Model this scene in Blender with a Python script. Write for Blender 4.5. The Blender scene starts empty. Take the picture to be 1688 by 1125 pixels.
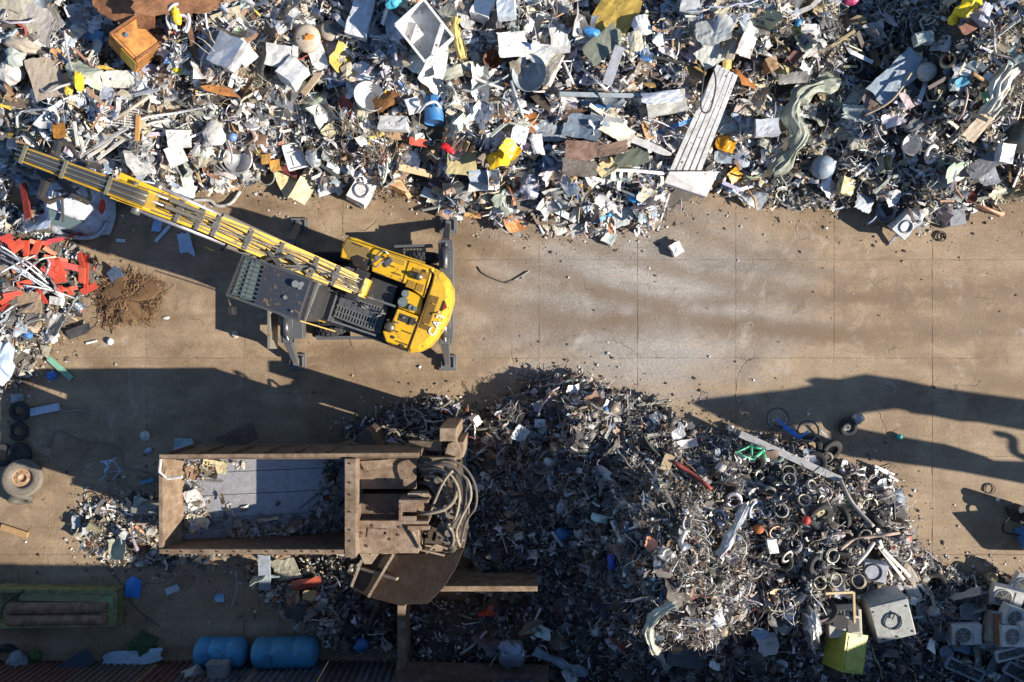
import bpy, math, random
import numpy as np
from mathutils import Vector, Matrix, Euler
PI = math.pi; R = math.radians
random.seed(7); rng = np.random.default_rng(11)
scene = bpy.context.scene
COL = scene.collection

# ------------------------------------------------------------------ camera, sky, sun, exposure
CAMH = 24.0; S = 56.0
cam_d = bpy.data.cameras.new('camera'); cam = bpy.data.objects.new('camera', cam_d); COL.objects.link(cam)
cam.location = (0, 0, CAMH); cam_d.sensor_width = 36; cam_d.lens = 36*CAMH/(1688/S)
cam_d.clip_start = 0.5; cam_d.clip_end = 500; scene.camera = cam
SHX, SHY = -1.67, 0.515            # shadow of a one metre post, metres
sunlen = math.hypot(SHX, SHY); elev = math.atan2(1, sunlen)
az = math.atan2(-SHX, -SHY)        # compass azimuth of the sun from +Y clockwise
world = bpy.data.worlds.new('World'); scene.world = world; world.use_nodes = True
nt = world.node_tree; bg = nt.nodes['Background']
sky = nt.nodes.new('ShaderNodeTexSky'); sky.sky_type = 'NISHITA'; sky.sun_disc = False
sky.sun_elevation = elev; sky.sun_rotation = az; sky.air_density = 1.0; sky.dust_density = 0.15; sky.ozone_density = 4.5
nt.links.new(sky.outputs[0], bg.inputs[0]); bg.inputs[1].default_value = 0.082
sd = bpy.data.lights.new('sun', 'SUN'); sd.energy = 5.0; sd.angle = R(0.55); sd.color = (1.0, 0.925, 0.815)
sun = bpy.data.objects.new('sun', sd); COL.objects.link(sun)
sun.rotation_euler = Vector((SHX, SHY, -1)).to_track_quat('-Z', 'Y').to_euler(); sun.location = (20, -8, 20)
scene.view_settings.view_transform = 'Standard'; scene.view_settings.look = 'None'
scene.view_settings.exposure = 0.97; scene.view_settings.gamma = 1; scene.view_settings.use_curve_mapping = False

# ------------------------------------------------------------------ picture <-> yard
def W(px, py, h=0.0):
    k = (1-h/CAMH)/S
    return Vector(((px-844)*k, -(py-562)*k, h))
def G(px, py): return ((px-844)/S, -(py-562)/S)

# ------------------------------------------------------------------ materials
MATS = {}
def nodes_of(name):
    m = bpy.data.materials.new(name); m.use_nodes = True
    n = m.node_tree; b = n.nodes['Principled BSDF']
    return m, n, b
def noise(n, scale, detail=4, rough=.6, vec=None, dist=0.0):
    t = n.nodes.new('ShaderNodeTexNoise'); t.inputs['Scale'].default_value = scale
    t.inputs['Detail'].default_value = detail; t.inputs['Roughness'].default_value = rough
    t.inputs['Distortion'].default_value = dist
    if vec is not None: n.links.new(vec, t.inputs['Vector'])
    return t.outputs['Fac']
def ramp(n, fac, stops):
    r = n.nodes.new('ShaderNodeValToRGB'); n.links.new(fac, r.inputs[0])
    e = r.color_ramp.elements
    e[0].position, e[0].color = stops[0][0], tuple(stops[0][1])+(1,)
    e[1].position, e[1].color = stops[-1][0], tuple(stops[-1][1])+(1,)
    for p, c in stops[1:-1]:
        x = e.new(p); x.color = tuple(c)+(1,)
    return r.outputs[0]
def mix(n, fac, a, b, mode='MIX'):
    x = n.nodes.new('ShaderNodeMix'); x.data_type = 'RGBA'; x.blend_type = mode
    for s, v in ((x.inputs[0], fac), (x.inputs[6], a), (x.inputs[7], b)):
        if isinstance(v, (int, float)): s.default_value = v
        elif isinstance(v, tuple): s.default_value = v+(1,) if len(v) == 3 else v
        else: n.links.new(v, s)
    return x.outputs[2]
def mth(n, op, a, b=0.0, c=0.0, clamp=False):
    x = n.nodes.new('ShaderNodeMath'); x.operation = op; x.use_clamp = clamp
    for s, v in zip(x.inputs, (a, b, c)):
        if isinstance(v, (int, float)): s.default_value = v
        else: n.links.new(v, s)
    return x.outputs[0]
def bump(n, b, h, dist=0.01, st=1.0):
    x = n.nodes.new('ShaderNodeBump'); x.inputs['Distance'].default_value = dist; x.inputs['Strength'].default_value = st
    n.links.new(h, x.inputs['Height']); n.links.new(x.outputs[0], b.inputs['Normal'])
def pos(n):
    return n.nodes.new('ShaderNodeNewGeometry').outputs['Position']
def G3(v): return (v, v, v)

def tinted(name, rough, metal, grime, grimecol, gscale=6, bumpd=.004, spots=None, coat=0):
    """colour comes from the object's own colour; worn with noise"""
    m, n, b = nodes_of(name)
    oi = n.nodes.new('ShaderNodeObjectInfo'); p = pos(n)
    f = noise(n, gscale, 6, .65, p); f2 = noise(n, gscale*5, 4, .6, p)
    g = mth(n, 'MULTIPLY', ramp(n, f, [(.38, G3(0)), (.68, G3(1))]), grime)
    own = mix(n, 1.0, oi.outputs['Color'], (.52, .45, .36), 'MULTIPLY')
    c = mix(n, g, oi.outputs['Color'], own)
    c = mix(n, mth(n, 'MULTIPLY', g, .22 if name == 'machine_paint' else .4), c, grimecol)
    mp2 = n.nodes.new('ShaderNodeMapping'); n.links.new(p, mp2.inputs[0]); mp2.inputs['Scale'].default_value = (1.2, 9, 3); mp2.inputs['Rotation'].default_value = (0, 0, R(20))
    sc_ = noise(n, 5, 5, .7, mp2.outputs[0], .6)
    c = mix(n, mth(n, 'MULTIPLY', ramp(n, sc_, [(.60, G3(0)), (.68, G3(1))]), {'painted_metal': .30, 'bare_metal': .45, 'rusted_metal': .20, 'machine_paint': .07}.get(name, .12)), c, tuple(min(1, v*1.6+.08) for v in grimecol))
    c = mix(n, .35, c, ramp(n, f2, [(.3, G3(.55)), (.7, G3(1.0))]), 'MULTIPLY')
    if spots:
        f3 = noise(n, spots[0], 3, .5, p, .5)
        c = mix(n, ramp(n, f3, [(spots[1], G3(0)), (spots[1]+.05, G3(1))]), c, spots[2])
    n.links.new(c, b.inputs['Base Color'])
    b.inputs['Metallic'].default_value = metal
    n.links.new(ramp(n, f2, [(.2, G3(rough-.1)), (.8, G3(min(1, rough+.2)))]), b.inputs['Roughness'])
    if coat: b.inputs['Coat Weight'].default_value = coat
    bump(n, b, f2, bumpd, .7)
    MATS[name] = m; return m
DIRT = (.17, .12, .075)
tinted('painted_metal', .45, 0, .45, DIRT, 5, .006, (11, .66, (.16, .07, .03)))
tinted('machine_paint', .42, 0, .36, (.20, .155, .10), 3.0, .001, (6, .64, (.16, .10, .045)), .10)
tinted('bare_metal', .36, .7, .35, DIRT, 7, .006)
tinted('rusted_metal', .8, .1, .95, (.10, .055, .03), 3.5, .008, (16, .64, (.06, .04, .03)))
tinted('plastic', .38, 0, .25, DIRT, 6, .001)
tinted('rubber', .8, 0, .5, (.10, .085, .065), 8, .004)
tinted('cloth', .9, 0, .35, DIRT, 9, .01)
tinted('timber', .75, 0, .4, (.16, .10, .06), 14, .006)
tinted('wire', .55, .3, .3, DIRT, 8, 0)
m, n, b = nodes_of('glass'); b.inputs['Base Color'].default_value = (.10, .14, .14, 1); b.inputs['Roughness'].default_value = .08
b.inputs['Specular IOR Level'].default_value = .6; f = noise(n, 9, 4, .6, pos(n)); bump(n, b, f, .003, .3); MATS['glass'] = m
# scrap: colour and metalness from a mesh attribute
m, n, b = nodes_of('scrap')
at = n.nodes.new('ShaderNodeAttribute'); at.attribute_name = 'paint'; p = pos(n)
f = noise(n, 9, 5, .65, p); f2 = noise(n, 38, 3, .6, p)
c = mix(n, mth(n, 'MULTIPLY', ramp(n, f, [(.42, G3(0)), (.66, G3(1))]), .5), at.outputs['Color'], (.13, .10, .075))
c = mix(n, .5, c, ramp(n, f2, [(.3, G3(.5)), (.68, G3(1))]), 'MULTIPLY')
n.links.new(c, b.inputs['Base Color']); n.links.new(at.outputs['Alpha'], b.inputs['Metallic'])
n.links.new(ramp(n, f, [(.3, G3(.35)), (.7, G3(.75))]), b.inputs['Roughness']); bump(n, b, f2, .01, .8)
MATS['scrap'] = m
# dark soil and fines under the scrap
m, n, b = nodes_of('fines'); p = pos(n)
n.links.new(mix(n, noise(n, 5, 6, .7, p), (.045, .040, .036), (.16, .14, .115)), b.inputs['Base Color'])
b.inputs['Roughness'].default_value = .95; bump(n, b, noise(n, 22, 6, .75, p), .08, 1); MATS['fines'] = m
# yard concrete
def yard_material():
    m, n, b = nodes_of('yard_concrete'); p = pos(n)
    mp = n.nodes.new('ShaderNodeMapping'); n.links.new(p, mp.inputs[0]); mp.inputs['Scale'].default_value = (.16, 1.0, 1)
    mp.inputs['Rotation'].default_value = (0, 0, R(-3))
    streak = noise(n, 1.7, 8, .72, mp.outputs[0], .9)
    big = noise(n, .33, 5, .6, p, .6); mid = noise(n, 1.6, 7, .7, p, .4); fine = noise(n, 14, 8, .8, p); grit = noise(n, 60, 3, .7, p)
    sep = n.nodes.new('ShaderNodeSeparateXYZ'); n.links.new(p, sep.inputs[0])
    # polished lane: greyer concrete through the middle right of the yard
    cx, cy = G(1060, 500)
    dx = mth(n, 'DIVIDE', mth(n, 'SUBTRACT', sep.outputs[0], cx), 6.0)
    dy = mth(n, 'DIVIDE', mth(n, 'SUBTRACT', sep.outputs[1], cy), 3.2)
    d = mth(n, 'ADD', mth(n, 'MULTIPLY', dx, dx), mth(n, 'MULTIPLY', dy, dy))
    d = mth(n, 'ADD', d, mth(n, 'MULTIPLY', mth(n, 'SUBTRACT', streak, .5), 2.2))
    lane = ramp(n, d, [(.15, G3(1)), (1.0, G3(0))])
    base = mix(n, ramp(n, mid, [(.32, G3(0)), (.68, G3(1))]), (.228, .163, .097), (.358, .264, .170))
    grey = mix(n, ramp(n, fine, [(.35, G3(0)), (.65, G3(1))]), (.275, .265, .250), (.385, .372, .352))
    c = mix(n, mth(n, 'MULTIPLY', lane, .85), base, grey)
    c = mix(n, .75, c, ramp(n, streak, [(.26, (.62, .53, .44)), (.42, (.88, .84, .79)), (.52, (1.0, .98, .96)), (.64, (1.12, 1.12, 1.12)), (.76, (1.25, 1.26, 1.27))]), 'MULTIPLY')
    c = mix(n, .7, c, ramp(n, big, [(.36, (.60, .54, .48)), (.56, G3(1.05))]), 'MULTIPLY')
    c = mix(n, .55, c, ramp(n, fine, [(.30, G3(.45)), (.50, G3(.92)), (.66, G3(1.12))]), 'MULTIPLY')
    # tyre-polished arcs
    for (ax, ay, rad, wd, st) in ((1500, -1180, 31.0, .30, .42), (1480, -1170, 29.6, .22, .36), (1050, 2400, 33.4, .25, .30), (1700, -900, 24.9, .2, .3), (1300, -2050, 46.4, .35, .34), (1250, -2000, 44.6, .22, .30), (1350, 1900, 25.2, .18, .26)):
        gx, gy = G(ax, ay)
        ex = mth(n, 'SUBTRACT', sep.outputs[0], gx); ey = mth(n, 'SUBTRACT', sep.outputs[1], gy)
        rr = mth(n, 'SQRT', mth(n, 'ADD', mth(n, 'MULTIPLY', ex, ex), mth(n, 'MULTIPLY', ey, ey)))
        q = mth(n, 'ABSOLUTE', mth(n, 'SUBTRACT', rr, rad)); q = mth(n, 'ADD', q, mth(n, 'MULTIPLY', mth(n, 'SUBTRACT', mid, .5), .9))
        k = mth(n, 'MULTIPLY', ramp(n, q, [(wd*.25, G3(1)), (wd*1.4, G3(0))]), min(.6, st*1.35))
        c = mix(n, k, c, (.150, .098, .055))
    # cracks
    v = n.nodes.new('ShaderNodeTexVoronoi'); v.feature = 'DISTANCE_TO_EDGE'; v.inputs['Scale'].default_value = .42
    wv = n.nodes.new('ShaderNodeVectorMath'); wv.operation = 'ADD'
    nz = n.nodes.new('ShaderNodeTexNoise'); nz.inputs['Scale'].default_value = 1.1; nz.inputs['Detail'].default_value = 6; n.links.new(p, nz.inputs['Vector'])
    n.links.new(p, wv.inputs[0]); n.links.new(nz.outputs['Color'], wv.inputs[1]); n.links.new(wv.outputs[0], v.inputs['Vector'])
    msk = ramp(n, noise(n, .5, 2, .5, p), [(.57, G3(0)), (.66, G3(1))])
    cr = mth(n, 'MULTIPLY', ramp(n, v.outputs['Distance'], [(.0, G3(1)), (.007, G3(0))]), msk)
    c = mix(n, mth(n, 'MULTIPLY', cr, .75), c, (.07, .05, .035))
    # oil spots
    sp = noise(n, 1.5, 5, .6, p, .3); c = mix(n, mth(n, 'MULTIPLY', ramp(n, sp, [(.62, G3(0)), (.74, G3(1))]), .5), c, (.085, .058, .036))
    wt_ = noise(n, .8, 6, .7, p, .8); c = mix(n, mth(n, 'MULTIPLY', ramp(n, wt_, [(.60, G3(0)), (.72, G3(1))]), .45), c, (.50, .44, .37))
    spk = noise(n, 34, 2, .5, p); c = mix(n, mth(n, 'MULTIPLY', ramp(n, spk, [(.70, G3(0)), (.74, G3(1))]), .5), c, (.07, .05, .035))
    n.links.new(c, b.inputs['Base Color'])
    n.links.new(ramp(n, mid, [(.3, G3(.62)), (.7, G3(.9))]), b.inputs['Roughness'])
    h = mth(n, 'ADD', mth(n, 'MULTIPLY', fine, 1.0), mth(n, 'MULTIPLY', grit, .4)); h = mth(n, 'SUBTRACT', h, mth(n, 'MULTIPLY', cr, 1.0))
    bump(n, b, h, .022, .8)
    MATS['yard_concrete'] = m
yard_material()
m, n, b = nodes_of('subgrade'); b.inputs['Base Color'].default_value = (.17, .122, .078, 1); b.inputs['Roughness'].default_value = 1
bump(n, b, noise(n, 20, 6, .7, pos(n)), .02, 1); MATS['subgrade'] = m

# ------------------------------------------------------------------ mesh helpers
def link(o): COL.objects.link(o); return o
def tag(o, label=None, cat=None, group=None, kind=None):
    if label: o['label'] = label
    if cat: o['category'] = cat
    if group: o['group'] = group
    if kind: o['kind'] = kind
    return o
def empty(name, loc, label, cat, group=None, rot=(0, 0, 0)):
    o = bpy.data.objects.new(name, None); link(o); o.location = loc; o.rotation_euler = rot; o.empty_display_size = .2
    return tag(o, label, cat, group)
class MB:
    def __init__(s): s.v = []; s.f = []
    def add(s, vs, fs, M=None):
        k = len(s.v)
        s.v += [tuple(M @ Vector(v)) for v in vs] if M is not None else [tuple(v) for v in vs]
        s.f += [tuple(i+k for i in f) for f in fs]; return s
    def box(s, c, d, M=None, taper=1.0, rz=0):
        x, y, z = d[0]/2, d[1]/2, d[2]/2; vs = []
        cs, sn = math.cos(rz), math.sin(rz)
        for (a, b_, e) in ((-1,-1,-1),(1,-1,-1),(1,1,-1),(-1,1,-1),(-1,-1,1),(1,-1,1),(1,1,1),(-1,1,1)):
            t = taper if e > 0 else 1
            X, Y = a*x*t, b_*y*t
            vs.append((c[0]+X*cs-Y*sn, c[1]+X*sn+Y*cs, c[2]+e*z))
        return s.add(vs, [(3,2,1,0),(4,5,6,7),(0,1,5,4),(1,2,6,5),(2,3,7,6),(3,0,4,7)], M)
    def prism(s, poly, z0, z1, M=None):
        """poly: list of (x,y); z1 may be a list of per-corner heights"""
        a = sum(poly[i][0]*poly[(i+1) % len(poly)][1]-poly[(i+1) % len(poly)][0]*poly[i][1] for i in range(len(poly)))
        idx = list(range(len(poly)))
        if a < 0: idx.reverse()
        zz1 = z1 if isinstance(z1, (list, tuple)) else [z1]*len(poly)
        zz0 = z0 if isinstance(z0, (list, tuple)) else [z0]*len(poly)
        n_ = len(poly)
        vs = [(poly[i][0], poly[i][1], zz0[i]) for i in idx]+[(poly[i][0], poly[i][1], zz1[i]) for i in idx]
        fs = [tuple(reversed(range(n_))), tuple(range(n_, 2*n_))]+[(i, (i+1) % n_, n_+(i+1) % n_, n_+i) for i in range(n_)]
        return s.add(vs, fs, M)
    def bar(s, p0, p1, w, h, up=(0, 0, 1), w1=None, h1=None):
        p0, p1 = Vector(p0), Vector(p1); d = (p1-p0).normalized(); u = Vector(up)
        if abs(d.dot(u)) > .98: u = Vector((1, 0, 0))
        sd_ = d.cross(u).normalized(); u = sd_.cross(d).normalized()
        w1 = w if w1 is None else w1; h1 = h if h1 is None else h1
        vs = []
        for p, a, c in ((p0, w, h), (p1, w1, h1)):
            for i, j in ((-1,-1),(1,-1),(1,1),(-1,1)): vs.append(p+sd_*(i*a/2)+u*(j*c/2))
        return s.add(vs, [(0,1,2,3),(7,6,5,4),(0,4,5,1),(1,5,6,2),(2,6,7,3),(3,7,4,0)])
    def tube(s, pts, r, n=6, closed=False, r1=None):
        pts = [Vector(p) for p in pts]; N = len(pts); k = len(s.v); prev = None
        for i, p in enumerate(pts):
            if closed: t = pts[(i+1) % N]-pts[i-1]
            else: t = pts[min(i+1, N-1)]-pts[max(i-1, 0)]
            t = t.normalized() if t.length > 1e-7 else Vector((1, 0, 0))
            if prev is None:
                a = Vector((0, 0, 1)) if abs(t.z) < .9 else Vector((1, 0, 0)); u = t.cross(a).normalized()
            else:
                u = prev-t*prev.dot(t); u = u.normalized() if u.length > 1e-6 else t.orthogonal().normalized()
            prev = u; w = t.cross(u); rr = r if r1 is None else r+(r1-r)*i/max(1, N-1)
            for j in range(n):
                a = 2*PI*j/n; s.v.append(tuple(p+u*(rr*math.cos(a))+w*(rr*math.sin(a))))
        for i in range(N if closed else N-1):
            for j in range(n):
                a = k+i*n+j; b_ = k+i*n+(j+1) % n; c = k+((i+1) % N)*n+(j+1) % n; d = k+((i+1) % N)*n+j
                s.f.append((a, b_, c, d))
        if not closed:
            s.f.append(tuple(k+j for j in reversed(range(n)))); s.f.append(tuple(k+(N-1)*n+j for j in range(n)))
        return s
    def cyl(s, p0, p1, r, n=16, r1=None): return s.tube([p0, p1], r, n, False, r1)
    def lathe(s, prof, n=24, M=None, a0=0, a1=2*PI):
        full = abs(a1-a0-2*PI) < 1e-6; k = n if full else n+1; vs = []
        for (r, z) in prof:
            for j in range(k):
                a = a0+(a1-a0)*j/n; vs.append((r*math.cos(a), r*math.sin(a), z))
        fs = []
        for i in range(len(prof)-1):
            for j in range(n):
                j2 = (j+1) % k; fs.append((i*k+j, i*k+j2, (i+1)*k+j2, (i+1)*k+j))
        return s.add(vs, fs, M)
    def torus(s, R_, r, n=24, m=8, c=(0, 0, 0), flat=1.0, M=None):
        prof = [(R_+r*math.cos(2*PI*i/m), c[2]+flat*r*math.sin(2*PI*i/m)) for i in range(m+1)]
        t = MB().lathe(prof, n); return s.add([(v[0]+c[0], v[1]+c[1], v[2]) for v in t.v], t.f, M)
    def build(s, name, mat, parent=None, color=(.5, .5, .5), smooth=False, origin=None, bevel=0, world=False, rot=None, loc=None):
        """world=True: vertices are yard coordinates, moved to the parent's frame"""
        off = Vector((0, 0, 0))
        vs = s.v
        if world and parent is not None:
            root = parent; Mi = None
            chain = []
            while root is not None: chain.append(root); root = root.parent
            Mt = Matrix()
            for q in reversed(chain): Mt = Mt @ (Matrix.Translation(q.location) @ q.rotation_euler.to_matrix().to_4x4())
            Mi = Mt.inverted(); vs = [tuple(Mi @ Vector(v)) for v in vs]
        elif origin is not None:
            o_ = Vector(origin); vs = [tuple(Vector(v)-o_) for v in vs]
        me = bpy.data.meshes.new(name); me.from_pydata(vs, [], s.f)
        if smooth: me.polygons.foreach_set('use_smooth', [True]*len(me.polygons))
        me.materials.append(MATS[mat] if isinstance(mat, str) else mat); me.update()
        o = bpy.data.objects.new(name, me); link(o); o.color = tuple(color)+(1,)
        if origin is not None and parent is None: o.location = origin
        if loc is not None: o.location = loc
        if rot is not None: o.rotation_euler = rot
        if parent is not None: o.parent = parent
        if bevel:
            bv = o.modifiers.new('bevel', 'BEVEL'); bv.width = bevel; bv.segments = 2; bv.limit_method = 'ANGLE'; bv.angle_limit = R(35)
        return o
def copy_tree(o, parent=None):
    c = o.copy(); link(c); c.parent = parent
    for ch in list(o.children): copy_tree(ch, c)
    return c

def smooth_path(pts, k=5):
    P = [Vector(p) for p in pts]
    if len(P) < 3: return P
    out = []
    for i in range(len(P)-1):
        a = P[max(i-1, 0)]; b_ = P[i]; c = P[i+1]; d = P[min(i+2, len(P)-1)]
        for j in range(k):
            t = j/k
            out.append(.5*((2*b_)+(c-a)*t+(2*a-5*b_+4*c-d)*t*t+(-a+3*b_-3*c+d)*t**3))
    out.append(P[-1]); return out

# ------------------------------------------------------------------ heaps: height field in yard metres
GX0, GX1, GY0, GY1, GD = -20.0, 22.0, -11.2, 16.0, .1
gx = np.arange(GX0, GX1+GD/2, GD); gy = np.arange(GY0, GY1+GD/2, GD)
GXX, GYY = np.meshgrid(gx, gy, indexing='ij')
def vnoise(x, y, sc, seed):
    r = np.random.default_rng(seed); T = r.random((128, 128))
    u = x*sc+500.3; v = y*sc+300.7; i = np.floor(u).astype(int); j = np.floor(v).astype(int); fu = u-i; fv = v-j
    fu = fu*fu*(3-2*fu); fv = fv*fv*(3-2*fv); g = lambda a, b_: T[a % 128, b_ % 128]
    return (g(i, j)*(1-fu)+g(i+1, j)*fu)*(1-fv)+(g(i, j+1)*(1-fu)+g(i+1, j+1)*fu)*fv
def inside_dist(poly):
    P = np.array([G(*p) for p in poly]); d = np.full(GXX.shape, 1e9); ins = np.zeros(GXX.shape, bool)
    for i in range(len(P)):
        a = P[i]; b_ = P[(i+1) % len(P)]; ab = b_-a
        t = np.clip(((GXX-a[0])*ab[0]+(GYY-a[1])*ab[1])/(ab @ ab), 0, 1)
        d = np.minimum(d, np.hypot(GXX-a[0]-t*ab[0], GYY-a[1]-t*ab[1]))
        c = ((a[1] > GYY) != (b_[1] > GYY)); xi = a[0]+(GYY-a[1])/(ab[1] if abs(ab[1]) > 1e-9 else 1e-9)*ab[0]
        ins ^= (c & (GXX < xi))
    return np.where(ins, d, -d)
HEAPS = {
 'upper': dict(poly=[(-400,250),(60,300),(130,320),(200,338),(300,340),(330,318),(395,312),(450,288),(520,315),(575,300),(640,318),(700,325),(760,362),(860,368),(1000,388),(1085,372),(1110,345),(1150,315),(1215,318),(1260,340),(1400,343),(1440,358),(1490,385),(1530,368),(1600,345),(1688,322),(2000,300),(2200,-300),(-400,-300)],
   H=2.7, L=2.6, amp=.55, bumps=[(200,70,60,-.9),(1375,130,95,-.9),(1560,100,80,.7),(960,60,45,-.8),(700,80,70,.35),(880,120,60,.35),(1310,300,60,-.5),(1175,70,70,.5),(430,130,70,.4),(1640,60,70,.5)]),
 'left': dict(poly=[(-400,280),(0,300),(80,300),(130,330),(135,395),(160,440),(150,480),(110,560),(60,600),(25,640),(-60,640),(-400,600)], H=1.5, L=1.5, amp=.4, bumps=[(40,320,50,-.5)]),
 'centre': dict(poly=[(772,770),(800,672),(850,650),(900,612),(960,612),(1010,645),(1080,665),(1180,705),(1250,722),(1340,742),(1390,768),(1450,780),(1485,820),(1500,880),(1545,925),(1610,945),(1700,955),(2000,960),(2000,1175),(905,1175),(900,975),(780,965)],
   H=2.6, L=2.3, amp=.5, bumps=[(1040,850,80,1.6),(1045,960,80,1.4),(1100,910,80,.6),(1200,880,110,.3),(1020,760,50,.5),(885,820,80,-.95),(885,930,80,-1.1),(840,880,60,-.3),(940,880,50,-.4),(930,1010,60,-.5),(1560,1060,120,-1.0),(1450,1090,60,-.8),(1010,1100,60,-.5)]),
 'bin': dict(poly=[(660,985),(905,985),(905,1098),(660,1098)], H=.9, L=.5, amp=.3, bumps=[]),
 'container_side': dict(poly=[(124,850),(150,808),(262,805),(330,860),(400,905),(405,928),(330,935),(250,942),(180,938),(136,905)], H=.14, L=.6, amp=.10, bumps=[]),
 'machine_front': dict(poly=[(560,700),(640,668),(720,655),(790,670),(812,730),(790,770),(700,760),(590,748)], H=.35, L=.5, amp=.15, bumps=[]),
 'south': dict(poly=[(395,922),(640,905),(690,960),(650,1075),(560,1060),(500,1020),(430,985)], H=.45, L=.5, amp=.25, bumps=[]),
}
HF = np.full(GXX.shape, -1.0); HID = {}
nz1 = vnoise(GXX, GYY, .55, 1); nz2 = vnoise(GXX, GYY, 1.5, 2); nz3 = vnoise(GXX, GYY, 3.6, 3)
for name, hp in HEAPS.items():
    d = inside_dist(hp['poly'])+(nz2-.5)*.35
    h = hp['H']*(1-np.exp(-np.maximum(d, 0)/hp['L']))
    ed = np.clip(d/1.0, 0, 1)
    h += hp['amp']*ed*((nz1-.5)*1.6+(nz2-.5)*1.2+(nz3-.5)*.55)
    for (bx, by, br, ba) in hp['bumps']:
        x0, y0 = G(bx, by)
        h += ba*np.exp(-((GXX-x0)**2+(GYY-y0)**2)/(br/S)**2)*np.clip(d/.8, 0, 1)
    h = np.where(d > 0, np.maximum(h, np.minimum(.02+np.maximum(d, 0)*.45, .55)*(1 if name in ('upper', 'centre') else 0)+.02), -1.0); hp['h'] = h; HF = np.maximum(HF, h)
def heap(x, y):
    x = np.asarray(x, float); y = np.asarray(y, float)
    u = np.clip((x-GX0)/GD, 0, len(gx)-1.001); v = np.clip((y-GY0)/GD, 0, len(gy)-1.001)
    i = u.astype(int); j = v.astype(int); fu = u-i; fv = v-j; A = np.maximum(HF, 0)
    return (A[i, j]*(1-fu)+A[i+1, j]*fu)*(1-fv)+(A[i, j+1]*(1-fu)+A[i+1, j+1]*fu)*fv
def H(px, py, lift=0.0):
    h = 0.0
    for _ in range(12):
        p = W(px, py, h); h = .5*h+.5*(float(heap(p.x, p.y))+lift)
    return W(px, py, h)
FOOT = []      # where large pieces lie, so that small scrap keeps off them
def foot(p, r): FOOT.append((p.x, p.y, r, p.z))

def heap_mesh(name, h, label):
    m_ = h > -.5; I = -np.ones(h.shape, int); ii, jj = np.nonzero(m_); I[ii, jj] = np.arange(len(ii))
    zz = h[ii, jj]; zz = np.where(zz < .06, -.05, zz)
    V = np.stack([gx[ii], gy[jj], zz], 1)
    a = I[:-1, :-1]; b_ = I[1:, :-1]; c = I[1:, 1:]; d = I[:-1, 1:]; ok = (a >= 0) & (b_ >= 0) & (c >= 0) & (d >= 0)
    F = np.stack([a[ok], b_[ok], c[ok], d[ok]], 1)
    me = bpy.data.meshes.new(name); me.from_pydata(V.tolist(), [], F.tolist()); me.materials.append(MATS['fines'])
    me.polygons.foreach_set('use_smooth', [True]*len(me.polygons))
    o = link(bpy.data.objects.new(name, me)); tag(o, label, 'scrap heap', kind='stuff'); return o
heap_mesh('scrap_heap', HEAPS['upper']['h'], 'dark fines at the core of the long scrap heap along the top')
heap_mesh('scrap_heap', HEAPS['left']['h'], 'dark fines under the red beams at the left edge')
heap_mesh('scrap_heap', HEAPS['centre']['h'], 'dark fines at the core of the big dark heap right of the shear')
heap_mesh('scrap_heap', HEAPS['bin']['h'], 'dark fines inside the rusty open bin')
heap_mesh('scrap_heap', HEAPS['container_side']['h'], 'low mound of fines left of the shear hopper')
heap_mesh('scrap_heap', HEAPS['machine_front']['h'], 'low spill of fines above the shear machine')
heap_mesh('scrap_heap', HEAPS['south']['h'], 'low spill of fines below the shear hopper')

# ------------------------------------------------------------------ ground: subgrade and concrete slabs with open joints
g = MB().add([(-150,-150,-.007),(150,-150,-.007),(150,150,-.007),(-150,150,-.007)], [(0,1,2,3)]).build('ground', 'subgrade'); tag(g, kind='structure')
step = 162/S; jx0 = (79-844)/S; jy0 = -(590-562)/S
def slab_mesh(seed):
    r = random.Random(seed); a = step/2-.003; m_ = MB(); n_ = 14; top = []
    per = []
    for side in range(4):
        for i in range(n_):
            t = -a+2*a*i/n_; j = r.uniform(-.006, .002) if 0 < i else -.003
            if r.random() < .04: j -= r.uniform(.006, .03)
            b_ = a+j
            per.append([(t, -b_), (b_, t), (-t, b_), (-b_, -t)][side])
    m_.prism(per, -.05, 0.0); me = bpy.data.meshes.new('concrete_slab'); me.from_pydata(m_.v, [], m_.f); me.materials.append(MATS['yard_concrete']); return me
slabs = [slab_mesh(s) for s in range(6)]
for i in range(-3, 13):
    for j in range(-4, 6):
        o = link(bpy.data.objects.new('concrete_slab', slabs[(i*5+j*3) % 6])); o.parent = g
        o.location = (jx0+(i-.5)*step, jy0+(j+.5)*step, random.uniform(-.003, .003)); o.rotation_euler = (0, 0, random.choice([0, PI/2, PI, -PI/2]))

# ------------------------------------------------------------------ corrugated wall along the bottom edge
WY = -(1090-562)/S; WH = 5.5
cf = empty('corrugated_wall', (0, WY, 0), 'tall corrugated sheet wall along the bottom edge of the yard', 'wall')
def corr_mesh():
    m_ = MB(); n_ = 5; pitch = 1.0/n_; prof = []
    for k in range(n_):
        x = -.5+k*pitch; prof += [(x, 0), (x+.06, 0), (x+.09, .045), (x+.17, .045)]
    prof.append((.5, 0)); vs = []; fs = []
    for t in (0, -.006):
        for (x, y) in prof: vs += [(x, y+t, 0), (x, y+t, WH)]
    N = len(prof)
    for k in range(N-1): fs += [(2*k, 2*k+1, 2*k+3, 2*k+2), (2*N+2*k+2, 2*N+2*k+3, 2*N+2*k+1, 2*N+2*k)]
    m_.add(vs, fs); me = bpy.data.meshes.new('corrugated_panel'); me.from_pydata(m_.v, [], m_.f); me.materials.append(MATS['rusted_metal']); return me
cme = corr_mesh()
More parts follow.
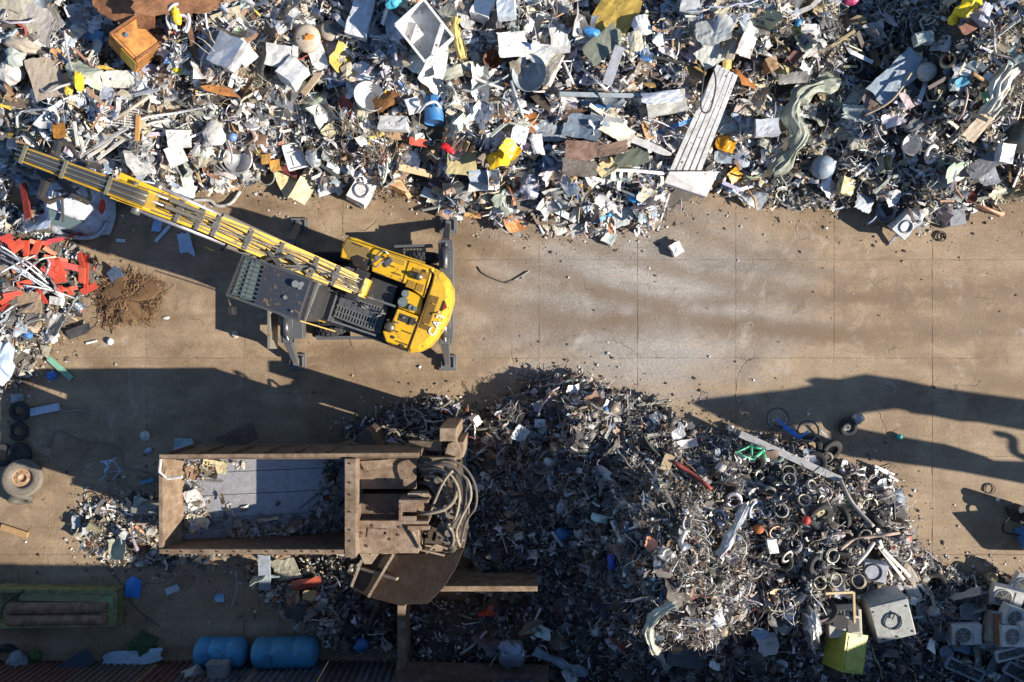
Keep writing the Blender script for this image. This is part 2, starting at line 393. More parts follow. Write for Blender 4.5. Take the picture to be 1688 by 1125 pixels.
for k in range(-19, 24):
    o = link(bpy.data.objects.new('corrugated_panel', cme)); o.parent = cf; xx = 844+k*S; o.location = (k*1.0+.1, random.uniform(-.012, .012)-(.95 if xx > 880 else 0), 0); o.scale = (1, 1, 7.3/WH if xx > 880 else 1)
    c = random.choice([(.22, .075, .05), (.16, .07, .055), (.13, .10, .09)]) if xx < 330 else random.choice([(.10, .13, .17), (.14, .16, .19), (.12, .11, .12), (.17, .11, .09)])
    o.color = c+(1,)
m_ = MB()
for k in range(-10, 1): m_.box((k*2.0, -.12, WH/2-.05), (.12, .12, WH-.1))
for z in (1.4, 3.9): m_.box((-9.6, -.20, z), (20.5, .05, .12))
m_.build('wall_frame', 'rusted_metal', cf, (.12, .10, .09)); m_ = MB()
for k in range(1, 13): m_.box((k*2.0, -1.07, 3.6), (.12, .12, 7.2))
for z in (1.4, 3.9, 6.4): m_.box((12.3, -1.15, z), (23, .05, .12))
m_.build('wall_frame', 'rusted_metal', cf, (.12, .10, .09)); m_ = MB(); m_.box((.62, -.47, 3.6), (.04, .9, 7.2)); m_.build('return_panel', 'rusted_metal', cf, (.13, .10, .09))
exec_parts = True

# ------------------------------------------------------------------ material handler (excavator)
def PXY(poly, h): return [tuple(W(x, y, h)[:2]) for x, y in poly]
def plate(m_, poly, z0, z1): m_.prism(PXY(poly, z1), z0, z1); return m_
YEL = (.70, .40, .012); BLK = (.022, .024, .028); GRY = (.10, .105, .115)
ex = empty('material_handler', W(630, 500, 0), 'yellow and black wheeled scrap handler standing on four stabilizers with its long boom out', 'excavator')
def part(m_, name, mat, col, parent=None, smooth=False, bevel=0):
    return m_.build(name, mat, parent or ex, col, smooth=smooth, bevel=bevel, world=True)
# undercarriage
m_ = MB(); cx0, cy0, _ = W(615, 485, 1.0)
m_.box((cx0, cy0, .95), (3.9, 1.1, .5)); m_.box((cx0, cy0, 1.28), (1.5, 1.5, .22))
for sx in (-1, 1): m_.box((cx0+sx*1.28, cy0, .62), (.28, 2.2, .3))
ch = part(m_, 'chassis', 'machine_paint', GRY, bevel=.02)
xL, xR = W(489, 0, 1.0).x, W(738, 0, .6).x
def tyre_mesh(m_, R_, wd, n=28, lug=True):
    prof = [(R_*.56, -wd*.42), (R_*.72, -wd*.5), (R_*.93, -wd*.46), (R_, -wd*.33), (R_, wd*.33), (R_*.93, wd*.46), (R_*.72, wd*.5), (R_*.56, wd*.42), (R_*.50, wd*.3), (R_*.50, -wd*.3), (R_*.56, -wd*.42)]
    m_.lathe(prof, n)
    if lug:
        for k in range(n):
            a = 2*PI*k/n
            M = Matrix.Rotation(a, 4, 'Z') @ Matrix.Translation((R_*1.0, 0, 0))
            m_.box((0, 0, wd*.21), (.035, R_*.12, wd*.36), M); m_.box((0, R_*.1, -wd*.21), (.035, R_*.12, wd*.36), M)
def rim_mesh(m_, r, wd, holes=8, dish=.5):
    m_.lathe([(r*1.08, wd*.45), (r, wd*.38), (r*.93, wd*.1), (r*.78, wd*dish*.1), (r*.5, wd*.18), (r*.42, wd*.22), (r*.36, wd*.22), (r*.34, -wd*.1), (.001, -wd*.12)], 24)
    for k in range(holes):
        a = 2*PI*k/holes; m_.cyl((r*.6*math.cos(a), r*.6*math.sin(a), wd*.12), (r*.6*math.cos(a), r*.6*math.sin(a), wd*.24), r*.05, 6)
for (sx, sy) in ((-1, 1), (1, 1), (-1, -1), (1, -1)):
    for q in (0, 1):
        t = MB(); tyre_mesh(t, .52, .30, 24)
        yy = cy0+sy*(1.02+.0-.34*q+.05); M = Matrix.Translation((cx0+sx*1.28, yy, .52)) @ Matrix.Rotation(-sy*PI/2, 4, 'X')
        t.v = [tuple(M @ Vector(v)) for v in t.v]; ty = part(t, 'wheel', 'rubber', BLK, smooth=False)
        t = MB(); rim_mesh(t, .27, .28); t.v = [tuple(M @ Vector(v)) for v in t.v]; t.build('rim', 'machine_paint', ty, (.5, .29, .02), smooth=True, world=True)
# stabilizers: box arm, cylinder, foot
for (fx, fy, bx) in ((489, 596, -1), (738, 598, 1), (493, 372, -1), (739, 371, 1)):
    f = W(fx, fy, .12); sgn = 1 if f.y > cy0 else -1
    root_x = f.x
    m_ = MB()
    m_.bar((root_x, cy0+sgn*.55, 1.0), (root_x, f.y-sgn*.55, .95), .34, .34, w1=.28, h1=.28)
    m_.bar((root_x, f.y-sgn*.62, .98), (root_x, f.y-sgn*.05, .25), .22, .26, w1=.16, h1=.18)
    m_.box((root_x-.19, f.y-sgn*.8, .95), (.03, .5, .34)); m_.box((root_x+.19, f.y-sgn*.8, .95), (.03, .5, .34))
    st = part(m_, 'stabilizer', 'machine_paint', GRY, bevel=.015)
    m_ = MB(); m_.cyl((root_x+.0, cy0+sgn*.7, 1.30), (root_x, f.y-sgn*.75, 1.2), .08, 12); m_.cyl((root_x, f.y-sgn*.75, 1.2), (root_x, f.y-sgn*.22, .5), .045, 10)
    m_.build('cylinder', 'bare_metal', st, (.2, .2, .21), True, world=True)
    m_ = MB(); m_.box((root_x, f.y, .06), (.52, .46, .07)); m_.box((root_x, f.y, .16), (.16, .22, .16))
    for a in (-.18, .18): m_.box((root_x+a, f.y, .13), (.03, .3, .10))
    m_.build('foot_plate', 'machine_paint', st, (.13, .135, .14), bevel=.01, world=True)
# cross beams carrying the stabilizers
m_ = MB()
for xx in (W(489, 0, 1.0).x, W(738, 0, .6).x): m_.box((xx, cy0, .95), (.42, 2.5, .36))
m_.bar((W(489, 0, 1).x, cy0, .95), (W(738, 0, .6).x, cy0, .95), .5, .3); part(m_, 'cross_beam', 'machine_paint', GRY, bevel=.02)
m_ = MB(); x = W(447, 0, .9).x; m_.box((x, W(0, 508, .9).y, .75), (.09, 2.3, .75)); m_.bar((x+.05, cy0, .8), (W(489, 0, 1).x, cy0, .9), .4, .2)
part(m_, 'support_blade', 'machine_paint', (.22, .2, .17), bevel=.01)
# ribbed step plate by the rear axle
m_ = MB(); q = PXY([(664,409),(702,409),(702,434),(664,434)], .9); m_.prism(q, .84, .88)
x0, x1 = q[0][0], q[1][0]; yt, yb = q[0][1], q[2][1]
for k in range(7): m_.box((x0+(k+.5)*(x1-x0)/7, (yt+yb)/2, .905), (.04, yt-yb, .05))
for k in range(5): m_.box(((x0+x1)/2, yb+(k+.5)*(yt-yb)/5, .90), (x1-x0, .03, .04))
part(m_, 'step_plate', 'bare_metal', (.30, .26, .2))
m_ = MB(); plate(m_, [(520,553),(640,555),(640,559),(522,560)], .7, 1.0); part(m_, 'side_skirt', 'machine_paint', GRY)
m_ = MB(); plate(m_, [(650,404),(712,402),(712,406),(650,408)], .6, .95); part(m_, 'side_skirt', 'machine_paint', GRY)

# upper structure --------------------------------------------------------
m_ = MB(); plate(m_, [(560,424),(575,388),(716,440),(700,500),(672,580),(560,540),(500,520),(515,462),(590,486),(604,448)], 1.38, 1.52); part(m_, 'deck', 'machine_paint', BLK)
m_ = MB(); plate(m_, [(561,424),(564,404),(572,390),(586,392),(716,441),(699,491),(666,467),(612,447),(613,436)], 1.52, 2.3)
hood = part(m_, 'side_hood', 'machine_paint', YEL, bevel=.035)
m_ = MB(); plate(m_, [(655,506),(668,478),(697,491),(693,521)], 1.52, 2.22); plate(m_, [(630,545),(640,545),(655,508),(692,522),(672,575),(636,563)], 1.52, 2.30)
hood2 = part(m_, 'engine_hood', 'machine_paint', YEL, bevel=.03)
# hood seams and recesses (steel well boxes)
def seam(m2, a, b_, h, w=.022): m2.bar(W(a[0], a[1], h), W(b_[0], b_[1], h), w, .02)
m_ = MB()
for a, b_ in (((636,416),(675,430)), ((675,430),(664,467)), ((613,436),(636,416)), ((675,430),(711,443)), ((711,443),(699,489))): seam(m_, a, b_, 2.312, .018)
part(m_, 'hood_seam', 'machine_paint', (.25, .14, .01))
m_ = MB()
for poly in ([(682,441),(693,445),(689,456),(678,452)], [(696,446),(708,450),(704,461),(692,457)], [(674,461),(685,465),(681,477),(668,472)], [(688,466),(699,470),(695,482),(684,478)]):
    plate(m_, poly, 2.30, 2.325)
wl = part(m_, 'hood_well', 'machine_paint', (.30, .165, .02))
m_ = MB(); m_.cyl(W(690, 455, 2.36), W(672, 450, 2.36), .05, 10); m_.cyl(W(691, 456, 2.31), W(691, 456, 2.45), .10, 14); part(m_, 'exhaust_pipe', 'bare_metal', (.28, .22, .15), smooth=True)
m_ = MB(); plate(m_, [(633,432),(644,424),(648,430),(636,441)], 2.31, 2.36); m_.cyl(W(622, 425, 2.31), W(622, 425, 2.45), .07, 12)
m_.tube(smooth_path([W(615,433,2.34), W(622,419,2.42), (W(632,413,2.44)), W(640,418,2.36)]), .02, 6); m_.tube(smooth_path([W(612,428,2.34), W(618,440,2.45), W(632,430,2.4)]), .02, 6)
part(m_, 'filler_cap', 'bare_metal', (.22, .22, .23))
# handrail on the side hood
m_ = MB(); rail = [W(578,393,2.62), W(640,413,2.62), W(700,433,2.62)]; m_.tube(rail, .018, 6)
for q in ((578,393),(610,403),(640,413),(670,423),(700,433)): m_.cyl(W(q[0], q[1], 2.3), W(q[0], q[1], 2.62), .014, 6)
part(m_, 'handrail', 'machine_paint', (.6, .35, .02))
m_ = MB(); plate(m_, [(572,394),(608,409),(612,435),(575,425),(566,408)], 2.3, 2.312); part(m_, 'slip_plate', 'machine_paint', (.22, .15, .05))
m_ = MB(); plate(m_, [(578,424),(590,420),(612,430),(606,447),(582,438)], 1.52, 2.34); part(m_, 'air_intake_box', 'machine_paint', (.02, .015, .012), bevel=.02)
r_ = random.Random(2)
for (px, py, a, L) in ((650,545,20,.22),(672,548,20,.22),(664,566,20,.3),(676,530,-70,.2),(644,438,20,.25),(655,452,20,.2),(626,452,20,.3),(590,404,20,.24)):
    m_ = MB(); c_ = W(px, py, 2.33); d = Vector((math.cos(R(-a)), math.sin(R(-a)), 0)); m_.bar(c_-d*L/2, c_+d*L/2, .03, .035); part(m_, 'grab_handle', 'bare_metal', (.10, .09, .07))
for (px, py) in ((648,556),(662,570),(686,532),(640,528),(632,424),(700,447)):
    m_ = MB(); c_ = W(px, py, 2.30); m_.cyl(c_, c_+Vector((0, 0, .03)), .045, 10); part(m_, 'hood_latch', 'bare_metal', (.13, .11, .08))
m_ = MB(); plate(m_, [(660,516),(686,525),(682,537),(656,528)], 2.30, 2.318); part(m_, 'slip_plate', 'machine_paint', (.05, .045, .035))
m_ = MB(); plate(m_, [(640,420),(668,430),(665,438),(637,428)], 2.30, 2.318); part(m_, 'slip_plate', 'machine_paint', (.42, .25, .03))
# counterweight with rounded plan, bevelled shoulder
cwp = [(717,441),(728,447),(738,458),(744,472),(745,490),(742,508),(736,527),(727,545),(716,560),(703,573),(689,580),(675,582)]
cwi = [(673,577),(684,548),(695,518),(705,488),(713,464),(715,450)]
m_ = MB(); out = PXY(cwp, 2.2); inn = PXY(cwi, 2.2); o2 = []
cc = Vector((sum(p[0] for p in out)/len(out), sum(p[1] for p in out)/len(out))); ic = Vector(W(690, 500, 2.2)[:2])
for p in out:
    v = Vector(p); o2.append(tuple(v+(ic-v).normalized()*.16))
N = len(out); base = [(p[0], p[1], .95) for p in out]; up = [(p[0], p[1], 1.98) for p in out]; top = [(p[0], p[1], 2.30) for p in o2]
vs = base+up+top+[(p[0], p[1], 2.30) for p in inn]+[(p[0], p[1], .95) for p in inn]
fs = []
for i in range(N-1): fs += [(i+1, i, N+i, N+i+1), (N+i+1, N+i, 2*N+i, 2*N+i+1)]
t0 = 3*N; M_ = len(inn)
fs.append(tuple(2*N+i for i in range(N-1, -1, -1))+tuple(t0+M_-1-i for i in range(M_)))
fs.append(tuple(range(N))+tuple(t0+M_+i for i in range(M_)))
fs += [(t0+M_-1, 2*N, N, 0, t0+2*M_-1), (t0, t0+M_, N-1, 2*N-1, 3*N-1)]
for i in range(M_-1): fs.append((t0+i, t0+i+1, t0+M_+i+1, t0+M_+i))
m_.add(vs, fs)
import bmesh
def fixn(o):
    bm = bmesh.new(); bm.from_mesh(o.data); bmesh.ops.recalc_face_normals(bm, faces=bm.faces); bm.to_mesh(o.data); bm.free()
cw = part(m_, 'counterweight', 'machine_paint', (.68, .41, .03), bevel=.03); fixn(cw)
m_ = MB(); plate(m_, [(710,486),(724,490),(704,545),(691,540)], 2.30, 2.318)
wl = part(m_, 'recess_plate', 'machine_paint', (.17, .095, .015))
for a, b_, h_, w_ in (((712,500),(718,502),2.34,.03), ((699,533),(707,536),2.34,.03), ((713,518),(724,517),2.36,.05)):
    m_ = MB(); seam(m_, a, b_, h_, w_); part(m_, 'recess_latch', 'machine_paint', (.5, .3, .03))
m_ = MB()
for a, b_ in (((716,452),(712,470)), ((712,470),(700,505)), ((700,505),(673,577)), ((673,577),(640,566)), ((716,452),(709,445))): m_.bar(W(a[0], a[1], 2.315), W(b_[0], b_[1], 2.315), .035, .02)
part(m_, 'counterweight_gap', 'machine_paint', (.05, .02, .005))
# letters on the counterweight
def text_part(body, size, loc, rz, col, parent, name='lettering', ext=.006, mat='plastic'):
    cu = bpy.data.curves.new('t', 'FONT'); cu.body = body; cu.size = size; cu.extrude = ext; cu.offset = .008*size/.4; cu.align_x = 'CENTER'; cu.align_y = 'CENTER'
    t = bpy.data.objects.new('t', cu); link(t); bpy.context.view_layer.update()
    me = bpy.data.meshes.new_from_object(t.evaluated_get(bpy.context.evaluated_depsgraph_get())); me.name = name; bpy.data.objects.remove(t)
    me.materials.clear(); me.materials.append(MATS[mat]); o = link(bpy.data.objects.new(name, me)); o.color = tuple(col)+(1,)
    o.location = Vector(loc)-parent.location; o.rotation_euler = (0, 0, rz); o.parent = parent; return o
for ch_, px, py, rz in (('C', 713.5, 547, 55), ('A', 721, 534.5, 60), ('T', 727.5, 521.5, 65)):
    text_part(ch_, .30, W(px, py, 2.325), R(rz), (.80, .80, .78), ex)
m_ = MB(); m_.prism(PXY([(728,513),(734,496),(737,507)], 2.345), 2.30, 2.345); part(m_, 'emblem', 'plastic', (.30, .03, .03))
# machinery in the middle
m_ = MB(); plate(m_, [(600,474),(613,456),(655,472),(645,504),(607,490)], 1.52, 2.15); part(m_, 'hydraulic_tank', 'machine_paint', (.035, .037, .04), bevel=.03)
m_ = MB(); plate(m_, [(672,478),(698,489),(692,518),(662,507)], 1.9, 2.2); part(m_, 'pump_cover', 'machine_paint', YEL, bevel=.02)
m_ = MB()
for (px, py, r, h) in ((668,484,.12,2.4),(664,498,.16,2.42),(678,507,.10,2.42),(684,509,.07,2.45)):
    m_.cyl(W(px, py, 2.1), W(px, py, h), r, 14, r*.8)
part(m_, 'filter_housing', 'bare_metal', (.25, .3, .28), smooth=False)
m_ = MB(); m_.lathe([(.14, 0), (.15, .06), (.12, .14), (.05, .17), (.001, .17)], 18, Matrix.Translation(W(643, 539, 2.32))); part(m_, 'exhaust_cap', 'bare_metal', (.2, .17, .12), smooth=True)
m_ = MB(); r_ = random.Random(4)
for k in range(16):
    a = (r_.uniform(585, 668), 0); x = a[0]; y = 505+(x-600)*.33+r_.uniform(-22, 14)
    if 600 < x < 655 and y < 505+(x-600)*.33-8: y += 22
    p0 = W(x, y, 1.9+r_.uniform(0, .4)); p1 = W(x+r_.uniform(-18, 18), y+r_.uniform(-10, 10), 1.9+r_.uniform(0, .4))
    mid_ = (p0+p1)/2+Vector((0, 0, .2)); m_.tube(smooth_path([p0, mid_, p1]), .022, 6)
part(m_, 'hydraulic_hose', 'rubber', (.16, .16, .16))
# cooler grille deck behind the cab
m_ = MB(); plate(m_, [(554,478),(563,476),(633,501),(640,505),(626,551),(618,549),(543,520)], 1.52, 2.05); part(m_, 'cooler_box', 'machine_paint', (.07, .072, .075), bevel=.02)
gA, gB, gC, gD = W(562, 484, 2.1), W(630, 507, 2.1), W(617, 546, 2.1), W(550, 521, 2.1)
def gq(u, v): return gA.lerp(gB, u).lerp(gD.lerp(gC, u), v)
for k in range(14):
    m_ = MB(); m_.bar(gq((k+.5)/14, .03), gq((k+.5)/14, .97), .035, .06); part(m_, 'grille_bar', 'bare_metal', (.33, .33, .32))
m_ = MB()
for v in (.02, .25, .5, .75, .98): m_.bar(gq(0, v)+Vector((0, 0, .04)), gq(1, v)+Vector((0, 0, .04)), .035, .04)
part(m_, 'grille_frame', 'bare_metal', (.28, .28, .28))
for u in (.1, .25, .4, .55, .7, .85):
    m_ = MB(); c_ = gq(u, .3); m_.box((c_.x, c_.y, 2.14), (.16, .22, .05), rz=R(-20)); part(m_, 'grille_box', 'bare_metal', (.20, .20, .21))
m_ = MB(); plate(m_, [(528,476),(555,484),(540,528),(514,519)], 1.52, 2.3); part(m_, 'battery_box', 'machine_paint', (.085, .082, .075), bevel=.02)
m_ = MB(); m_.bar(W(557,480,2.36), W(541,529,2.36), .04, .06); m_.bar(W(525,472,2.4), W(556,482,2.4), .03, .04); m_.bar(W(545,528,2.2), W(620,553,2.1), .05, .05); m_.bar(W(560,474,2.2), W(652,505,2.2), .06, .06); part(m_, 'walkway_rail', 'bare_metal', (.3, .3, .3))
# cab ------------------------------------------------------------------------
CR = 4.1
m_ = MB(); m_.prism(PXY([(402,419),(375,486),(500,529),(520,466)], CR), 2.35, CR-.12)
cab = part(m_, 'cab', 'machine_paint', (.028, .03, .033), bevel=.03)
ro = [(436,431),(514,460),(492,526),(418,500)]
m_ = MB(); plate(m_, [(400,418),(404,419),(376,488),(372,486)], CR-.14, CR+.05); plate(m_, [(402,418),(516,460),(514,464),(400,422)], CR-.12, CR+.03); plate(m_, [(374,484),(494,526),(492,530),(373,488)], CR-.12, CR+.03)
m_.build('roof_frame', 'machine_paint', cab, (.06, .065, .07), world=True)
m_ = MB(); plate(m_, ro, CR-.12, CR+.02); m_.build('roof', 'machine_paint', cab, (.030, .036, .050), world=True, bevel=.02)
m_ = MB(); plate(m_, [(404,422),(436,433),(418,497),(378,484)], CR-.13, CR-.04); m_.build('roof_window', 'glass', cab, world=True)
for k in range(9):
    t = (k+.5)/9; m_ = MB(); a = W(402+(377-402)*t, 422+(485-422)*t, CR+.05); b_ = W(437+(419-437)*t, 434+(499-434)*t, CR+.05); m_.bar(a, b_, .03, .035); m_.build('guard_bar', 'machine_paint', cab, (.07, .08, .08), world=True)
m_ = MB()
for t in (.12, .28, .62): m_.bar(W(402+34*t, 422+11*t, CR+.07), W(377+41*t, 485+13*t, CR+.07), .025, .03)
m_.build('guard_frame', 'machine_paint', cab, (.06, .065, .07), world=True)
for (px, py, r, h) in ((470,490,.05,.06),(487,468,.09,.12),(494,474,.05,.1),(481,513,.03,.08),(497,468,.06,.05)):
    m_ = MB(); m_.cyl(W(px, py, CR), W(px, py, CR+h), r, 12); m_.build('roof_fitting', 'bare_metal', cab, (.25, .26, .27), world=True)
# sloping rear window
rw = [W(522, 468, CR-.2), W(499, 528, CR-.2), W(506, 525, 2.75), W(528, 473, 2.75)]
m_ = MB(); q = [v+Vector((.05, 0, 0)) for v in rw]; m_.add([*rw, *q], [(0,1,2,3), (7,6,5,4), (0,4,5,1), (1,5,6,2), (2,6,7,3), (3,7,4,0)]); rwo = m_.build('rear_window', 'glass', cab, world=True); fixn(rwo)
m_ = MB()
for a, b_ in ((0, 1), (1, 2), (2, 3), (3, 0)): m_.bar(q[a], q[b_], .05, .05)
m_.bar(q[0].lerp(q[3], .5), q[1].lerp(q[2], .5), .04, .04); m_.build('window_frame', 'machine_paint', cab, (.22, .22, .21), world=True)
m_ = MB(); m_.bar(W(480, 505, 1.5), W(462, 492, 2.5), .35, .25); m_.bar(W(500, 470, 1.5), W(470, 462, 2.5), .35, .25); m_.bar(W(520, 500, 1.7), W(440, 470, 2.45), .9, .2); part(m_, 'cab_riser', 'machine_paint', GRY)
m_ = MB(); m_.bar(W(376, 492, 3.6), W(383, 512, 3.5), .03, .03); m_.box(W(383, 512, 3.45), (.12, .2, .3)); part(m_, 'mirror', 'machine_paint', BLK, bevel=.02)
m_ = MB(); m_.tube([W(492,528,3.0), W(552,546,2.5), W(552,546,2.3)], .02, 6); m_.tube([W(536,531,2.3), W(536,531,2.6), W(520,526,2.6)], .02, 6); part(m_, 'ladder_rail', 'machine_paint', (.5, .3, .02))

# boom: two yellow side plates, deck between, crossheads, hoses, side cylinders
b0, b1, b2 = W(604, 476, 2.5), W(322, 358, 4.55), W(190, 305, 5.05)
def on(t):   # along the boom, 0..1
    return b0.lerp(b1, t/.68) if t < .68 else b1.lerp(b2, (t-.68)/.32)
bd = (b2-b0).normalized(); bs = bd.cross(Vector((0, 0, 1))).normalized()
bm_ = MB(); n_ = 14; W0 = [.25+.045*math.sin(PI*min(1, t/.7)) if t < .7 else .27+(t-.7)*.18 for t in [i/n_ for i in range(n_+1)]]
H0 = [.55+.35*math.sin(PI*min(1, (i/n_)*1.1)) for i in range(n_+1)]
for sgn in (-1, 1):
    m_ = MB()
    for i in range(n_):
        a, c = on(i/n_), on((i+1)/n_)
        A = [a+bs*sgn*W0[i], a+bs*sgn*(W0[i]-.15), c+bs*sgn*(W0[i+1]-.15), c+bs*sgn*W0[i+1]]
        vs = [p for p in A]+[A[0]-Vector((0,0,H0[i])), A[1]-Vector((0,0,H0[i])), A[2]-Vector((0,0,H0[i+1])), A[3]-Vector((0,0,H0[i+1]))]
        m_.add(vs, [(0,1,2,3), (7,6,5,4), (0,4,5,1), (3,2,6,7), (0,3,7,4), (1,5,6,2)])
    o = part(m_, 'boom_side', 'machine_paint', YEL); fixn(o)
m_ = MB()
for i in range(n_):
    a, c = on(i/n_)-Vector((0,0,.10)), on((i+1)/n_)-Vector((0,0,.10)); w0, w1 = W0[i]-.15, W0[i+1]-.15
    m_.add([a+bs*w0, a-bs*w0, c-bs*w1, c+bs*w1, a+bs*w0-Vector((0,0,.3)), a-bs*w0-Vector((0,0,.3)), c-bs*w1-Vector((0,0,.3)), c+bs*w1-Vector((0,0,.3))], [(0,1,2,3), (7,6,5,4), (0,4,5,1), (3,2,6,7), (0,3,7,4), (1,5,6,2)])
boom = part(m_, 'boom', 'machine_paint', (.56, .33, .02)); fixn(boom)
for t in (.13, .22, .36, .48, .60, .66, .74):
    m_ = MB(); a = on(t)+Vector((0,0,.05)); m_.bar(a-bs*.27, a+bs*.27, .09, .07); m_.box((a.x, a.y, a.z+.03), (.16, .16, .08), rz=R(-20)); part(m_, 'crosshead', 'bare_metal', (.42, .39, .33))
for k, off in enumerate((-.20, -.12, -.06, 0.0, .06, .12, .20)):
    m_ = MB(); P = []
    for i in range(24):
        t = .02+i/23*.90; wv = .025*math.sin(t*21+k*1.7); P.append(on(t)+bs*(off+wv)+Vector((0, 0, .045+.02*math.sin(t*17+k))))
    m_.tube(P, .014 if k % 2 else .019, 6); part(m_, 'hydraulic_line', 'rubber' if k % 2 else 'bare_metal', (.13, .11, .08) if k % 2 else (.36, .33, .25), smooth=True)
# looping hoses at the pivots
r_ = random.Random(3)
for (px, py, s_, q) in ((480, 424, 1, 26), (475, 438, -1, 24), (360, 375, 1, 18), (420, 405, 1, 14), (552, 460, -1, 16), (300, 350, -1, 14)):
    m_ = MB()
    for j in range(3):
        a = W(px-q*1.6, py-q*.55+j*1.5, 3.8); b_ = W(px+q*1.5, py+q*.6+j*1.5, 3.3); c = (a+b_)/2+bs*(-s_)*(q/56*(.5+.12*j))+Vector((0, 0, .25)); m_.tube(smooth_path([a, a.lerp(c, .6), c, c.lerp(b_, .4), b_], 4), .025, 6)
    part(m_, 'hose_loop', 'rubber', (.10, .10, .10), smooth=True)
# side cylinders of boom (grey tubes both sides) and stick cylinders
def cyl_part(p, q, r, rod=.45):
    m_ = MB(); mid_ = p.lerp(q, rod); m_.cyl(p, mid_, r, 14); m_.cyl(mid_, mid_.lerp(p, .04), r*1.2, 14)
    o = part(m_, 'boom_cylinder', 'machine_paint', (.17, .15, .12), smooth=False)
    m_ = MB(); m_.cyl(mid_, q, r*.5, 12); m_.build('piston_rod', 'bare_metal', o, (.62, .60, .66), True, world=True)
    m_ = MB(); m_.cyl(q-bs*.12, q+bs*.12, r*1.1, 12); m_.build('pivot', 'bare_metal', o, (.3, .28, .25), True, world=True)
cyl_part(W(520, 428, 2.6), W(262, 308, 4.7), .10, .62); cyl_part(W(540, 468, 2.6), W(225, 345, 4.6), .10, .55)
cyl_part(W(330, 362, 4.80), W(215, 318, 5.08), .05, .5); cyl_part(W(338, 352, 4.80), W(222, 307, 5.08), .05, .5)
# boom foot housing
m_ = MB(); a = W(590, 470, 2.4); m_.bar(a-bs*.42, a+bs*.42, .3, .5); part(m_, 'boom_foot', 'machine_paint', BLK)
m_ = MB()
for k in range(5): q = W(588+2*k, 458+6*k, 2.58); m_.cyl(q, q-bd*-.35, .045, 8)
part(m_, 'valve_fitting', 'bare_metal', (.4, .3, .12))
# stick
s0, s1 = W(250, 332, 5.05), W(36, 254, 4.75)
sdv = (s1-s0).normalized(); ss = sdv.cross(Vector((0, 0, 1))).normalized()
m_ = MB(); m_.bar(s0, s1, .36, .50, w1=.27, h1=.32); part(m_, 'stick', 'machine_paint', (.34, .22, .03))
for k, off in enumerate((-.24, -.15, -.07, .02, .10, .18, .25)):
    m_ = MB(); z = Vector((0, 0, .29 if abs(off) < .2 else .1)); P = [s0.lerp(s1, i/10)+ss*(off*.80*(1-.18*i/10))+z*(1-.25*i/10) for i in range(11)]
    m_.tube(P, .022 if k % 2 else .032, 6); part(m_, 'stick_line', 'bare_metal' if k % 2 == 0 else 'rubber', (.36, .34, .29) if k % 2 == 0 else (.07, .085, .10), smooth=True)
for sg in (-1, 1):
    m_ = MB(); m_.bar(s0+ss*sg*.20+Vector((0, 0, .12)), s1+ss*sg*.155+Vector((0, 0, .08)), .035, .34, w1=.03, h1=.24); part(m_, 'stick_flange', 'machine_paint', YEL)
for t in (.28, .62, .93):
    m_ = MB(); a = s0.lerp(s1, t)+Vector((0, 0, .30)); m_.bar(a-ss*.22, a+ss*.22, .08, .04); part(m_, 'line_clamp', 'bare_metal', (.50, .44, .28))
# grapple hanging at the tip
gp = s1+Vector((-.15, -.05, -1.3)); m_ = MB(); m_.cyl(s1+Vector((0, 0, -.1)), gp, .09, 10); m_.cyl(gp, gp-Vector((0, 0, .35)), .28, 14); gr = part(m_, 'grapple', 'machine_paint', BLK)
for k in range(5):
    a = 2*PI*k/5+.3; d = Vector((math.cos(a), math.sin(a), 0)); m_ = MB()
    P = [gp-Vector((0,0,.3))+d*.25, gp+d*.75-Vector((0,0,.5)), gp+d*.85-Vector((0,0,1.0)), gp+d*.55-Vector((0,0,1.5)), gp+d*.2-Vector((0,0,1.75))]
    m_.tube(P, .13, 6, r1=.03); m_.build('claw', 'machine_paint', gr, (.03, .03, .033), world=True)

# ------------------------------------------------------------------ scrap shear with loading hopper
BR = (.165, .115, .078); BRL = (.27, .195, .13); DK = (.07, .055, .045)
sh = empty('scrap_shear', W(520, 830, 0), 'brown scrap shear with an open loading hopper and exposed hoses in the lower left yard', 'scrap shear')
def sp(m_, name, mat='rusted_metal', col=BR, parent=None, smooth=False, bevel=.012): return m_.build(name, mat, parent or sh, col, smooth=smooth, bevel=bevel, world=True)
HR = 3.8
def tp(poly, h): return PXY(poly, h)
m_ = MB(); m_.prism(tp([(266,750),(480,750),(480,757),(266,757)], HR), 2.1, HR); m_.prism(tp([(480,748),(690,747),(690,755),(480,757)], HR), 2.1, HR); sp(m_, 'side_wall', col=BR)
m_ = MB(); m_.prism(tp([(262,906),(585,907),(585,914),(262,913)], HR), 1.4, HR); sp(m_, 'side_wall', col=BR)
m_ = MB(); m_.prism(tp([(262,749),(690,746),(690,752),(262,755)], HR+.06), HR, HR+.06); m_.prism(tp([(262,905),(585,906),(585,914),(262,913)], HR+.06), HR, HR+.06); sp(m_, 'top_rail', col=BRL)
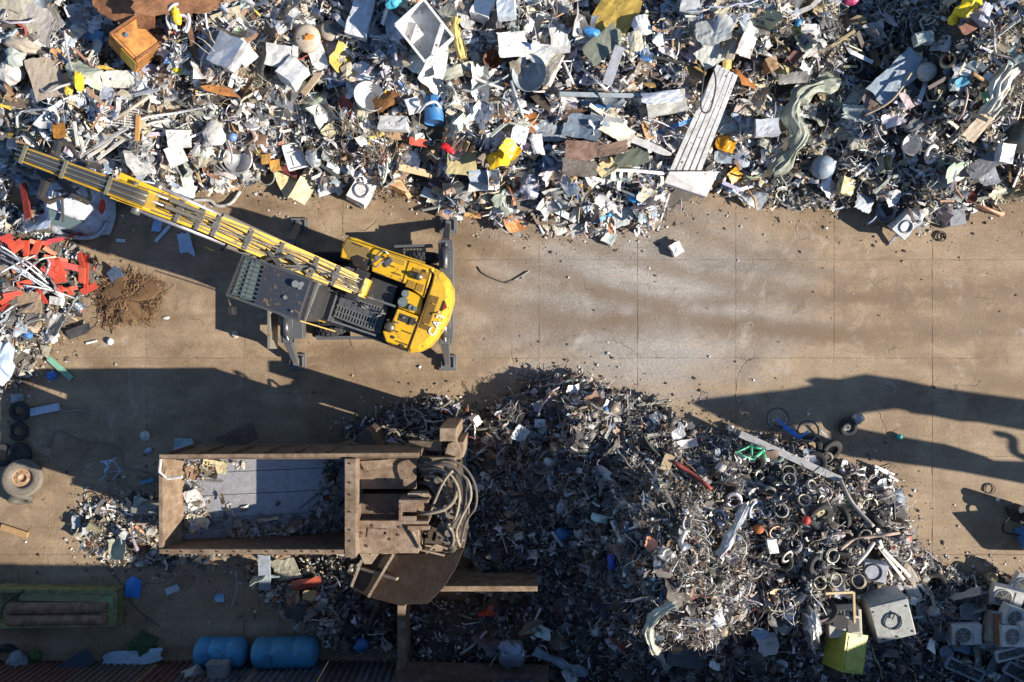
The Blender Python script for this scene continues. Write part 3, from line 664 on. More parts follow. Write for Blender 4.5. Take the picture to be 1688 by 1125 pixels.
# chute plate at the left end and sloping worn floor
a, b_, c, d = W(268, 755, 3.70), W(268, 908, 3.70), W(304, 897, 2.75), W(304, 760, 2.75)
def slab3(m_, q, t=.04): q = [Vector(v) for v in q]; m_.add([*q, *[v-Vector((0, 0, t)) for v in q]], [(0,1,2,3), (7,6,5,4), (0,4,5,1), (1,5,6,2), (2,6,7,3), (3,7,4,0)]); return m_
m_ = MB(); slab3(m_, (a, b_, c, d)); m_.bar(a+Vector((0,0,.04)), b_+Vector((0,0,.04)), .10, .12); o = sp(m_, 'end_chute', col=(.30, .215, .145)); fixn(o)
y0, y1 = W(0, 752, HR).y, W(0, 912, HR).y
xa, xb = c.x, W(570, 0, HR).x
for k in range(4):
    ya = y0+(y1-y0)*k/4-.006; yb = y0+(y1-y0)*(k+1)/4+.006
    m_ = MB(); slab3(m_, ((xa, ya, 2.75), (xa, yb, 2.75), (xb, yb, 1.5), (xb, ya, 1.5))); o = sp(m_, 'floor_plate', 'bare_metal', (.38, .375, .385), bevel=.004); fixn(o)
m_ = MB(); m_.prism(tp([(568,756),(587,756),(587,919),(568,919)], HR+.08), 1.4, HR+.08); sp(m_, 'cross_beam', col=(.27, .20, .14))
# underframe
m_ = MB()
for (px, py) in ((300, 765), (300, 900), (560, 765), (560, 905)):
    zt = 2.5 if px < 400 else 1.4; p = W(px, py, zt); m_.box((p.x, p.y, zt/2), (.2, .2, zt))
m_.bar(W(290, 770, 1.2), W(560, 770, 1.2), .2, .3); m_.bar(W(290, 898, 1.2), W(560, 898, 1.2), .2, .3)
for px in (310, 370, 430, 490, 550): m_.bar(W(px, 765, 1.3), W(px, 903, 1.3), .12, .2)
sp(m_, 'underframe', col=DK)
m_ = MB(); p0_, p1_ = W(300, 765, 1.2), W(560, 905, 1.2); m_.box(((p0_.x+p1_.x)/2+.4, (p0_.y+p1_.y)/2, .6), (3.4, 1.9, 1.2)); sp(m_, 'hydraulic_cabinet', col=(.10, .08, .06))
# deck plates to the right of the hopper
for poly, z, col in (([(588,756),(686,756),(686,806),(588,806)], 3.35, (.25, .18, .12)), ([(588,814),(700,814),(700,856),(588,856)], 3.2, (.17, .125, .09)), ([(588,858),(690,858),(690,912),(588,912)], 3.45, (.33, .24, .165))):
    m_ = MB(); plate(m_, poly, z-.10, z); m_.prism(tp(poly, z), 1.0, z-.14); sp(m_, 'deck_plate', col=col)
m_ = MB(); plate(m_, [(586,806),(700,806),(700,814),(586,814)], 2.2, 2.4); plate(m_, [(588,856),(700,856),(700,858.5),(588,858.5)], 2.9, 3.26); sp(m_, 'deck_gap', col=(.03, .025, .02))
r_ = random.Random(9)
for k in range(9):
    m_ = MB(); p = W(r_.uniform(592, 684), r_.uniform(862, 906), 3.46); m_.cyl((p.x, p.y, 3.44), (p.x, p.y, 3.475), .035, 8); sp(m_, 'bolt_head', col=(.10, .07, .05), bevel=0)
# ram box with open end
m_ = MB(); q = tp([(657,824),(706,824),(706,864),(657,864)], 4.1); x0, x1 = q[0][0], q[1][0]; yt, yb = q[0][1], q[2][1]
m_.box(((x0+x1)/2, yt-.04, 3.65), (x1-x0, .08, .9)); m_.box(((x0+x1)/2, yb+.04, 3.65), (x1-x0, .08, .9)); m_.box((x0+.04, (yt+yb)/2, 3.65), (.08, yt-yb-.16, .9)); m_.box(((x0+x1)/2+.1, (yt+yb)/2, 3.28), (x1-x0-.3, yt-yb-.16, .1))
m_.box((x0+.25, (yt+yb)/2+.14, 4.06), (.36, .28, .06)); m_.box((x0+.25, (yt+yb)/2-.2, 4.06), (.36, .2, .06)); sp(m_, 'ram_housing', col=(.28, .20, .14))
m_ = MB()
for yy in (816, 870): p = W(690, yy, 3.9); m_.box((p.x, p.y, 3.86), (.55, .10, .08)); m_.box((p.x, p.y, 3.78), (.45, .16, .06))
sp(m_, 'guide_rail', col=(.36, .27, .18))
# press cylinders
for (px, py, r) in ((738, 836, .30), (740, 876, .26), (722, 790, .22)):
    m_ = MB(); p = W(px, py, 3.5); m_.cyl((p.x, p.y, 1.8), (p.x, p.y, 3.35), r, 22); m_.cyl((p.x, p.y, 3.35), (p.x, p.y, 3.48), r*1.22, 22)
    for k in range(8): a = k*PI/4; m_.cyl((p.x+r*math.cos(a), p.y+r*math.sin(a), 3.4), (p.x+r*math.cos(a), p.y+r*math.sin(a), 3.56), .035, 6)
    m_.cyl((p.x, p.y, 3.4), (p.x, p.y, 3.7), r*.35, 12); sp(m_, 'press_cylinder', col=(.20, .17, .14), bevel=0)
m_ = MB(); plate(m_, [(700,775),(757,765),(768,830),(765,905),(735,912),(700,900)], .8, 2.5); sp(m_, 'press_body', col=(.09, .075, .06))
m_ = MB(); m_.prism(tp([(700,898),(745,902),(745,910),(700,908)], 3.1), 2.9, 3.1); m_.bar(W(690,905,3.3), W(733,915,3.3), .05, .1); m_.bar(W(702,912,3.25), W(718,898,3.3), .06, .05); m_.bar(W(718,898,3.3), W(738,904,3.3), .06, .05); m_.bar(W(672,858,3.6), W(694,905,3.5), .06, .06); sp(m_, 'bracket', col=(.38, .29, .2))
# hoses (each its own part)
hs = [[(690,770,3.2),(720,764,3.8),(750,772,3.9),(765,800,3.9),(762,840,3.8),(745,870,3.7),(748,905,3.3)],
      [(690,776,3.1),(715,772,3.7),(742,782,3.9),(757,812,3.9),(752,850,3.8),(738,880,3.6),(746,908,3.2)],
      [(700,766,3.0),(735,758,3.9),(765,770,4.0),(783,800,4.0),(784,835,3.9),(768,860,3.6),(758,905,3.2)],
      [(668,842,3.4),(700,846,3.9),(735,838,4.0),(752,815,3.9),(748,785,3.7),(735,768,3.5)],
      [(706,852,3.6),(728,800,4.1),(748,772,3.8)], [(745,775,3.8),(770,790,4.0),(776,820,4.0),(762,850,3.8),(752,878,3.6),(760,905,3.2)],
      [(692,784,3.0),(715,786,3.6),(735,800,3.7),(742,830,3.6)], [(698,780,3.2),(722,776,3.8),(745,790,3.8),(750,820,3.5)],
      [(740,772,3.4),(768,792,3.9),(772,840,3.6),(768,870,3.2)], [(688,792,3.0),(708,800,3.4),(722,820,3.4),(730,850,3.2)],
      [(740,865,3.7),(748,885,3.7),(744,902,3.3)], [(735,775,3.5),(728,800,3.6),(738,820,3.4)]]
for k, q in enumerate(hs):
    m_ = MB(); m_.tube(smooth_path([W(*p) for p in q], 6), .035 if k % 3 else .048, 7); sp(m_, 'hose', 'rubber', random.choice([(.26, .21, .155), (.33, .27, .2), (.12, .10, .085)]), smooth=True, bevel=0)
for q in hs:
    for e, f_ in ((q[0], q[1]), (q[-1], q[-2])):
        a = W(*e); b_ = W(*f_); d = (b_-a).normalized(); m_ = MB(); m_.cyl(a-d*.03, a+d*.14, .062, 8); m_.cyl(a+d*.02, a+d*.07, .078, 6); sp(m_, 'hose_coupling', 'bare_metal', (.30, .26, .2), bevel=0)
r_ = random.Random(19)
for k in range(26):
    m_ = MB(); x = r_.uniform(640, 765); y = r_.uniform(770, 908); z = r_.uniform(2.4, 3.3); a = W(x, y, z); L = r_.uniform(8, 30); th = r_.uniform(0, PI); b_ = W(x+L*math.cos(th), y+L*math.sin(th), z+r_.uniform(-.3, .3)); m_.bar(a, b_, r_.uniform(.03, .10), r_.uniform(.03, .10)) if k % 2 else m_.cyl(a, b_, r_.uniform(.02, .05), 8)
    sp(m_, 'bracket' if k % 2 else 'pipe_run', col=r_.choice([(.30,.23,.16),(.12,.09,.07),(.40,.33,.25),(.2,.16,.12)]), bevel=0)
for k in range(11):
    x = 275+k*28+r_.uniform(-5, 5); m_ = MB(); p = W(x, 909.5, HR+.07); m_.cyl(p, p+Vector((0, 0, .03)), .02, 6); sp(m_, 'bolt_head', col=(.13, .09, .06), bevel=0)
for k in range(6):
    m_ = MB(); p = W(577.5, 768+k*25.5+r_.uniform(-4, 4), HR+.08); m_.cyl(p, p+Vector((0, 0, .03)), .026, 6); sp(m_, 'bolt_head', col=(.11, .08, .06), bevel=0)
for px in (300, 350, 400, 450, 500, 550):
    for yy, sg in ((753.5, 1), (909.5, -1)): m_ = MB(); p = W(px, yy, 3.0); m_.box((p.x, W(0, yy, HR).y+sg*.09, 2.95), (.07, .08, 1.5)); sp(m_, 'wall_rib', col=(.17, .115, .075), bevel=0)
m_ = MB(); plate(m_, [(592,760),(640,757),(648,768),(600,776)], 3.35, 3.40); sp(m_, 'patch_plate', col=(.33, .25, .18)); m_ = MB(); plate(m_, [(606,870),(640,872),(636,890),(604,886)], 3.45, 3.475); sp(m_, 'patch_plate', col=(.27, .195, .14))
# hinged lid hanging out below the machine
def lz(px, py): return 2.2+1.25*((px-577)-(py-940)*-.35)/190
Lp = [(x, y, lz(x, y)) for x, y in ((600,915), (577,968), (606,984), (655,997), (705,995), (732,968), (752,935), (765,904), (735,914), (700,912), (660,914))]
m_ = MB(); P = [W(*p) for p in Lp]; n_ = len(P); m_.add([*P, *[v-Vector((0, 0, .09)) for v in P]], [tuple(range(n_)), tuple(range(2*n_-1, n_-1, -1))]+[(i, n_+i, n_+(i+1) % n_, (i+1) % n_) for i in range(n_)]); lid = sp(m_, 'lid', col=(.11, .072, .045)); fixn(lid)
for a, b_ in (((650,912,lz(650,912)+.12),(608,983,lz(608,983)+.12)), ((597,922,lz(597,922)+.12),(580,966,lz(580,966)+.12)), ((596,936,lz(596,936)+.1),(655,954,lz(655,954)+.1))):
    m_ = MB(); m_.bar(W(*a), W(*b_), .07, .13); m_.build('stiffener', 'rusted_metal', lid, (.36, .29, .23), world=True)
m_ = MB(); m_.prism(tp([(592,912),(625,912),(612,930),(600,930)], 3.35), 2.9, 3.35); sp(m_, 'hinge', col=(.36, .27, .18))
# mast and arms on the upper side
m_ = MB(); p = W(742, 722, 3.1); m_.box((p.x-.05, p.y+.1, 1.6), (.42, .34, 3.2)); m_.box((p.x+.12, p.y-.35, 1.5), (.4, .4, 2.4)); m_.prism(tp([(733,748),(738,732),(752,725),(760,745),(760,757),(735,758)], 2.9), 2.4, 2.9); sp(m_, 'mast', col=(.34, .26, .18))
m_ = MB(); m_.bar(W(676,733,2.4), W(730,735,2.6), .25, .25); m_.bar(W(690,762,2.9), W(752,762,2.9), .3, .3); sp(m_, 'side_arm', col=(.26, .20, .14))
m_ = MB(); p = W(600, 733, 1.9); m_.prism(tp([(577,742),(590,715),(603,706),(613,712),(625,742)], 1.9), .4, 1.9); sp(m_, 'gusset', col=(.15, .105, .075))
m_ = MB(); m_.prism(tp([(540,742),(577,730),(625,742),(690,742),(690,750),(540,750)], 2.2), .5, 2.2); m_.bar(W(362,735,1.6), W(422,708,1.3), .5, .4); m_.bar(W(372,742,1.7), W(560,742,1.7), .3, .35); sp(m_, 'side_beam', col=(.15, .11, .08))
m_ = MB(); m_.tube(smooth_path([W(632,738,2.0), W(640,715,2.3), (W(655,712,2.4)), W(666,740,2.0)]), .03, 6); m_.tube(smooth_path([W(650,722,2.3), W(664,728,2.4), W(668,745,2.0)]), .03, 6); sp(m_, 'hose', 'rubber', (.2, .17, .13), bevel=0)
m_ = MB(); m_.tube([W(265,757,3.8), W(263,778,3.9), W(276,789,3.9), W(300,786,3.95)], .035, 6); o = m_.build('bent_rail', 'painted_metal', sh, (.75, .72, .66), world=True); tag(o, 'bent white rail hooked over the hopper corner')

# ------------------------------------------------------------------ rusty open bin at the bottom
bn = empty('open_bin', W(770, 1050, 0), 'rusty open bin filled with dark scrap at the bottom edge', 'skip')
m_ = MB(); hb = 1.7
m_.prism(tp([(655,998),(668,998),(668,1100),(655,1105)], hb), 0, hb); m_.build('side_panel', 'rusted_metal', bn, (.26, .19, .13), world=True, bevel=.01)
m_ = MB(); m_.prism(tp([(725,968),(886,968),(886,974),(725,974)], hb+.4), 0, hb+.4); m_.prism(tp([(725,966),(886,966),(886,975),(725,975)], hb+.48), hb+.4, hb+.48); m_.build('back_panel', 'rusted_metal', bn, (.30, .215, .14), world=True, bevel=.01)
m_ = MB(); q0, q1 = W(652, 1090, .9), W(905, 1096, .9); q2, q3 = W(905, 1150, 1.8), W(652, 1140, 1.8); slab3(m_, (q0, q3, q2, q1), .05); o = m_.build('front_panel', 'rusted_metal', bn, (.17, .115, .085), world=True); fixn(o)

# ------------------------------------------------------------------ second handler outside the right edge: its arms throw the long shadows
def SP(px, py, h): return Vector(((px-844)/S-SHX*h, -(py-562)/S-SHY*h, h))    # point at height h whose shadow falls at (px, py)
h2 = empty('material_handler', SP(1900, 760, 0), 'dark handler standing just outside the right edge with only its shadows in view', 'excavator')
def flat_part(name, poly, h, t, col=GRY):
    m_ = MB(); P = [SP(x, y, h)[:2] for x, y in poly]; m_.prism([tuple(p) for p in P], h-t/2, h+t/2); return m_.build(name, 'machine_paint', h2, col, world=True, bevel=.02)
flat_part('stick', [(1160,672),(1170,664),(1256,654),(1330,646),(1392,632),(1447,622),(1500,630),(1500,676),(1457,668),(1400,676),(1341,690),(1285,697),(1240,694),(1262,684),(1230,676)], 5.6, .45)
flat_part('boom', [(1500,630),(1560,643),(1640,655),(1990,700),(1990,750),(1640,692),(1560,688),(1500,676)], 5.6, .5)
flat_part('claw', [(1150,668),(1162,662),(1250,690),(1300,700),(1300,712),(1230,708)], 5.4, .3)
flat_part('claw', [(1328,628),(1345,622),(1400,626),(1400,634),(1340,634)], 5.6, .1)
flat_part('arm', [(1384,716),(1417,708),(1487,722),(1576,737),(1606,746),(1640,763),(1990,775),(1990,815),(1685,795),(1570,773),(1510,764),(1384,748)], 4.6, .4)
m_ = MB(); m_.tube(smooth_path([SP(1643,714,5.2), SP(1668,722,5.2), SP(1672,745,5.2), SP(1700,758,5.2)]), .09, 8); m_.tube([SP(1503,678,5.5), SP(1600,690,5.5), SP(1700,708,5.4)], .07, 8); m_.build('hose', 'rubber', h2, BLK, world=True)
bx = SP(2110, 770, 3.2); m_ = MB(); m_.box((bx.x+1.2, bx.y, 2.2), (3.6, 2.6, 3.0)); m_.build('body', 'machine_paint', h2, BLK, world=True, bevel=.1)
m_ = MB(); m_.bar((bx.x+.5, bx.y, 3.2), SP(1985, 725, 5.6), .6, .7); m_.build('arm_root', 'machine_paint', h2, GRY, world=True)
m_ = MB(); m_.bar((bx.x+.5, bx.y-.3, 3.0), SP(1985, 795, 4.6), .5, .5); m_.build('arm_root', 'machine_paint', h2, GRY, world=True)
for yy in (-1.3, 1.3):
    for xx in (-.6, 2.8):
        t = MB(); tyre_mesh(t, .55, .45); M = Matrix.Translation((bx.x+xx, bx.y+yy, .55)) @ Matrix.Rotation(PI/2, 4, 'X'); t.v = [tuple(M @ Vector(v)) for v in t.v]; t.build('wheel', 'rubber', h2, BLK, world=True)
m_ = MB(); P = [SP(x, y, 1.1)[:2] for x, y in ((1570,845),(1632,840),(1700,836),(1700,905),(1620,903))]; m_.prism([tuple(q) for q in P], 1.0, 1.12); m_.bar((P[2][0], P[2][1]-.5, 1.0), (bx.x, bx.y, 1.1), .35, .3); m_.build('stabilizer', 'machine_paint', h2, (.03, .045, .06), world=True)  # unseen flat plate, outlined so that its shadow falls on the concrete
t2 = empty('hydraulic_motor', W(1682, 862, 0), 'dark greasy motor block with a blue cover at the right edge', 'motor')
m_ = MB(); p = W(1678, 846, .3); m_.box((p.x, p.y, .3), (.34, .42, .55), rz=.4); m_.cyl((p.x-.15, p.y+.2, .45), (p.x-.15, p.y+.2, .75), .12, 12); m_.cyl((p.x+.1, p.y-.05, .5), (p.x+.1, p.y-.05, .85), .16, 14); m_.build('block', 'rubber', t2, (.035, .04, .045), world=True, bevel=.02)
m_ = MB(); p = W(1690, 880, .3); m_.cyl((p.x, p.y+.1, .05), (p.x+.1, p.y-.4, .35), .20, 16); m_.build('cover', 'plastic', t2, (.03, .17, .38), smooth=False, world=True)
m_ = MB(); q = W(1668, 870, .3); m_.tube(smooth_path([(q.x, q.y+.5, .5), (q.x-.3, q.y+.25, .5), (q.x-.25, q.y-.1, .3), (q.x+.2, q.y-.2, .4)]), .03, 6); m_.build('hose', 'rubber', t2, BLK, True, world=True)

# ------------------------------------------------------------------ builders for single pieces of scrap
def hsh(s_): return sum((i+1)*ord(c) for i, c in enumerate(s_)) % 100003
def fold_fn(r, n_, amp):
    F = []
    for _ in range(n_):
        a = r.uniform(0, PI); F.append((math.cos(a), math.sin(a), r.uniform(-.35, .35), r.uniform(-1, 1)*amp))
    def f(u, v):
        z = 0
        for (c, s_, o, k) in F: z += k*abs(u*c+v*s_-o)
        return z
    return f
def crumple_mb(w, h, r, amp=.35, folds=4, nx=9, ny=7, ragged=.07, th=.012, rnd=.012):
    """a bent and creased sheet with thickness, w by h metres"""
    m_ = MB(); f = fold_fn(r, folds, amp*min(w, h)); top = []; off = [[r.uniform(-1, 1) for _ in range(ny+1)] for _ in range(nx+1)]
    cut = [r.random() < .35 for _ in range(4)]; cs = r.uniform(.1, .28)
    for i in range(nx+1):
        for j in range(ny+1):
            u = i/nx-.5; v = j/ny-.5; e = (i in (0, nx)) or (j in (0, ny))
            uu, vv = u, v
            for q, (a, b_) in enumerate(((-1,-1),(1,-1),(1,1),(-1,1))):
                if cut[q]:
                    d = (a*u+b_*v)-(1-cs)
                    if d > 0: uu -= a*d*.5; vv -= b_*d*.5
            if e: uu += off[i][j]*ragged*.5; vv += off[j % nx][min(i, ny)]*ragged*.5
            top.append((uu*w, vv*h, f(u, v)+off[i][j]*rnd*min(w, h)))
    N = (nx+1)*(ny+1); zc = sum(t[2] for t in top)/N; top = [(x, y, z-zc) for x, y, z in top]
    fs = []
    for i in range(nx):
        for j in range(ny):
            a = i*(ny+1)+j; b_ = a+ny+1; fs.append((a, b_, b_+1, a+1)); fs.append((a+1+N, b_+1+N, b_+N, a+N))
    ring = [i*(ny+1) for i in range(nx+1)]+[nx*(ny+1)+j for j in range(1, ny+1)]+[i*(ny+1)+ny for i in range(nx-1, -1, -1)]+[j for j in range(ny-1, 0, -1)]
    for k in range(len(ring)): a, b_ = ring[k], ring[(k+1) % len(ring)]; fs.append((b_, a, a+N, b_+N))
    m_.add(top+[(x, y, z-th) for x, y, z in top], fs); return m_
def shell_mb(w, d, h, r, jit=.03, n_=4, dents=3, opened=False, bulge=0):
    """dented box shell; if opened the top face is missing and the inside shows"""
    m_ = MB(); D = [(Vector((r.uniform(-.5, .5)*w, r.uniform(-.5, .5)*d, h*r.choice([0, 1, .6]))), r.uniform(.25, .6)*min(w, d, max(h, .2)), r.uniform(.15, .5)) for _ in range(dents)]
    def dent(p):
        p = Vector(p)
        for (c, rad, k) in D:
            q = (p-c).length
            if q < rad*1.6: cen = Vector((0, 0, h/2)); p = p+(cen-p)*k*.5*max(0, 1-q/(rad*1.6))
        return p+Vector((r.uniform(-1, 1), r.uniform(-1, 1), r.uniform(-1, 1)))*jit*min(w, d)
    idx = {}
    def vid(i, j, k):
        key = (i, j, k)
        if key not in idx: idx[key] = len(m_.v); m_.v.append(tuple(dent(((i/n_-.5)*w, (j/n_-.5)*d, k/n_*h))))
        return idx[key]
    for a in range(n_):
        for b_ in range(n_):
            m_.f.append((vid(a, b_, 0), vid(a, b_+1, 0), vid(a+1, b_+1, 0), vid(a+1, b_, 0)))
            if not opened: m_.f.append((vid(a, b_, n_), vid(a+1, b_, n_), vid(a+1, b_+1, n_), vid(a, b_+1, n_)))
            m_.f.append((vid(a, 0, b_), vid(a+1, 0, b_), vid(a+1, 0, b_+1), vid(a, 0, b_+1)))
            m_.f.append((vid(a, n_, b_), vid(a, n_, b_+1), vid(a+1, n_, b_+1), vid(a+1, n_, b_)))
            m_.f.append((vid(0, a, b_), vid(0, a, b_+1), vid(0, a+1, b_+1), vid(0, a+1, b_)))
            m_.f.append((vid(n_, a, b_), vid(n_, a+1, b_), vid(n_, a+1, b_+1), vid(n_, a, b_+1)))
    return m_
def blob_mb(w, d, h, r, k=.22, n_=14, mring=8):
    """crumpled sack or bag"""
    m_ = MB(); ph = [(r.uniform(0, 6), r.randint(2, 7), r.uniform(.3, 1)) for _ in range(6)]
    rows = []
    for i in range(mring+1):
        t = PI*i/mring; row = []
        for j in range(n_):
            a = 2*PI*j/n_; q = 1+k*sum(c*math.sin(b_*a+o+2*t) for o, b_, c in ph)/2.5+r.uniform(-.06, .06)
            row.append((w/2*math.sin(t)*math.cos(a)*q, d/2*math.sin(t)*math.sin(a)*q, h/2-h/2*math.cos(t)*(1+.2*(q-1))))
        rows.append(row)
    vs = [p for row in rows for p in row]; fs = []
    for i in range(mring):
        for j in range(n_): a = i*n_+j; b_ = i*n_+(j+1) % n_; fs.append((b_, a, a+n_, b_+n_))
    return m_.add(vs, fs)
def rotm(tx, ty, rz): return (rz is not None) and (R(tx), R(ty), R(rz))
USED = {}
def put_single(m_, name, mat, col, px, py, lift, rot, label, cat, group=None, r=None, smooth=False, bevel=0):
    p = H(px, py, lift); o = m_.build(name, mat, None, col, smooth=smooth, bevel=bevel); o.location = p; o.rotation_euler = rot
    tag(o, label, cat, group)
    if r: foot(p, r)
    return o
LTX, LTY = 12, 8
def panel(label, px, py, w, h, ang, col, cat='metal sheet', lift=.28, tilt=None, amp=.38, mat='painted_metal', name='metal_sheet', folds=5, rnd=.012, group=None):
    r = random.Random(hsh(label)+px); k = (1-(1.5 if py < 330 or px > 800 else .3)/CAMH)/S
    m_ = crumple_mb(w*k, h*k, r, amp, folds, rnd=rnd, nx=9, ny=7)
    t = tilt or (r.uniform(-14, 14), r.uniform(-14, 14))
    return put_single(m_, name, mat, col, px, py, lift, (R(t[0]), R(t[1]), R(ang)), label, cat, group, r=.42*min(w, h)*k+.06*max(w, h)*k)
def cabinet(label, px, py, w, d, hm, ang, col, cat='appliance', lift=.05, tilt=None, opened=False, mat='painted_metal', name='appliance_casing', jit=.02, dents=5, group=None):
    r = random.Random(hsh(label)+px); k = (1-1.3/CAMH)/S
    m_ = shell_mb(w*k, d*k, hm, r, jit, 4, dents, opened); t = tilt or (r.uniform(-10, 10), r.uniform(-10, 10))
    o = put_single(m_, name, mat, col, px, py, lift, (R(t[0]), R(t[1]), R(ang)), label, cat, group, r=.45*min(w, d)*k)
    return o
def ribbon(label, pts, width, col, cat='crushed duct', name='crushed_duct', mat='painted_metal', lift=.45, seed=1):
    """crushed sheet metal duct: a creased, flattened skin following a path"""
    r = random.Random(seed); P = smooth_path([H(p[0], p[1], p[2] if len(p) > 2 else lift) for p in pts], 4); N = len(P); m_ = MB(); n_ = 9; vs = []
    cr = [r.uniform(-.5, .5) for _ in range(n_)]; tw = 0
    for i, p in enumerate(P):
        d = (P[min(i+1, N-1)]-P[max(i-1, 0)]).normalized(); s_ = d.cross(Vector((0, 0, 1))).normalized(); wv = width*(1+.25*math.sin(i*1.3+seed)+r.uniform(-.18, .18)); tw += r.uniform(-.18, .18); tw *= .9
        for q in range(n_):
            cr[q] += r.uniform(-.42, .42); cr[q] *= .80; u = q/(n_-1)*2-1; z = (1-u*u)*width*.35+cr[q]*width*.30+u*tw*width
            vs.append(tuple(p+s_*(u*wv/2)+Vector((0, 0, z))))
    K = len(vs); fs = []
    for i in range(N-1):
        for q in range(n_-1): a = i*n_+q; fs += [(a, a+n_, a+n_+1, a+1), (a+1+K, a+n_+1+K, a+n_+K, a+K)]
        for q in (0, n_-1): a = i*n_+q; fs.append((a, a+n_, a+n_+K, a+K) if q else (a+K, a+n_+K, a+n_, a))
    for i in (0, N-1):
        for q in range(n_-1): a = i*n_+q; fs.append((a, a+1, a+1+K, a+K))
    m_.add(vs+[(x, y, z-.10) for x, y, z in vs], fs)
    for p in P[::3]: foot(p, width*.4)
    return tag(m_.build(name, mat, None, col, origin=tuple(P[0])), label, cat)
def brush(label, px, py, rx, ry, n_, cols, seed=1, h=.5, lmax=.9):
    r = random.Random(seed); c = H(px, py, .05); m_ = MB()
    t = empty('dry_brush', c, label, 'brushwood')
    for ci, col in enumerate(cols):
        m_ = MB()
        for k in range(n_//len(cols)):
            a = r.uniform(0, 2*PI); d = math.sqrt(r.random()); x, y = c.x+rx*d*math.cos(a), c.y+ry*d*math.sin(a); z = float(heap(x, y))+r.uniform(.1, h); th = r.gauss(1.9, .8); L = r.uniform(.25, lmax); P = []
            for q in range(4): P.append((x, y, z)); x += L/3*math.cos(th); y += L/3*math.sin(th); z = max(float(heap(x, y))+.08, z+r.uniform(-.12, .12)); th += r.uniform(-.3, .3)
            m_.tube(P, r.uniform(.006, .012), 3)
        o = m_.build('twigs', 'timber', t, col, world=True); o['kind'] = 'stuff'
def sack(label, px, py, w, d, hm, ang, col, cat='sack', mat='cloth', name='crumpled_sack', lift=-.02, k=.22, group=None):
    r = random.Random(hsh(label)+px); q = (1-1.3/CAMH)/S
    return put_single(blob_mb(w*q, d*q, hm, r, k), name, mat, col, px, py, lift, (R(r.uniform(-8, 8)), R(r.uniform(-8, 8)), R(ang)), label, cat, group, r=.4*min(w, d)*q)
def pipe(label, pts, rad, col, cat='pipe', name='metal_pipe', mat='painted_metal', lift=.3, n_=8, sm=5, closed=False, group=None, ends=None):
    P = [H(p[0], p[1], p[2] if len(p) > 2 else lift) for p in pts]
    if len(pts) == 2: pass
    Q = smooth_path(P, sm) if len(P) > 2 and sm > 1 else P
    o = MB().tube(Q, rad, n_, closed).build(name, mat, None, col, smooth=True, origin=tuple(P[0])); return tag(o, label, cat, group)
def beam(label, p0, p1, w, h, col, cat='beam', name='steel_beam', mat='painted_metal', lift=.3, group=None, chan=True):
    a = H(p0[0], p0[1], p0[2] if len(p0) > 2 else lift); b_ = H(p1[0], p1[1], p1[2] if len(p1) > 2 else lift)
    m_ = MB(); m_.bar(a, b_, w, .02 if chan else h)
    if chan:
        d = (b_-a).normalized(); s_ = d.cross(Vector((0, 0, 1))).normalized()
        for q in (-1, 1): m_.bar(a+s_*q*(w/2-.012)-Vector((0, 0, h/2-.008)), b_+s_*q*(w/2-.012)-Vector((0, 0, h/2-.008)), .018, h)
    o = m_.build(name, mat, None, col, origin=tuple(a), bevel=.004); foot(a.lerp(b_, .5), w*.5); foot(a.lerp(b_, .25), w*.5); foot(a.lerp(b_, .75), w*.5); return tag(o, label, cat, group)
# tyres, wheels, rings
_ty = {}
def tyre(label, px, py, rad, tilt, ang, wheel=None, cat='tyre', lift=.12, col=(.03, .03, .031), group=None, width=None):
    p = H(px, py, lift); t = empty('tyre' if not wheel else 'wheel', p, label, cat, group, (R(tilt[0]), R(tilt[1]), R(ang)))
    m_ = MB(); wd = width or rad*.55; tyre_mesh(m_, rad, wd, 40, lug=False); [m_.torus(rad*q, rad*.012, 40, 4, (0, 0, z)) for q in (.74, .86) for z in (wd*.49,)]; q = m_.build('tyre_casing' if not wheel else 'tyre', 'rubber', t, col, smooth=True)
    if wheel: m_ = MB(); rim_mesh(m_, rad*.56, wd*.9); m_.build('rim', wheel[1] if len(wheel) == 2 and isinstance(wheel[1], str) else 'painted_metal', t, wheel[0] if isinstance(wheel[0], tuple) else wheel, smooth=True)
    foot(p, rad*.45); return t
def coil(label, px, py, rad, thick, turns, tilt, col, cat='coil', lift=.15, mat='wire', name='wire_coil', group=None):
    r = random.Random(hsh(label)+px); P = []
    for i in range(int(16*turns)+1):
        a = 2*PI*i/16; q = rad*(1-.10*math.sin(a*.37+r.random()*.1)-.05*r.random()); P.append((q*math.cos(a), q*math.sin(a), thick*2.2*(i/16)*.6+r.uniform(0, thick)))
    return put_single(MB().tube(P, thick, 5), name, mat, col, px, py, lift, (R(tilt[0]), R(tilt[1]), R(r.uniform(0, 360))), label, cat, group, r=rad*.7, smooth=True)
def ring(label, px, py, rad, thick, tilt, col, cat='ring', lift=.15, mat='bare_metal', name='metal_ring', flat=1.0, group=None):
    return put_single(MB().torus(rad, thick, 26, 7, flat=flat), name, mat, col, px, py, lift, (R(tilt[0]), R(tilt[1]), 0), label, cat, group, r=rad*.6, smooth=True)
def basin(label, px, py, rad, dep, tilt, col, cat='drum', lift=.1, mat='painted_metal', name='metal_basin', group=None, down=False):
    pr = [(rad, 0), (rad*1.04, .015), (rad*.98, -.02), (rad*.92, -dep*.5), (rad*.7, -dep*.92), (.001, -dep)]
    if down: pr = [(r_, -z) for r_, z in pr]
    o = put_single(MB().lathe(pr, 24), name, mat, col, px, py, lift+(0 if down else dep), (R(tilt[0]), R(tilt[1]), 0), label, cat, group, r=rad*.8, smooth=True); return o
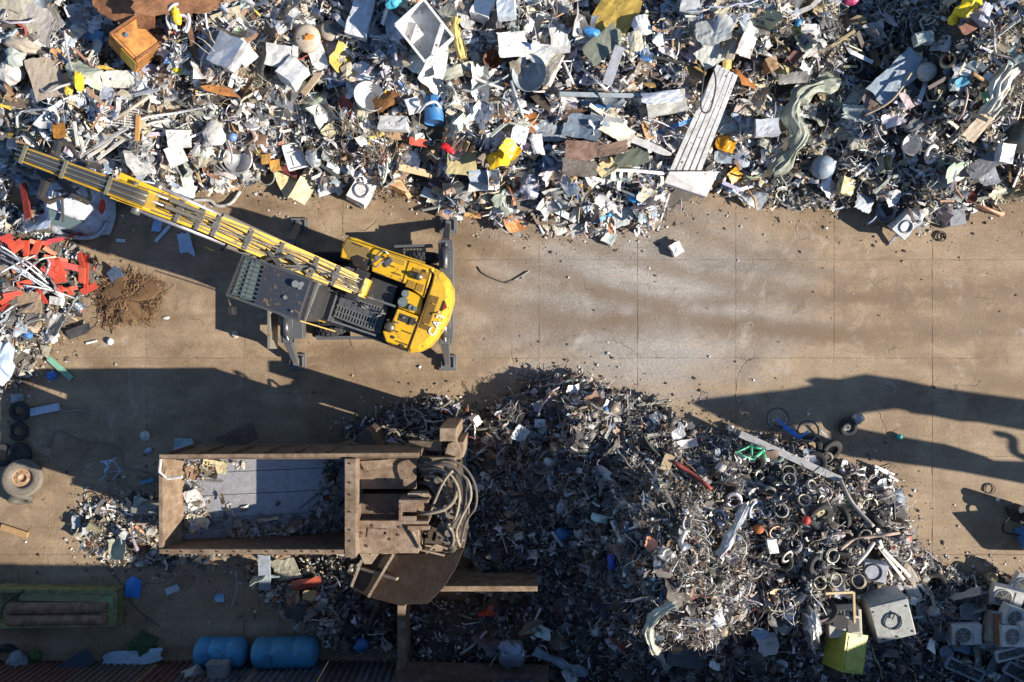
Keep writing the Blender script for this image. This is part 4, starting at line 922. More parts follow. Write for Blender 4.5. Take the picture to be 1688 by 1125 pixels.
def washer(label, px, py, ang, tilt, col=(.72, .72, .72), sc=1.0, lift=.05, group=None, cat='washing machine'):
    p = H(px, py, lift); t = empty('washing_machine', p, label, cat, group, (R(tilt[0]), R(tilt[1]), R(ang))); t.scale = (sc,)*3
    r = random.Random(px); shell_mb(.6, .82, .5, r, .01, 4, 1).build('casing', 'painted_metal', t, col)
    MB().torus(.20, .035, 26, 8, (0, -.06, .515)).build('door_ring', 'bare_metal', t, (.42, .42, .45), smooth=True)
    MB().lathe([(.19, .50), (.17, .46), (.10, .40), (.001, .38)], 22, Matrix.Translation((0, -.06, .04))).build('door_glass', 'glass', t, smooth=True)
    MB().box((0, .33, .515), (.5, .10, .03)).build('control_panel', 'plastic', t, (.35, .37, .4)); m_ = MB(); m_.cyl((.16, .33, .53), (.16, .33, .56), .035, 12); m_.build('knob', 'plastic', t, (.1, .1, .1))
    MB().box((-.15, .33, .532), (.14, .06, .01)).build('drawer', 'plastic', t, (.6, .6, .6))
    foot(p, .35); return t
def acunit(label, px, py, ang, tilt, col=(.62, .61, .57), lift=.05, sc=1.0, w=.82, d=.56, group='outdoor cooling units dumped in the lower right corner', twin=False):
    p = H(px, py, lift); t = empty('air_conditioner', p, label, 'air conditioner', group, (R(tilt[0]), R(tilt[1]), R(ang))); t.scale = (sc,)*3
    r = random.Random(px+py); shell_mb(w, d, .28, r, .006, 4, 1).build('casing', 'plastic', t, col)
    m_ = MB(); cx = -w*.14; m_.lathe([(.001, .285), (.2, .285), (.225, .29)], 24, Matrix.Translation((cx, 0, 0))); m_.build('fan_opening', 'plastic', t, (.03, .035, .04))
    m_ = MB()
    for q in (.05, .09, .13, .17, .21): m_.torus(q, .006, 22, 4, (cx, 0, .305))
    for k in range(6): a = k*PI/3; m_.bar((cx, 0, .305), (cx+.215*math.cos(a), .215*math.sin(a), .305), .01, .008)
    m_.build('fan_grille', 'plastic', t, tuple(c*.75 for c in col))
    MB().torus(.235, .014, 26, 6, (cx, 0, .292)).build('fan_ring', 'plastic', t, col, smooth=True)
    MB().box((w*.33, 0, .29), (.19, d*.82, .012)).build('side_cover', 'plastic', t, tuple(min(1, c*1.08) for c in col))
    foot(p, .32); return t
def rack(label, px, py, w, h, ang, tilt, col, n_=9, cross=2, rad=.012, cat='rack', name='wire_rack', lift=.3, group=None, fr=.018):
    k = (1-1.3/CAMH)/S; w *= k; h *= k; p = H(px, py, lift); t = empty(name, p, label, cat, group, (R(tilt[0]), R(tilt[1]), R(ang)))
    m_ = MB(); m_.tube([(-w/2,-h/2,0),(w/2,-h/2,0),(w/2,h/2,0),(-w/2,h/2,0)], fr, 6, True)
    for j in range(cross): y = -h/2+h*(j+1)/(cross+1); m_.cyl((-w/2, y, 0), (w/2, y, 0), rad, 5)
    m_.build('frame', 'bare_metal' if col[0] < .4 else 'painted_metal', t, col)
    for i in range(n_): x = -w/2+w*(i+1)/(n_+1); m_ = MB(); m_.cyl((x, -h/2, .01), (x, h/2, .01), rad, 5); m_.build('bar', 'painted_metal', t, col)
    return t
def bike(label, pts, col, wheels=(1, 1), cat='bicycle', lift=.45, group=None):
    """pts: rear hub, front hub, seat top, head top, bottom bracket in the picture; lies on its side"""
    P = [H(p[0], p[1], lift) for p in pts]; t = empty('bicycle', P[4], label, cat, group)
    rh, fh, st, hd, bb = P; m_ = MB()
    for a, b_, r_ in ((rh, bb, .012), (rh, st.lerp(bb, .1), .012), (st, bb, .018), (st.lerp(bb, .15), hd, .017), (hd.lerp(fh, .12), bb, .022), (hd, hd.lerp(fh, .2), .022)): m_.cyl(a, b_, r_*2.0, 7)
    m_.build('frame', 'painted_metal', t, col, smooth=True, world=True)
    m_ = MB(); s_ = Vector((0, 0, .05)); m_.cyl(hd.lerp(fh, .2)+s_, fh+s_, .02, 6); m_.cyl(hd.lerp(fh, .2)-s_, fh-s_, .02, 6); m_.build('fork', 'painted_metal', t, tuple(min(1, c*1.2+.05) for c in col), True, world=True)
    d = (hd-fh).normalized(); m_ = MB(); e = hd+d*.1; m_.tube(smooth_path([e+Vector((0, 0, .28))+d*-.1, e+Vector((0, 0, .2)), e, e-Vector((0, 0, .2)), e-Vector((0, 0, .28))-d*.1]), .016, 6); m_.build('handlebar', 'bare_metal', t, (.35, .35, .37), True, world=True)
    m_ = MB(); q = (st-bb).normalized(); m_.bar(st+q*.12-(fh-rh).normalized()*.12, st+q*.12+(fh-rh).normalized()*.12, .12, .05, w1=.04); m_.cyl(st, st+q*.12, .013, 6); m_.build('saddle', 'rubber', t, (.03, .03, .035), world=True)
    m_ = MB(); m_.torus(.09, .012, 18, 5, tuple(bb)); m_.bar(bb, bb+Vector((.12, .08, .06)), .03, .02); m_.bar(bb, bb-Vector((.12, .08, .06)), .03, .02); m_.build('crankset', 'bare_metal', t, (.3, .3, .3), world=True)
    for hub, on_ in ((rh, wheels[0]), (fh, wheels[1])):
        if not on_: continue
        o = MB().torus(.31, .018, 30, 6, tuple(hub)).build('wheel', 'rubber', t, (.06, .06, .065), True, world=True)
        m_ = MB(); m_.torus(.285, .010, 30, 4, tuple(hub))
        for k in range(14): a = 2*PI*k/14; m_.cyl(hub, hub+Vector((.28*math.cos(a), .28*math.sin(a), 0)), .0035, 3)
        m_.build('rim', 'bare_metal', o, (.5, .5, .52), world=True)
    return t
def rope(label, pts, rad, col, name='cable', cat='cable', lift=.03, mat='wire', group=None): return pipe(label, pts, rad, col, cat, name, mat, lift, 5, 5, group=group)

WHT = (.78, .78, .77); LG = (.52, .53, .53); MG = (.27, .28, .30); DG = (.09, .095, .105); BG = (.36, .42, .50); BEI = (.52, .45, .33); TAN = (.48, .32, .17)
RST = (.26, .10, .04); RBR = (.20, .105, .065); WD = (.50, .31, .15); YLW = (.75, .47, .02); RED = (.52, .045, .025); ORG = (.72, .26, .02); BLU = (.03, .15, .42); KHA = (.50, .42, .22)
# ---- upper heap, left part
t = empty('metal_cabinet', H(222, 82, .35), 'rusty orange steel cabinet with a yellow side tipped on the heap, upper left', 'cabinet', None, (R(-24), R(16), R(-48)))
shell_mb(.95, .86, .72, random.Random(5), .006, 4, 1).build('body', 'rusted_metal', t, (.52, .23, .06))
m_ = MB(); m_.box((-.02, 0, .735), (.74, .72, .03)); m_.build('door', 'rusted_metal', t, (.56, .24, .06), bevel=.008)
m_ = MB(); m_.box((-.2, -.16, .77), (.10, .12, .05)); m_.cyl((-.2, -.16, .78), (-.2, -.16, .84), .035, 10); m_.build('lock', 'bare_metal', t, (.25, .3, .35))
for q in (-.42, .42): m_ = MB(); m_.box((q-.02, 0, .745), (.05, .84, .04)); m_.build('door_frame', 'rusted_metal', t, (.28, .12, .05))
m_ = MB(); m_.box((.20, -.442, .34), (.5, .02, .6)); m_.build('side_panel', 'painted_metal', t, (.72, .42, .02)); foot(H(222, 82, .3), .55)
panel('large rust brown plate lying at the top edge beside the orange cabinet', 205, 6, 120, 62, -28, (.34, .145, .065), mat='rusted_metal', amp=.08, lift=.5, tilt=(5, -8))
panel('long rust brown plate at the top edge above the white hose loops', 290, -2, 130, 46, 4, (.32, .15, .07), mat='rusted_metal', amp=.06, lift=.6, tilt=(6, 4))
for k, (cx_, cy_, rr) in enumerate(((293, 30, .42), (298, 34, .34), (300, 40, .27))):
    P = [(cx_+rr*S*math.cos(a)*.75, cy_-rr*S*math.sin(a), .6) for a in [R(q) for q in range(-60, 230, 24)]]
    pipe(('outermost', 'middle', 'innermost')[k]+' grey white hose loop beside the rust plate at the top', P, .04, (.6, .6, .6), 'hose', 'hose_loop', 'plastic')
sack('yellow plastic lump inside the hose loops near the top', 296, 27, 14, 30, .3, 10, YLW, 'plastic waste', 'plastic', 'plastic_lump', .4)
beam('rusty flat bar running down from the hose loops', (308, 30, .6), (326, 105, .4), .13, .05, RBR, mat='rusted_metal', chan=False)
beam('short rusty bar below the flat bar, near the orange bow plate', (331, 112, .4), (337, 140, .4), .12, .05, RBR, mat='rusted_metal', chan=False)
m_ = MB(); m_.prism([(-.52, -.02), (-.2, .12), (.3, .10), (.56, -.06), (.1, -.12), (-.35, -.10)], 0, .03)
for q in (-.25, .05): m_.cyl((q, 0, .02), (q, 0, .05), .03, 8)
put_single(m_, 'bow_plate', 'rusted_metal', (.5, .21, .06), 363, 149, .5, (0, R(6), R(-12)), 'orange rusty bow shaped plate with two holes in the upper left heap', 'metal plate', r=.3)
cabinet('crushed silver casing with a white end, right of the hose loops', 383, 92, 44, 50, .4, -30, (.66, .67, .70), mat='bare_metal', dents=5, jit=.05, lift=.3)
cabinet('white square box end beside the crushed silver casing', 406, 90, 27, 30, .42, 38, WHT, lift=.42)
panel('blue grey shaded plate left of the crushed silver casing', 342, 92, 34, 30, 20, BG)
cabinet('pale grey cube with a bright lower half, upper left of centre', 462, 95, 38, 34, .4, -8, LG, lift=.35)
cabinet('white box standing on its corner near the tan plank, upper left of centre', 488, 128, 34, 38, .45, -38, (.7, .71, .70), lift=.4)
beam('tan plank leaning against the white corner box', (528, 118, .6), (500, 155, .3), .17, .06, (.55, .42, .28), 'plank', 'plank', 'timber', chan=False)
panel('ivory curled sheet left of the pale grey cube', 428, 108, 22, 62, -14, (.66, .62, .5), amp=.6)
panel('white bent door standing beside the thin tree of wires', 520, 84, 26, 60, 18, WHT, lift=.45)
basin('dusty beige upside down dish with an orange centre, upper middle left', 506, 63, .36, .12, (10, -5), (.60, .50, .38), 'dish', down=True, lift=.45)
sack('orange lump in the middle of the beige dish', 510, 62, 18, 10, .12, 0, (.75, .28, .06), 'plastic waste', 'plastic', 'plastic_lump', .55)
basin('brown grey parasol shaped dish at the upper middle left', 545, 50, .30, .1, (-8, 10), (.42, .36, .28), 'dish', down=True, lift=.4)
cabinet('long pale steel casing standing upright at the top, left of the turquoise bag', 598, 25, 34, 78, .35, -14, (.66, .68, .72), lift=.45, dents=4, jit=.03)
panel('dark crumpled sheet just below the long pale casing', 610, 66, 44, 36, -35, (.16, .18, .25), amp=.5)
sack('turquoise bag at the top edge', 650, 6, 22, 22, .3, 0, (.06, .42, .58), mat='plastic', name='plastic_bag', lift=.4)
panel('light blue grey crumpled sheet under the turquoise bag', 652, 42, 34, 50, 6, (.50, .56, .63), amp=.45)
beam('thin white strip beside the turquoise bag', (640, 8, .6), (630, 40, .5), .10, .05, WHT)
# open white fridge shell (kite)
t = empty('fridge_shell', H(704, 55, .55), 'big white open fridge shell lying on its back, upper centre', 'fridge', None, (R(8), R(-10), R(38)))
shell_mb(.92, 1.15, .42, random.Random(3), .012, 5, 1, opened=True).build('cabinet', 'painted_metal', t, (.80, .80, .77))
m_ = MB()
for a, b_ in (((-.47, -.58), (.47, -.58)), ((.47, -.58), (.47, .58)), ((.47, .58), (-.47, .58)), ((-.47, .58), (-.47, -.58))): m_.bar((a[0], a[1], .43), (b_[0], b_[1], .43), .06, .03)
m_.build('rim', 'plastic', t, (.82, .82, .80)); m_ = MB(); m_.bar((-.2, -.6, .5), (.45, -.2, .5), .12, .05); m_.build('door_strip', 'painted_metal', t, WHT); foot(H(704, 55, .3), .6)
panel('white crushed side panel hanging down right of the open fridge shell', 726, 92, 22, 66, -4, WHT, amp=.2, lift=.55)
panel('ivory crumpled panel below the open fridge shell', 690, 98, 58, 42, -30, (.66, .65, .58), amp=.5)
panel('white torn sheet below right of the fridge shell', 718, 138, 52, 30, -40, WHT, amp=.4)
panel('green grey crushed bumper reaching right from the fridge shell', 755, 117, 56, 18, 24, (.36, .38, .31), amp=.4)
ribbon('yellow curved bumper right of the open fridge shell', [(752, 30, .5), (750, 50, .55), (757, 72, .5), (763, 96, .45)], .24, (.60, .48, .16), 'bumper', 'bumper', 'plastic', seed=2)
panel('square olive grey plate above the yellow bumper', 738, 20, 24, 24, 35, (.27, .28, .25), amp=.1)
panel('white slim door right of the yellow bumper', 765, 31, 17, 32, 22, WHT, amp=.1)
cabinet('white monitor casing with a dark label, top right of the yellow bumper', 797, 22, 32, 32, .4, -20, WHT, 'monitor', mat='plastic', lift=.45, name='monitor_casing')
cabinet('pale blue and white cube at the top edge, right of the white monitor casing', 836, 18, 28, 32, .4, 4, (.62, .70, .78), lift=.4)
panel('big white bent sheet right of the brown bucket', 845, 72, 46, 40, 8, WHT, amp=.25, lift=.5)
t = basin('dark brown rusty bucket with a thin handle, upper centre', 812, 97, .24, .35, (25, 12), (.20, .09, .05), 'bucket', mat='rusted_metal', name='bucket', lift=.2)
panel('pale green bent strip below the slim white door', 784, 107, 14, 40, -4, (.52, .56, .42), amp=.3)
panel('white ripped plate with a square hole, left of the blue barrel rim', 595, 120, 36, 34, 25, (.70, .74, .80), amp=.5)
basin('dented white washing drum lying open beside a rusty patch, centre of the upper heap', 610, 158, .42, .34, (-14, 22), (.72, .72, .70), 'drum', name='washing_drum', lift=.2)
panel('rust brown crumpled mat at the right of the white drum', 636, 165, 42, 26, 25, (.30, .13, .04), mat='rusted_metal', amp=.5, lift=.4)
rack('brown wire grille below the white ripped plate', 668, 153, 26, 30, 20, (10, 5), (.50, .38, .28), 7, 3)
cabinet('small white box left of the blue barrel', 682, 177, 22, 20, .3, 20, WHT, lift=.35)
# blue barrel
t = empty('barrel', H(716, 199, .35), 'blue steel barrel with pale markings lying in the upper heap', 'barrel', None, (R(86), R(0), R(2)))
t.location += Vector((0, .25, .12)); pr = [(.001, -.34), (.26, -.34), (.265, -.31), (.26, -.28), (.26, -.02), (.275, 0), (.26, .02), (.26, .28), (.265, .31), (.26, .34)]
MB().lathe(pr, 26).build('shell', 'painted_metal', t, (.03, .20, .48), smooth=True); MB().lathe([(.25, .30), (.001, .30)], 26).build('lid', 'painted_metal', t, (.025, .12, .30))
m_ = MB()
for k, (a, z) in enumerate(((-.2, .12), (.02, .10), (-.1, -.12), (.12, -.14))): m_.add([(.264*math.sin(a-.06), -.264*math.cos(a-.06), z-.06), (.264*math.sin(a+.06), -.264*math.cos(a+.06), z-.06), (.264*math.sin(a+.06), -.264*math.cos(a+.06), z+.05), (.264*math.sin(a-.06), -.264*math.cos(a-.06), z+.05)], [(0, 1, 2, 3)])
m_.build('marking', 'plastic', t, (.6, .66, .72)); foot(H(716, 199, .2), .4)
pipe('white curved hose arching over the blue barrel', [(690, 186, .5), (702, 172, .7), (718, 168, .75), (726, 178, .6)], .035, WHT, 'hose', 'hose', 'plastic')
cabinet('white drawer unit left of the blue barrel', 652, 207, 48, 22, .3, -4, WHT, lift=.35)
panel('brown cardboard flap under the white drawer unit', 660, 224, 44, 14, -4, (.42, .27, .15), mat='cloth', amp=.1)
panel('square khaki board at the foot of the centre heap', 761, 268, 48, 40, -3, (.50, .42, .20), 'board', mat='timber', amp=.08, lift=.4, tilt=(4, 6), name='board')
sack('bright red crushed bottle just above the khaki board', 738, 246, 26, 12, .16, -35, (.72, .02, .03), 'plastic waste', 'plastic', 'plastic_lump', .45)
panel('dull red plastic shard left of the bright red bottle', 690, 234, 30, 13, -8, (.52, .10, .06), 'plastic waste', mat='plastic', name='plastic_shard', lift=.5)
for k, (a, b_) in enumerate((((738,213),(730,234)), ((754,228),(746,244)), ((764,232),(756,248)), ((772,234),(766,248)), ((782,240),(776,250)), ((704,252),(720,268)), ((712,246),(724,262)))):
    beam('short wooden batten in the row above the khaki board' if k < 5 else 'short wooden batten left of the khaki board', a+(.45,), b_+(.35,), .10, .05, WD, 'batten', 'wooden_batten', 'timber', chan=False, group='short battens above the khaki board')
beam('long wooden plank pointing down to the right of the washing machine', (646, 282, .3), (676, 325, .12), .13, .05, (.60, .40, .2), 'plank', 'plank', 'timber', chan=False)
beam('pale wooden board under the foil sheet, left of the khaki board', (657, 275, .4), (712, 288, .35), .20, .06, (.55, .40, .24), 'plank', 'plank', 'timber', chan=False)
panel('shiny foil sheet left of the khaki board', 677, 262, 34, 28, -20, (.72, .73, .76), mat='bare_metal', amp=.4)
cabinet('brown cardboard carton at the foot of the centre heap', 744, 312, 28, 22, .32, 8, (.55, .38, .27), 'carton', mat='timber', name='carton', lift=.15)
panel('black plastic sheet left of the brown carton', 693, 297, 34, 20, -15, (.035, .035, .04), 'plastic sheet', mat='plastic', name='plastic_sheet', amp=.3)
cabinet('small pale blue bin left of the brown carton', 706, 321, 22, 18, .3, -20, (.55, .63, .68), 'bin', mat='plastic', name='plastic_bin', lift=.05)
panel('dark grey tarpaulin strip reaching right from the brown carton', 782, 300, 70, 18, 22, (.07, .08, .085), 'tarpaulin', mat='cloth', name='tarpaulin', amp=.5)
pipe('grey pipe running out over the concrete below the carton', [(692, 347, .1), (740, 337, .25), (778, 328, .35)], .045, (.42, .42, .40))
beam('orange wooden block lying at the edge of the concrete, below the carton', (765, 353, .12), (793, 357, .12), .13, .1, (.62, .36, .14), 'block', 'wooden_block', 'timber', chan=False)
panel('orange red rag beside the wooden block', 798, 348, 24, 9, 15, (.70, .18, .05), 'rag', mat='cloth', name='rag', lift=.2)
pipe('leaning brown stick right of the carton', [(782, 350, .15), (818, 296, .55)], .03, WD, 'stick', 'wooden_stick', 'timber')
pipe('upright orange stick right of the carton', [(786, 345, .2), (780, 306, .4)], .035, (.62, .40, .16), 'stick', 'wooden_stick', 'timber')
washer('white front loading washing machine at the foot of the heap, its round door up', 598, 318, -30, (-8, 6), lift=.05)
t = empty('plastic_tray', H(486, 258, .4), 'white tray like fridge door lying on the left part of the upper heap', 'fridge door', None, (R(4), R(5), R(16)))
m_ = MB(); m_.box((0, 0, 0), (.50, .72, .05)); m_.build('panel', 'plastic', t, WHT); m_ = MB()
for c_, d_ in (((0, .35, .05), (.52, .04, .08)), ((0, -.35, .05), (.52, .04, .08)), ((.25, 0, .05), (.04, .66, .08)), ((-.25, 0, .05), (.04, .66, .08))): m_.box(c_, d_)
m_.build('rim', 'plastic', t, (.74, .76, .76), bevel=.006); m_ = MB(); m_.box((0, .12, .05), (.44, .02, .05)); m_.build('shelf', 'plastic', t, WHT); m_ = MB(); m_.box((.05, -.12, .04), (.26, .28, .05)); m_.build('tray', 'plastic', t, (.85, .85, .86)); foot(H(486, 258, .3), .35)
panel('cream folded sheet at the foot of the left heap, under the fridge door', 478, 300, 40, 46, 20, (.66, .55, .30), amp=.25, lift=.3)
panel('pale cream sheet with a long crease beside the cream folded one', 504, 305, 30, 66, -28, (.70, .63, .40), amp=.2, lift=.38)
panel('maroon strip between the cream sheets and the fridge door', 478, 283, 34, 12, -25, (.16, .03, .03), lift=.35)
cabinet('small orange box left of the white fridge door', 456, 274, 17, 17, .2, 10, (.62, .33, .08), 'box', mat='plastic', name='small_box', lift=.4)
cabinet('dull orange box behind the small orange box', 440, 263, 15, 17, .2, 4, (.42, .22, .06), 'box', mat='plastic', name='small_box', lift=.4)
sack('dented silver bin lying right of the fridge door', 519, 262, 26, 34, .4, 20, (.62, .64, .66), 'bin', 'bare_metal', 'dented_bin', .2, .12)
basin('dark tub with a pale rim, centre left of the upper heap', 577, 236, .26, .2, (20, -15), (.12, .10, .12), 'tub', mat='plastic', name='plastic_tub')
ring('thin bicycle tyre lying near the foot of the left heap', 438, 289, .27, .02, (15, -10), (.3, .33, .27), 'tyre', mat='rubber', name='tyre', lift=.35)
basin('steel drum bowl with concentric rings, left of the fridge door', 392, 262, .38, .3, (8, 10), (.55, .56, .58), 'drum', mat='bare_metal', name='washing_drum', lift=.25)
ring('grey steel hoop around the drum bowl', 388, 260, .44, .03, (10, 12), (.45, .46, .48), 'hoop', lift=.5)
cabinet('white square appliance lid, right of the yellow boom', 292, 257, 28, 30, .3, 25, WHT, lift=.45)
sack('white wash tub frame above the drum bowl', 355, 222, 36, 40, .25, 0, (.62, .62, .6), 'appliance part', 'painted_metal', 'tub_frame', .3, .2)
basin('small blue bowl right of the white tub frame', 384, 226, .12, .12, (0, 0), (.16, .28, .55), 'bowl', mat='plastic', name='bowl', down=True, lift=.4)
cabinet('white block in the heap above the square lid', 298, 232, 34, 26, .35, 6, WHT, lift=.45, dents=3, jit=.03)
panel('white casing with a round end near the concrete, above the boom', 303, 311, 38, 22, -14, WHT, amp=.35, lift=.35)
panel('ivory door leaning near the concrete above the boom', 307, 292, 18, 36, 12, (.66, .68, .60), amp=.15, lift=.35)
beam('tan plank beside the ivory door', (325, 285, .35), (335, 316, .12), .07, .05, TAN, 'plank', 'plank', 'timber', chan=False)
pipe('curved grey rubber strip on the concrete above the boom', [(318, 330, .05), (345, 330, .05), (358, 339, .06), (380, 335, .1), (396, 315, .1)], .05, (.5, .5, .48), 'rubber strip', 'rubber_strip', 'rubber')
rack('white wire shelf lying in the left part of the upper heap', 195, 192, 62, 28, -6, (8, 4), WHT, 2, 6)
rack('small pale grille left of the orange bow plate', 310, 160, 20, 30, -8, (5, 12), (.56, .52, .40), 5, 3)
pipe('long pale pipe curving right from the white wire shelf', [(195, 214, .5), (235, 195, .6), (290, 186, .6), (338, 176, .55)], .035, (.62, .62, .64))
pipe('second long pale pipe just below the curved one', [(208, 224, .5), (246, 204, .6), (280, 198, .55)], .035, (.62, .60, .56))
pipe('tan pipe slanting up from the white wire shelf', [(185, 197, .5), (215, 180, .55), (248, 157, .55)], .05, (.46, .40, .32))
for k, (a, b_) in enumerate((((120,266),(158,240)), ((128,262),(146,226)), ((138,250),(130,216)), ((145,258),(190,230)), ((154,244),(210,210)), ((160,262),(205,228)), ((122,200),(128,240)))):
    beam('pale channel strip in the bundle right of the boom tip', a+(.5,), b_+(.55,), .08, .05, (.62, .61, .58), 'metal strip', 'channel_strip', group='pale channel strips right of the boom tip')
panel('orange triangular plate left of the white wire shelf', 97, 211, 20, 36, 12, (.62, .28, .04), mat='rusted_metal', amp=.1, lift=.5)
beam('rust red flat beam running up right from the boom', (78, 250, .45), (126, 236, .5), .2, .05, (.30, .17, .12), mat='rusted_metal', chan=False)
beam('orange wooden post standing above the boom', (228, 190, .6), (226, 232, .5), .11, .06, (.55, .28, .08), 'post', 'wooden_post', 'timber', chan=False)
panel('brown rusty bracket plate above the boom', 222, 284, 22, 28, 8, (.34, .18, .11), mat='rusted_metal', amp=.15)
sack('yellow and blue plastic hose reel, left part of the upper heap', 136, 139, 13, 34, .35, 5, YLW, 'plastic waste', 'plastic', 'plastic_reel', .4, .3)
sack('yellow plastic scrap left of the yellow hose reel', 116, 150, 14, 15, .2, 5, (.72, .52, .05), 'plastic waste', 'plastic', 'plastic_lump', .4)
beam('brown plank pointing down right from the yellow hose reel', (142, 145, .5), (170, 172, .4), .08, .05, (.42, .28, .18), 'plank', 'plank', 'timber', chan=False)
beam('thin brown lath above the yellow hose reel', (121, 78, .6), (160, 118, .5), .06, .04, (.40, .2, .13), 'plank', 'plank', 'timber', chan=False)
pipe('thin grey rod standing above the yellow hose reel', [(106, 50, .8), (112, 90, .7), (121, 122, .5)], .03, (.45, .42, .42), 'rod', 'metal_rod')
pipe('bent white pipe crossing to the yellow hose reel', [(52, 128, .5), (73, 152, .6), (100, 142, .6), (134, 134, .6)], .035, (.60, .58, .54), sm=2)
panel('folded tan carton above the bent white pipe', 112, 128, 30, 18, 20, (.52, .33, .16), 'carton', mat='timber', name='carton', amp=.3)
sack('big dusty white bag at the left edge, below the green cushion', 28, 124, 40, 40, .5, 0, (.60, .56, .52), name='filled_bag', lift=.1)
sack('pale green cushion at the left edge above the dusty white bag', 33, 96, 30, 32, .4, 0, (.42, .47, .42), 'cushion', name='cushion', lift=.2)
sack('long beige rolled rug curving over the pale green cushion', 42, 76, 62, 20, .3, -12, (.55, .46, .36), 'rug', name='rolled_rug', lift=.3)
panel('flat brown grey board right of the dusty white bag', 76, 128, 48, 66, 18, (.34, .29, .23), 'board', mat='timber', name='board', amp=.05, lift=.45)
panel('crumpled grey beige tarpaulin in the top left corner', 28, 25, 62, 60, 10, (.40, .37, .30), 'tarpaulin', mat='cloth', name='tarpaulin', amp=.3, lift=.3)
panel('grey tarpaulin fold right of the corner tarpaulin', 62, 42, 50, 56, -20, (.38, .35, .33), 'tarpaulin', mat='cloth', name='tarpaulin', amp=.35, lift=.3)
panel('white striped torn panel near the top left corner', 84, 26, 24, 60, 40, (.64, .62, .60), amp=.2, lift=.5)
panel('white grey crumpled box lid above the blue tray', 128, 26, 30, 34, 20, (.60, .62, .66), amp=.4, lift=.3)
cabinet('blue plastic tray in the dark hollow left of the orange cabinet', 162, 62, 34, 18, .2, -15, (.12, .30, .52), 'tray', mat='plastic', name='plastic_tray', lift=.15)
panel('white bent hood below the orange cabinet', 195, 130, 50, 26, 4, (.62, .62, .57), amp=.4, lift=.45)
panel('blue grey bucket side below the yellow hose reel', 176, 158, 28, 28, -18, (.52, .56, .66), amp=.3, lift=.4)
sack('yellow plastic piece below the right corner of the orange cabinet', 294, 118, 16, 9, .15, -15, (.75, .60, .02), 'plastic waste', 'plastic', 'plastic_lump', .45)
pipe('bent white tube frame at the left edge above the boom tip', [(30, 214, .5), (28, 190, .7), (50, 181, .7), (92, 182, .7), (95, 205, .5)], .035, WHT, sm=2, name='tube_frame')

brush('dry grey brown brush clump in the heap above the washing machine', 612, 250, .95, .75, 300, [(.20,.16,.11),(.32,.25,.17),(.09,.075,.06)], 3)
brush('lighter dry brush fringe at the heap foot right of the washing machine', 640, 305, .6, .45, 150, [(.36,.27,.19),(.22,.16,.11)], 4, h=.3, lmax=.6)
brush('wiry dry stalks between the orange bow plate and the corner box', 410, 140, .9, .6, 220, [(.42,.36,.26),(.28,.22,.15)], 5, h=.5, lmax=.7)
# ---- upper heap, middle
panel('large curved mustard sheet with an olive underside at the top, right of centre', 1008, 34, 62, 88, -30, (.58, .40, .08), amp=.28, lift=.5)
panel('olive grey sheet below the mustard sheet', 996, 72, 70, 36, 42, (.20, .22, .17), amp=.15, lift=.35)
panel('white upright panel at the left of the mustard sheet', 1000, 22, 18, 44, 12, WHT, amp=.15, lift=.6)
panel('bright white crumpled sheet right of the mustard sheet', 1057, 42, 26, 32, 20, (.84, .84, .83), amp=.4, lift=.6)
panel('cream torn sheet below the bright white one', 1048, 68, 22, 32, 10, (.68, .62, .46), amp=.4, lift=.5)
beam('flat grey steel strip below the olive sheet', (1022, 76, .6), (1000, 140, .5), .26, .05, (.45, .46, .50), chan=True)
sack('small bright blue bag left of the mustard sheet', 975, 55, 26, 14, .2, -15, (.05, .28, .65), mat='plastic', name='plastic_bag', lift=.35)
panel('grey triangular sheet left of the blue bag', 922, 62, 30, 32, 15, (.46, .47, .46), amp=.35, lift=.4)
panel('long level white strip across the middle of the upper heap', 905, 80, 66, 14, -6, (.74, .72, .68), amp=.1, lift=.6)
panel('crumpled white plate at the left end of the white strip', 890, 88, 36, 30, -20, (.70, .72, .70), amp=.5, lift=.5)
basin('big grey blue dented bowl below the crumpled white plate', 872, 120, .46, .3, (12, -18), (.34, .39, .43), 'bowl', mat='painted_metal', name='dented_bowl', lift=.25)
panel('long pale crumpled sheet running down from the white strip', 906, 112, 28, 56, -24, (.62, .58, .50), amp=.45, lift=.5)
beam('long blue grey flat bar lying level across the upper heap', (922, 155, .7), (1058, 158, .7), .12, .05, (.30, .35, .38), chan=False)
cabinet('long beige box with a blue lid, left of the ribbed panel', 1098, 171, 62, 34, .45, 8, (.68, .66, .58), lift=.45)
panel('silver blue crumpled lid on top of the long beige box', 1092, 160, 66, 18, 8, (.60, .64, .72), mat='bare_metal', amp=.35, lift=.95)
pipe('white pipe slanting down right below the flat bar', [(960, 112, .6), (1000, 148, .6)], .04, WHT)
pipe('second white pipe slanting down right, above the flat bar', [(928, 100, .6), (945, 138, .5)], .04, WHT)
pipe('pair of thin blue grey rods at the left of the bowl', [(842, 133, .6), (862, 192, .5)], .04, (.42, .48, .55))
panel('yellow crumpled plastic sheet at the centre of the upper heap', 822, 262, 36, 28, 15, (.86, .52, .01), 'plastic sheet', mat='plastic', name='plastic_sheet', amp=.6, lift=.5)
panel('yellow plastic flap right of the yellow crumpled sheet', 842, 246, 30, 26, -35, (.86, .54, .01), 'plastic sheet', mat='plastic', name='plastic_sheet', amp=.6, lift=.6)
panel('pale blue board just right of the yellow plastic', 856, 222, 26, 28, -12, (.58, .64, .70), amp=.1, lift=.55)
panel('white crumpled tubes stack below the pale blue board', 886, 238, 20, 36, 8, (.78, .76, .74), amp=.6, lift=.5)
panel('large dark slate blue sheet above the brown plate', 960, 208, 60, 38, -10, (.16, .22, .29), amp=.3, lift=.6)
panel('grey green crushed panel left of the slate blue sheet', 900, 215, 58, 34, 5, (.20, .24, .27), amp=.35, lift=.45)
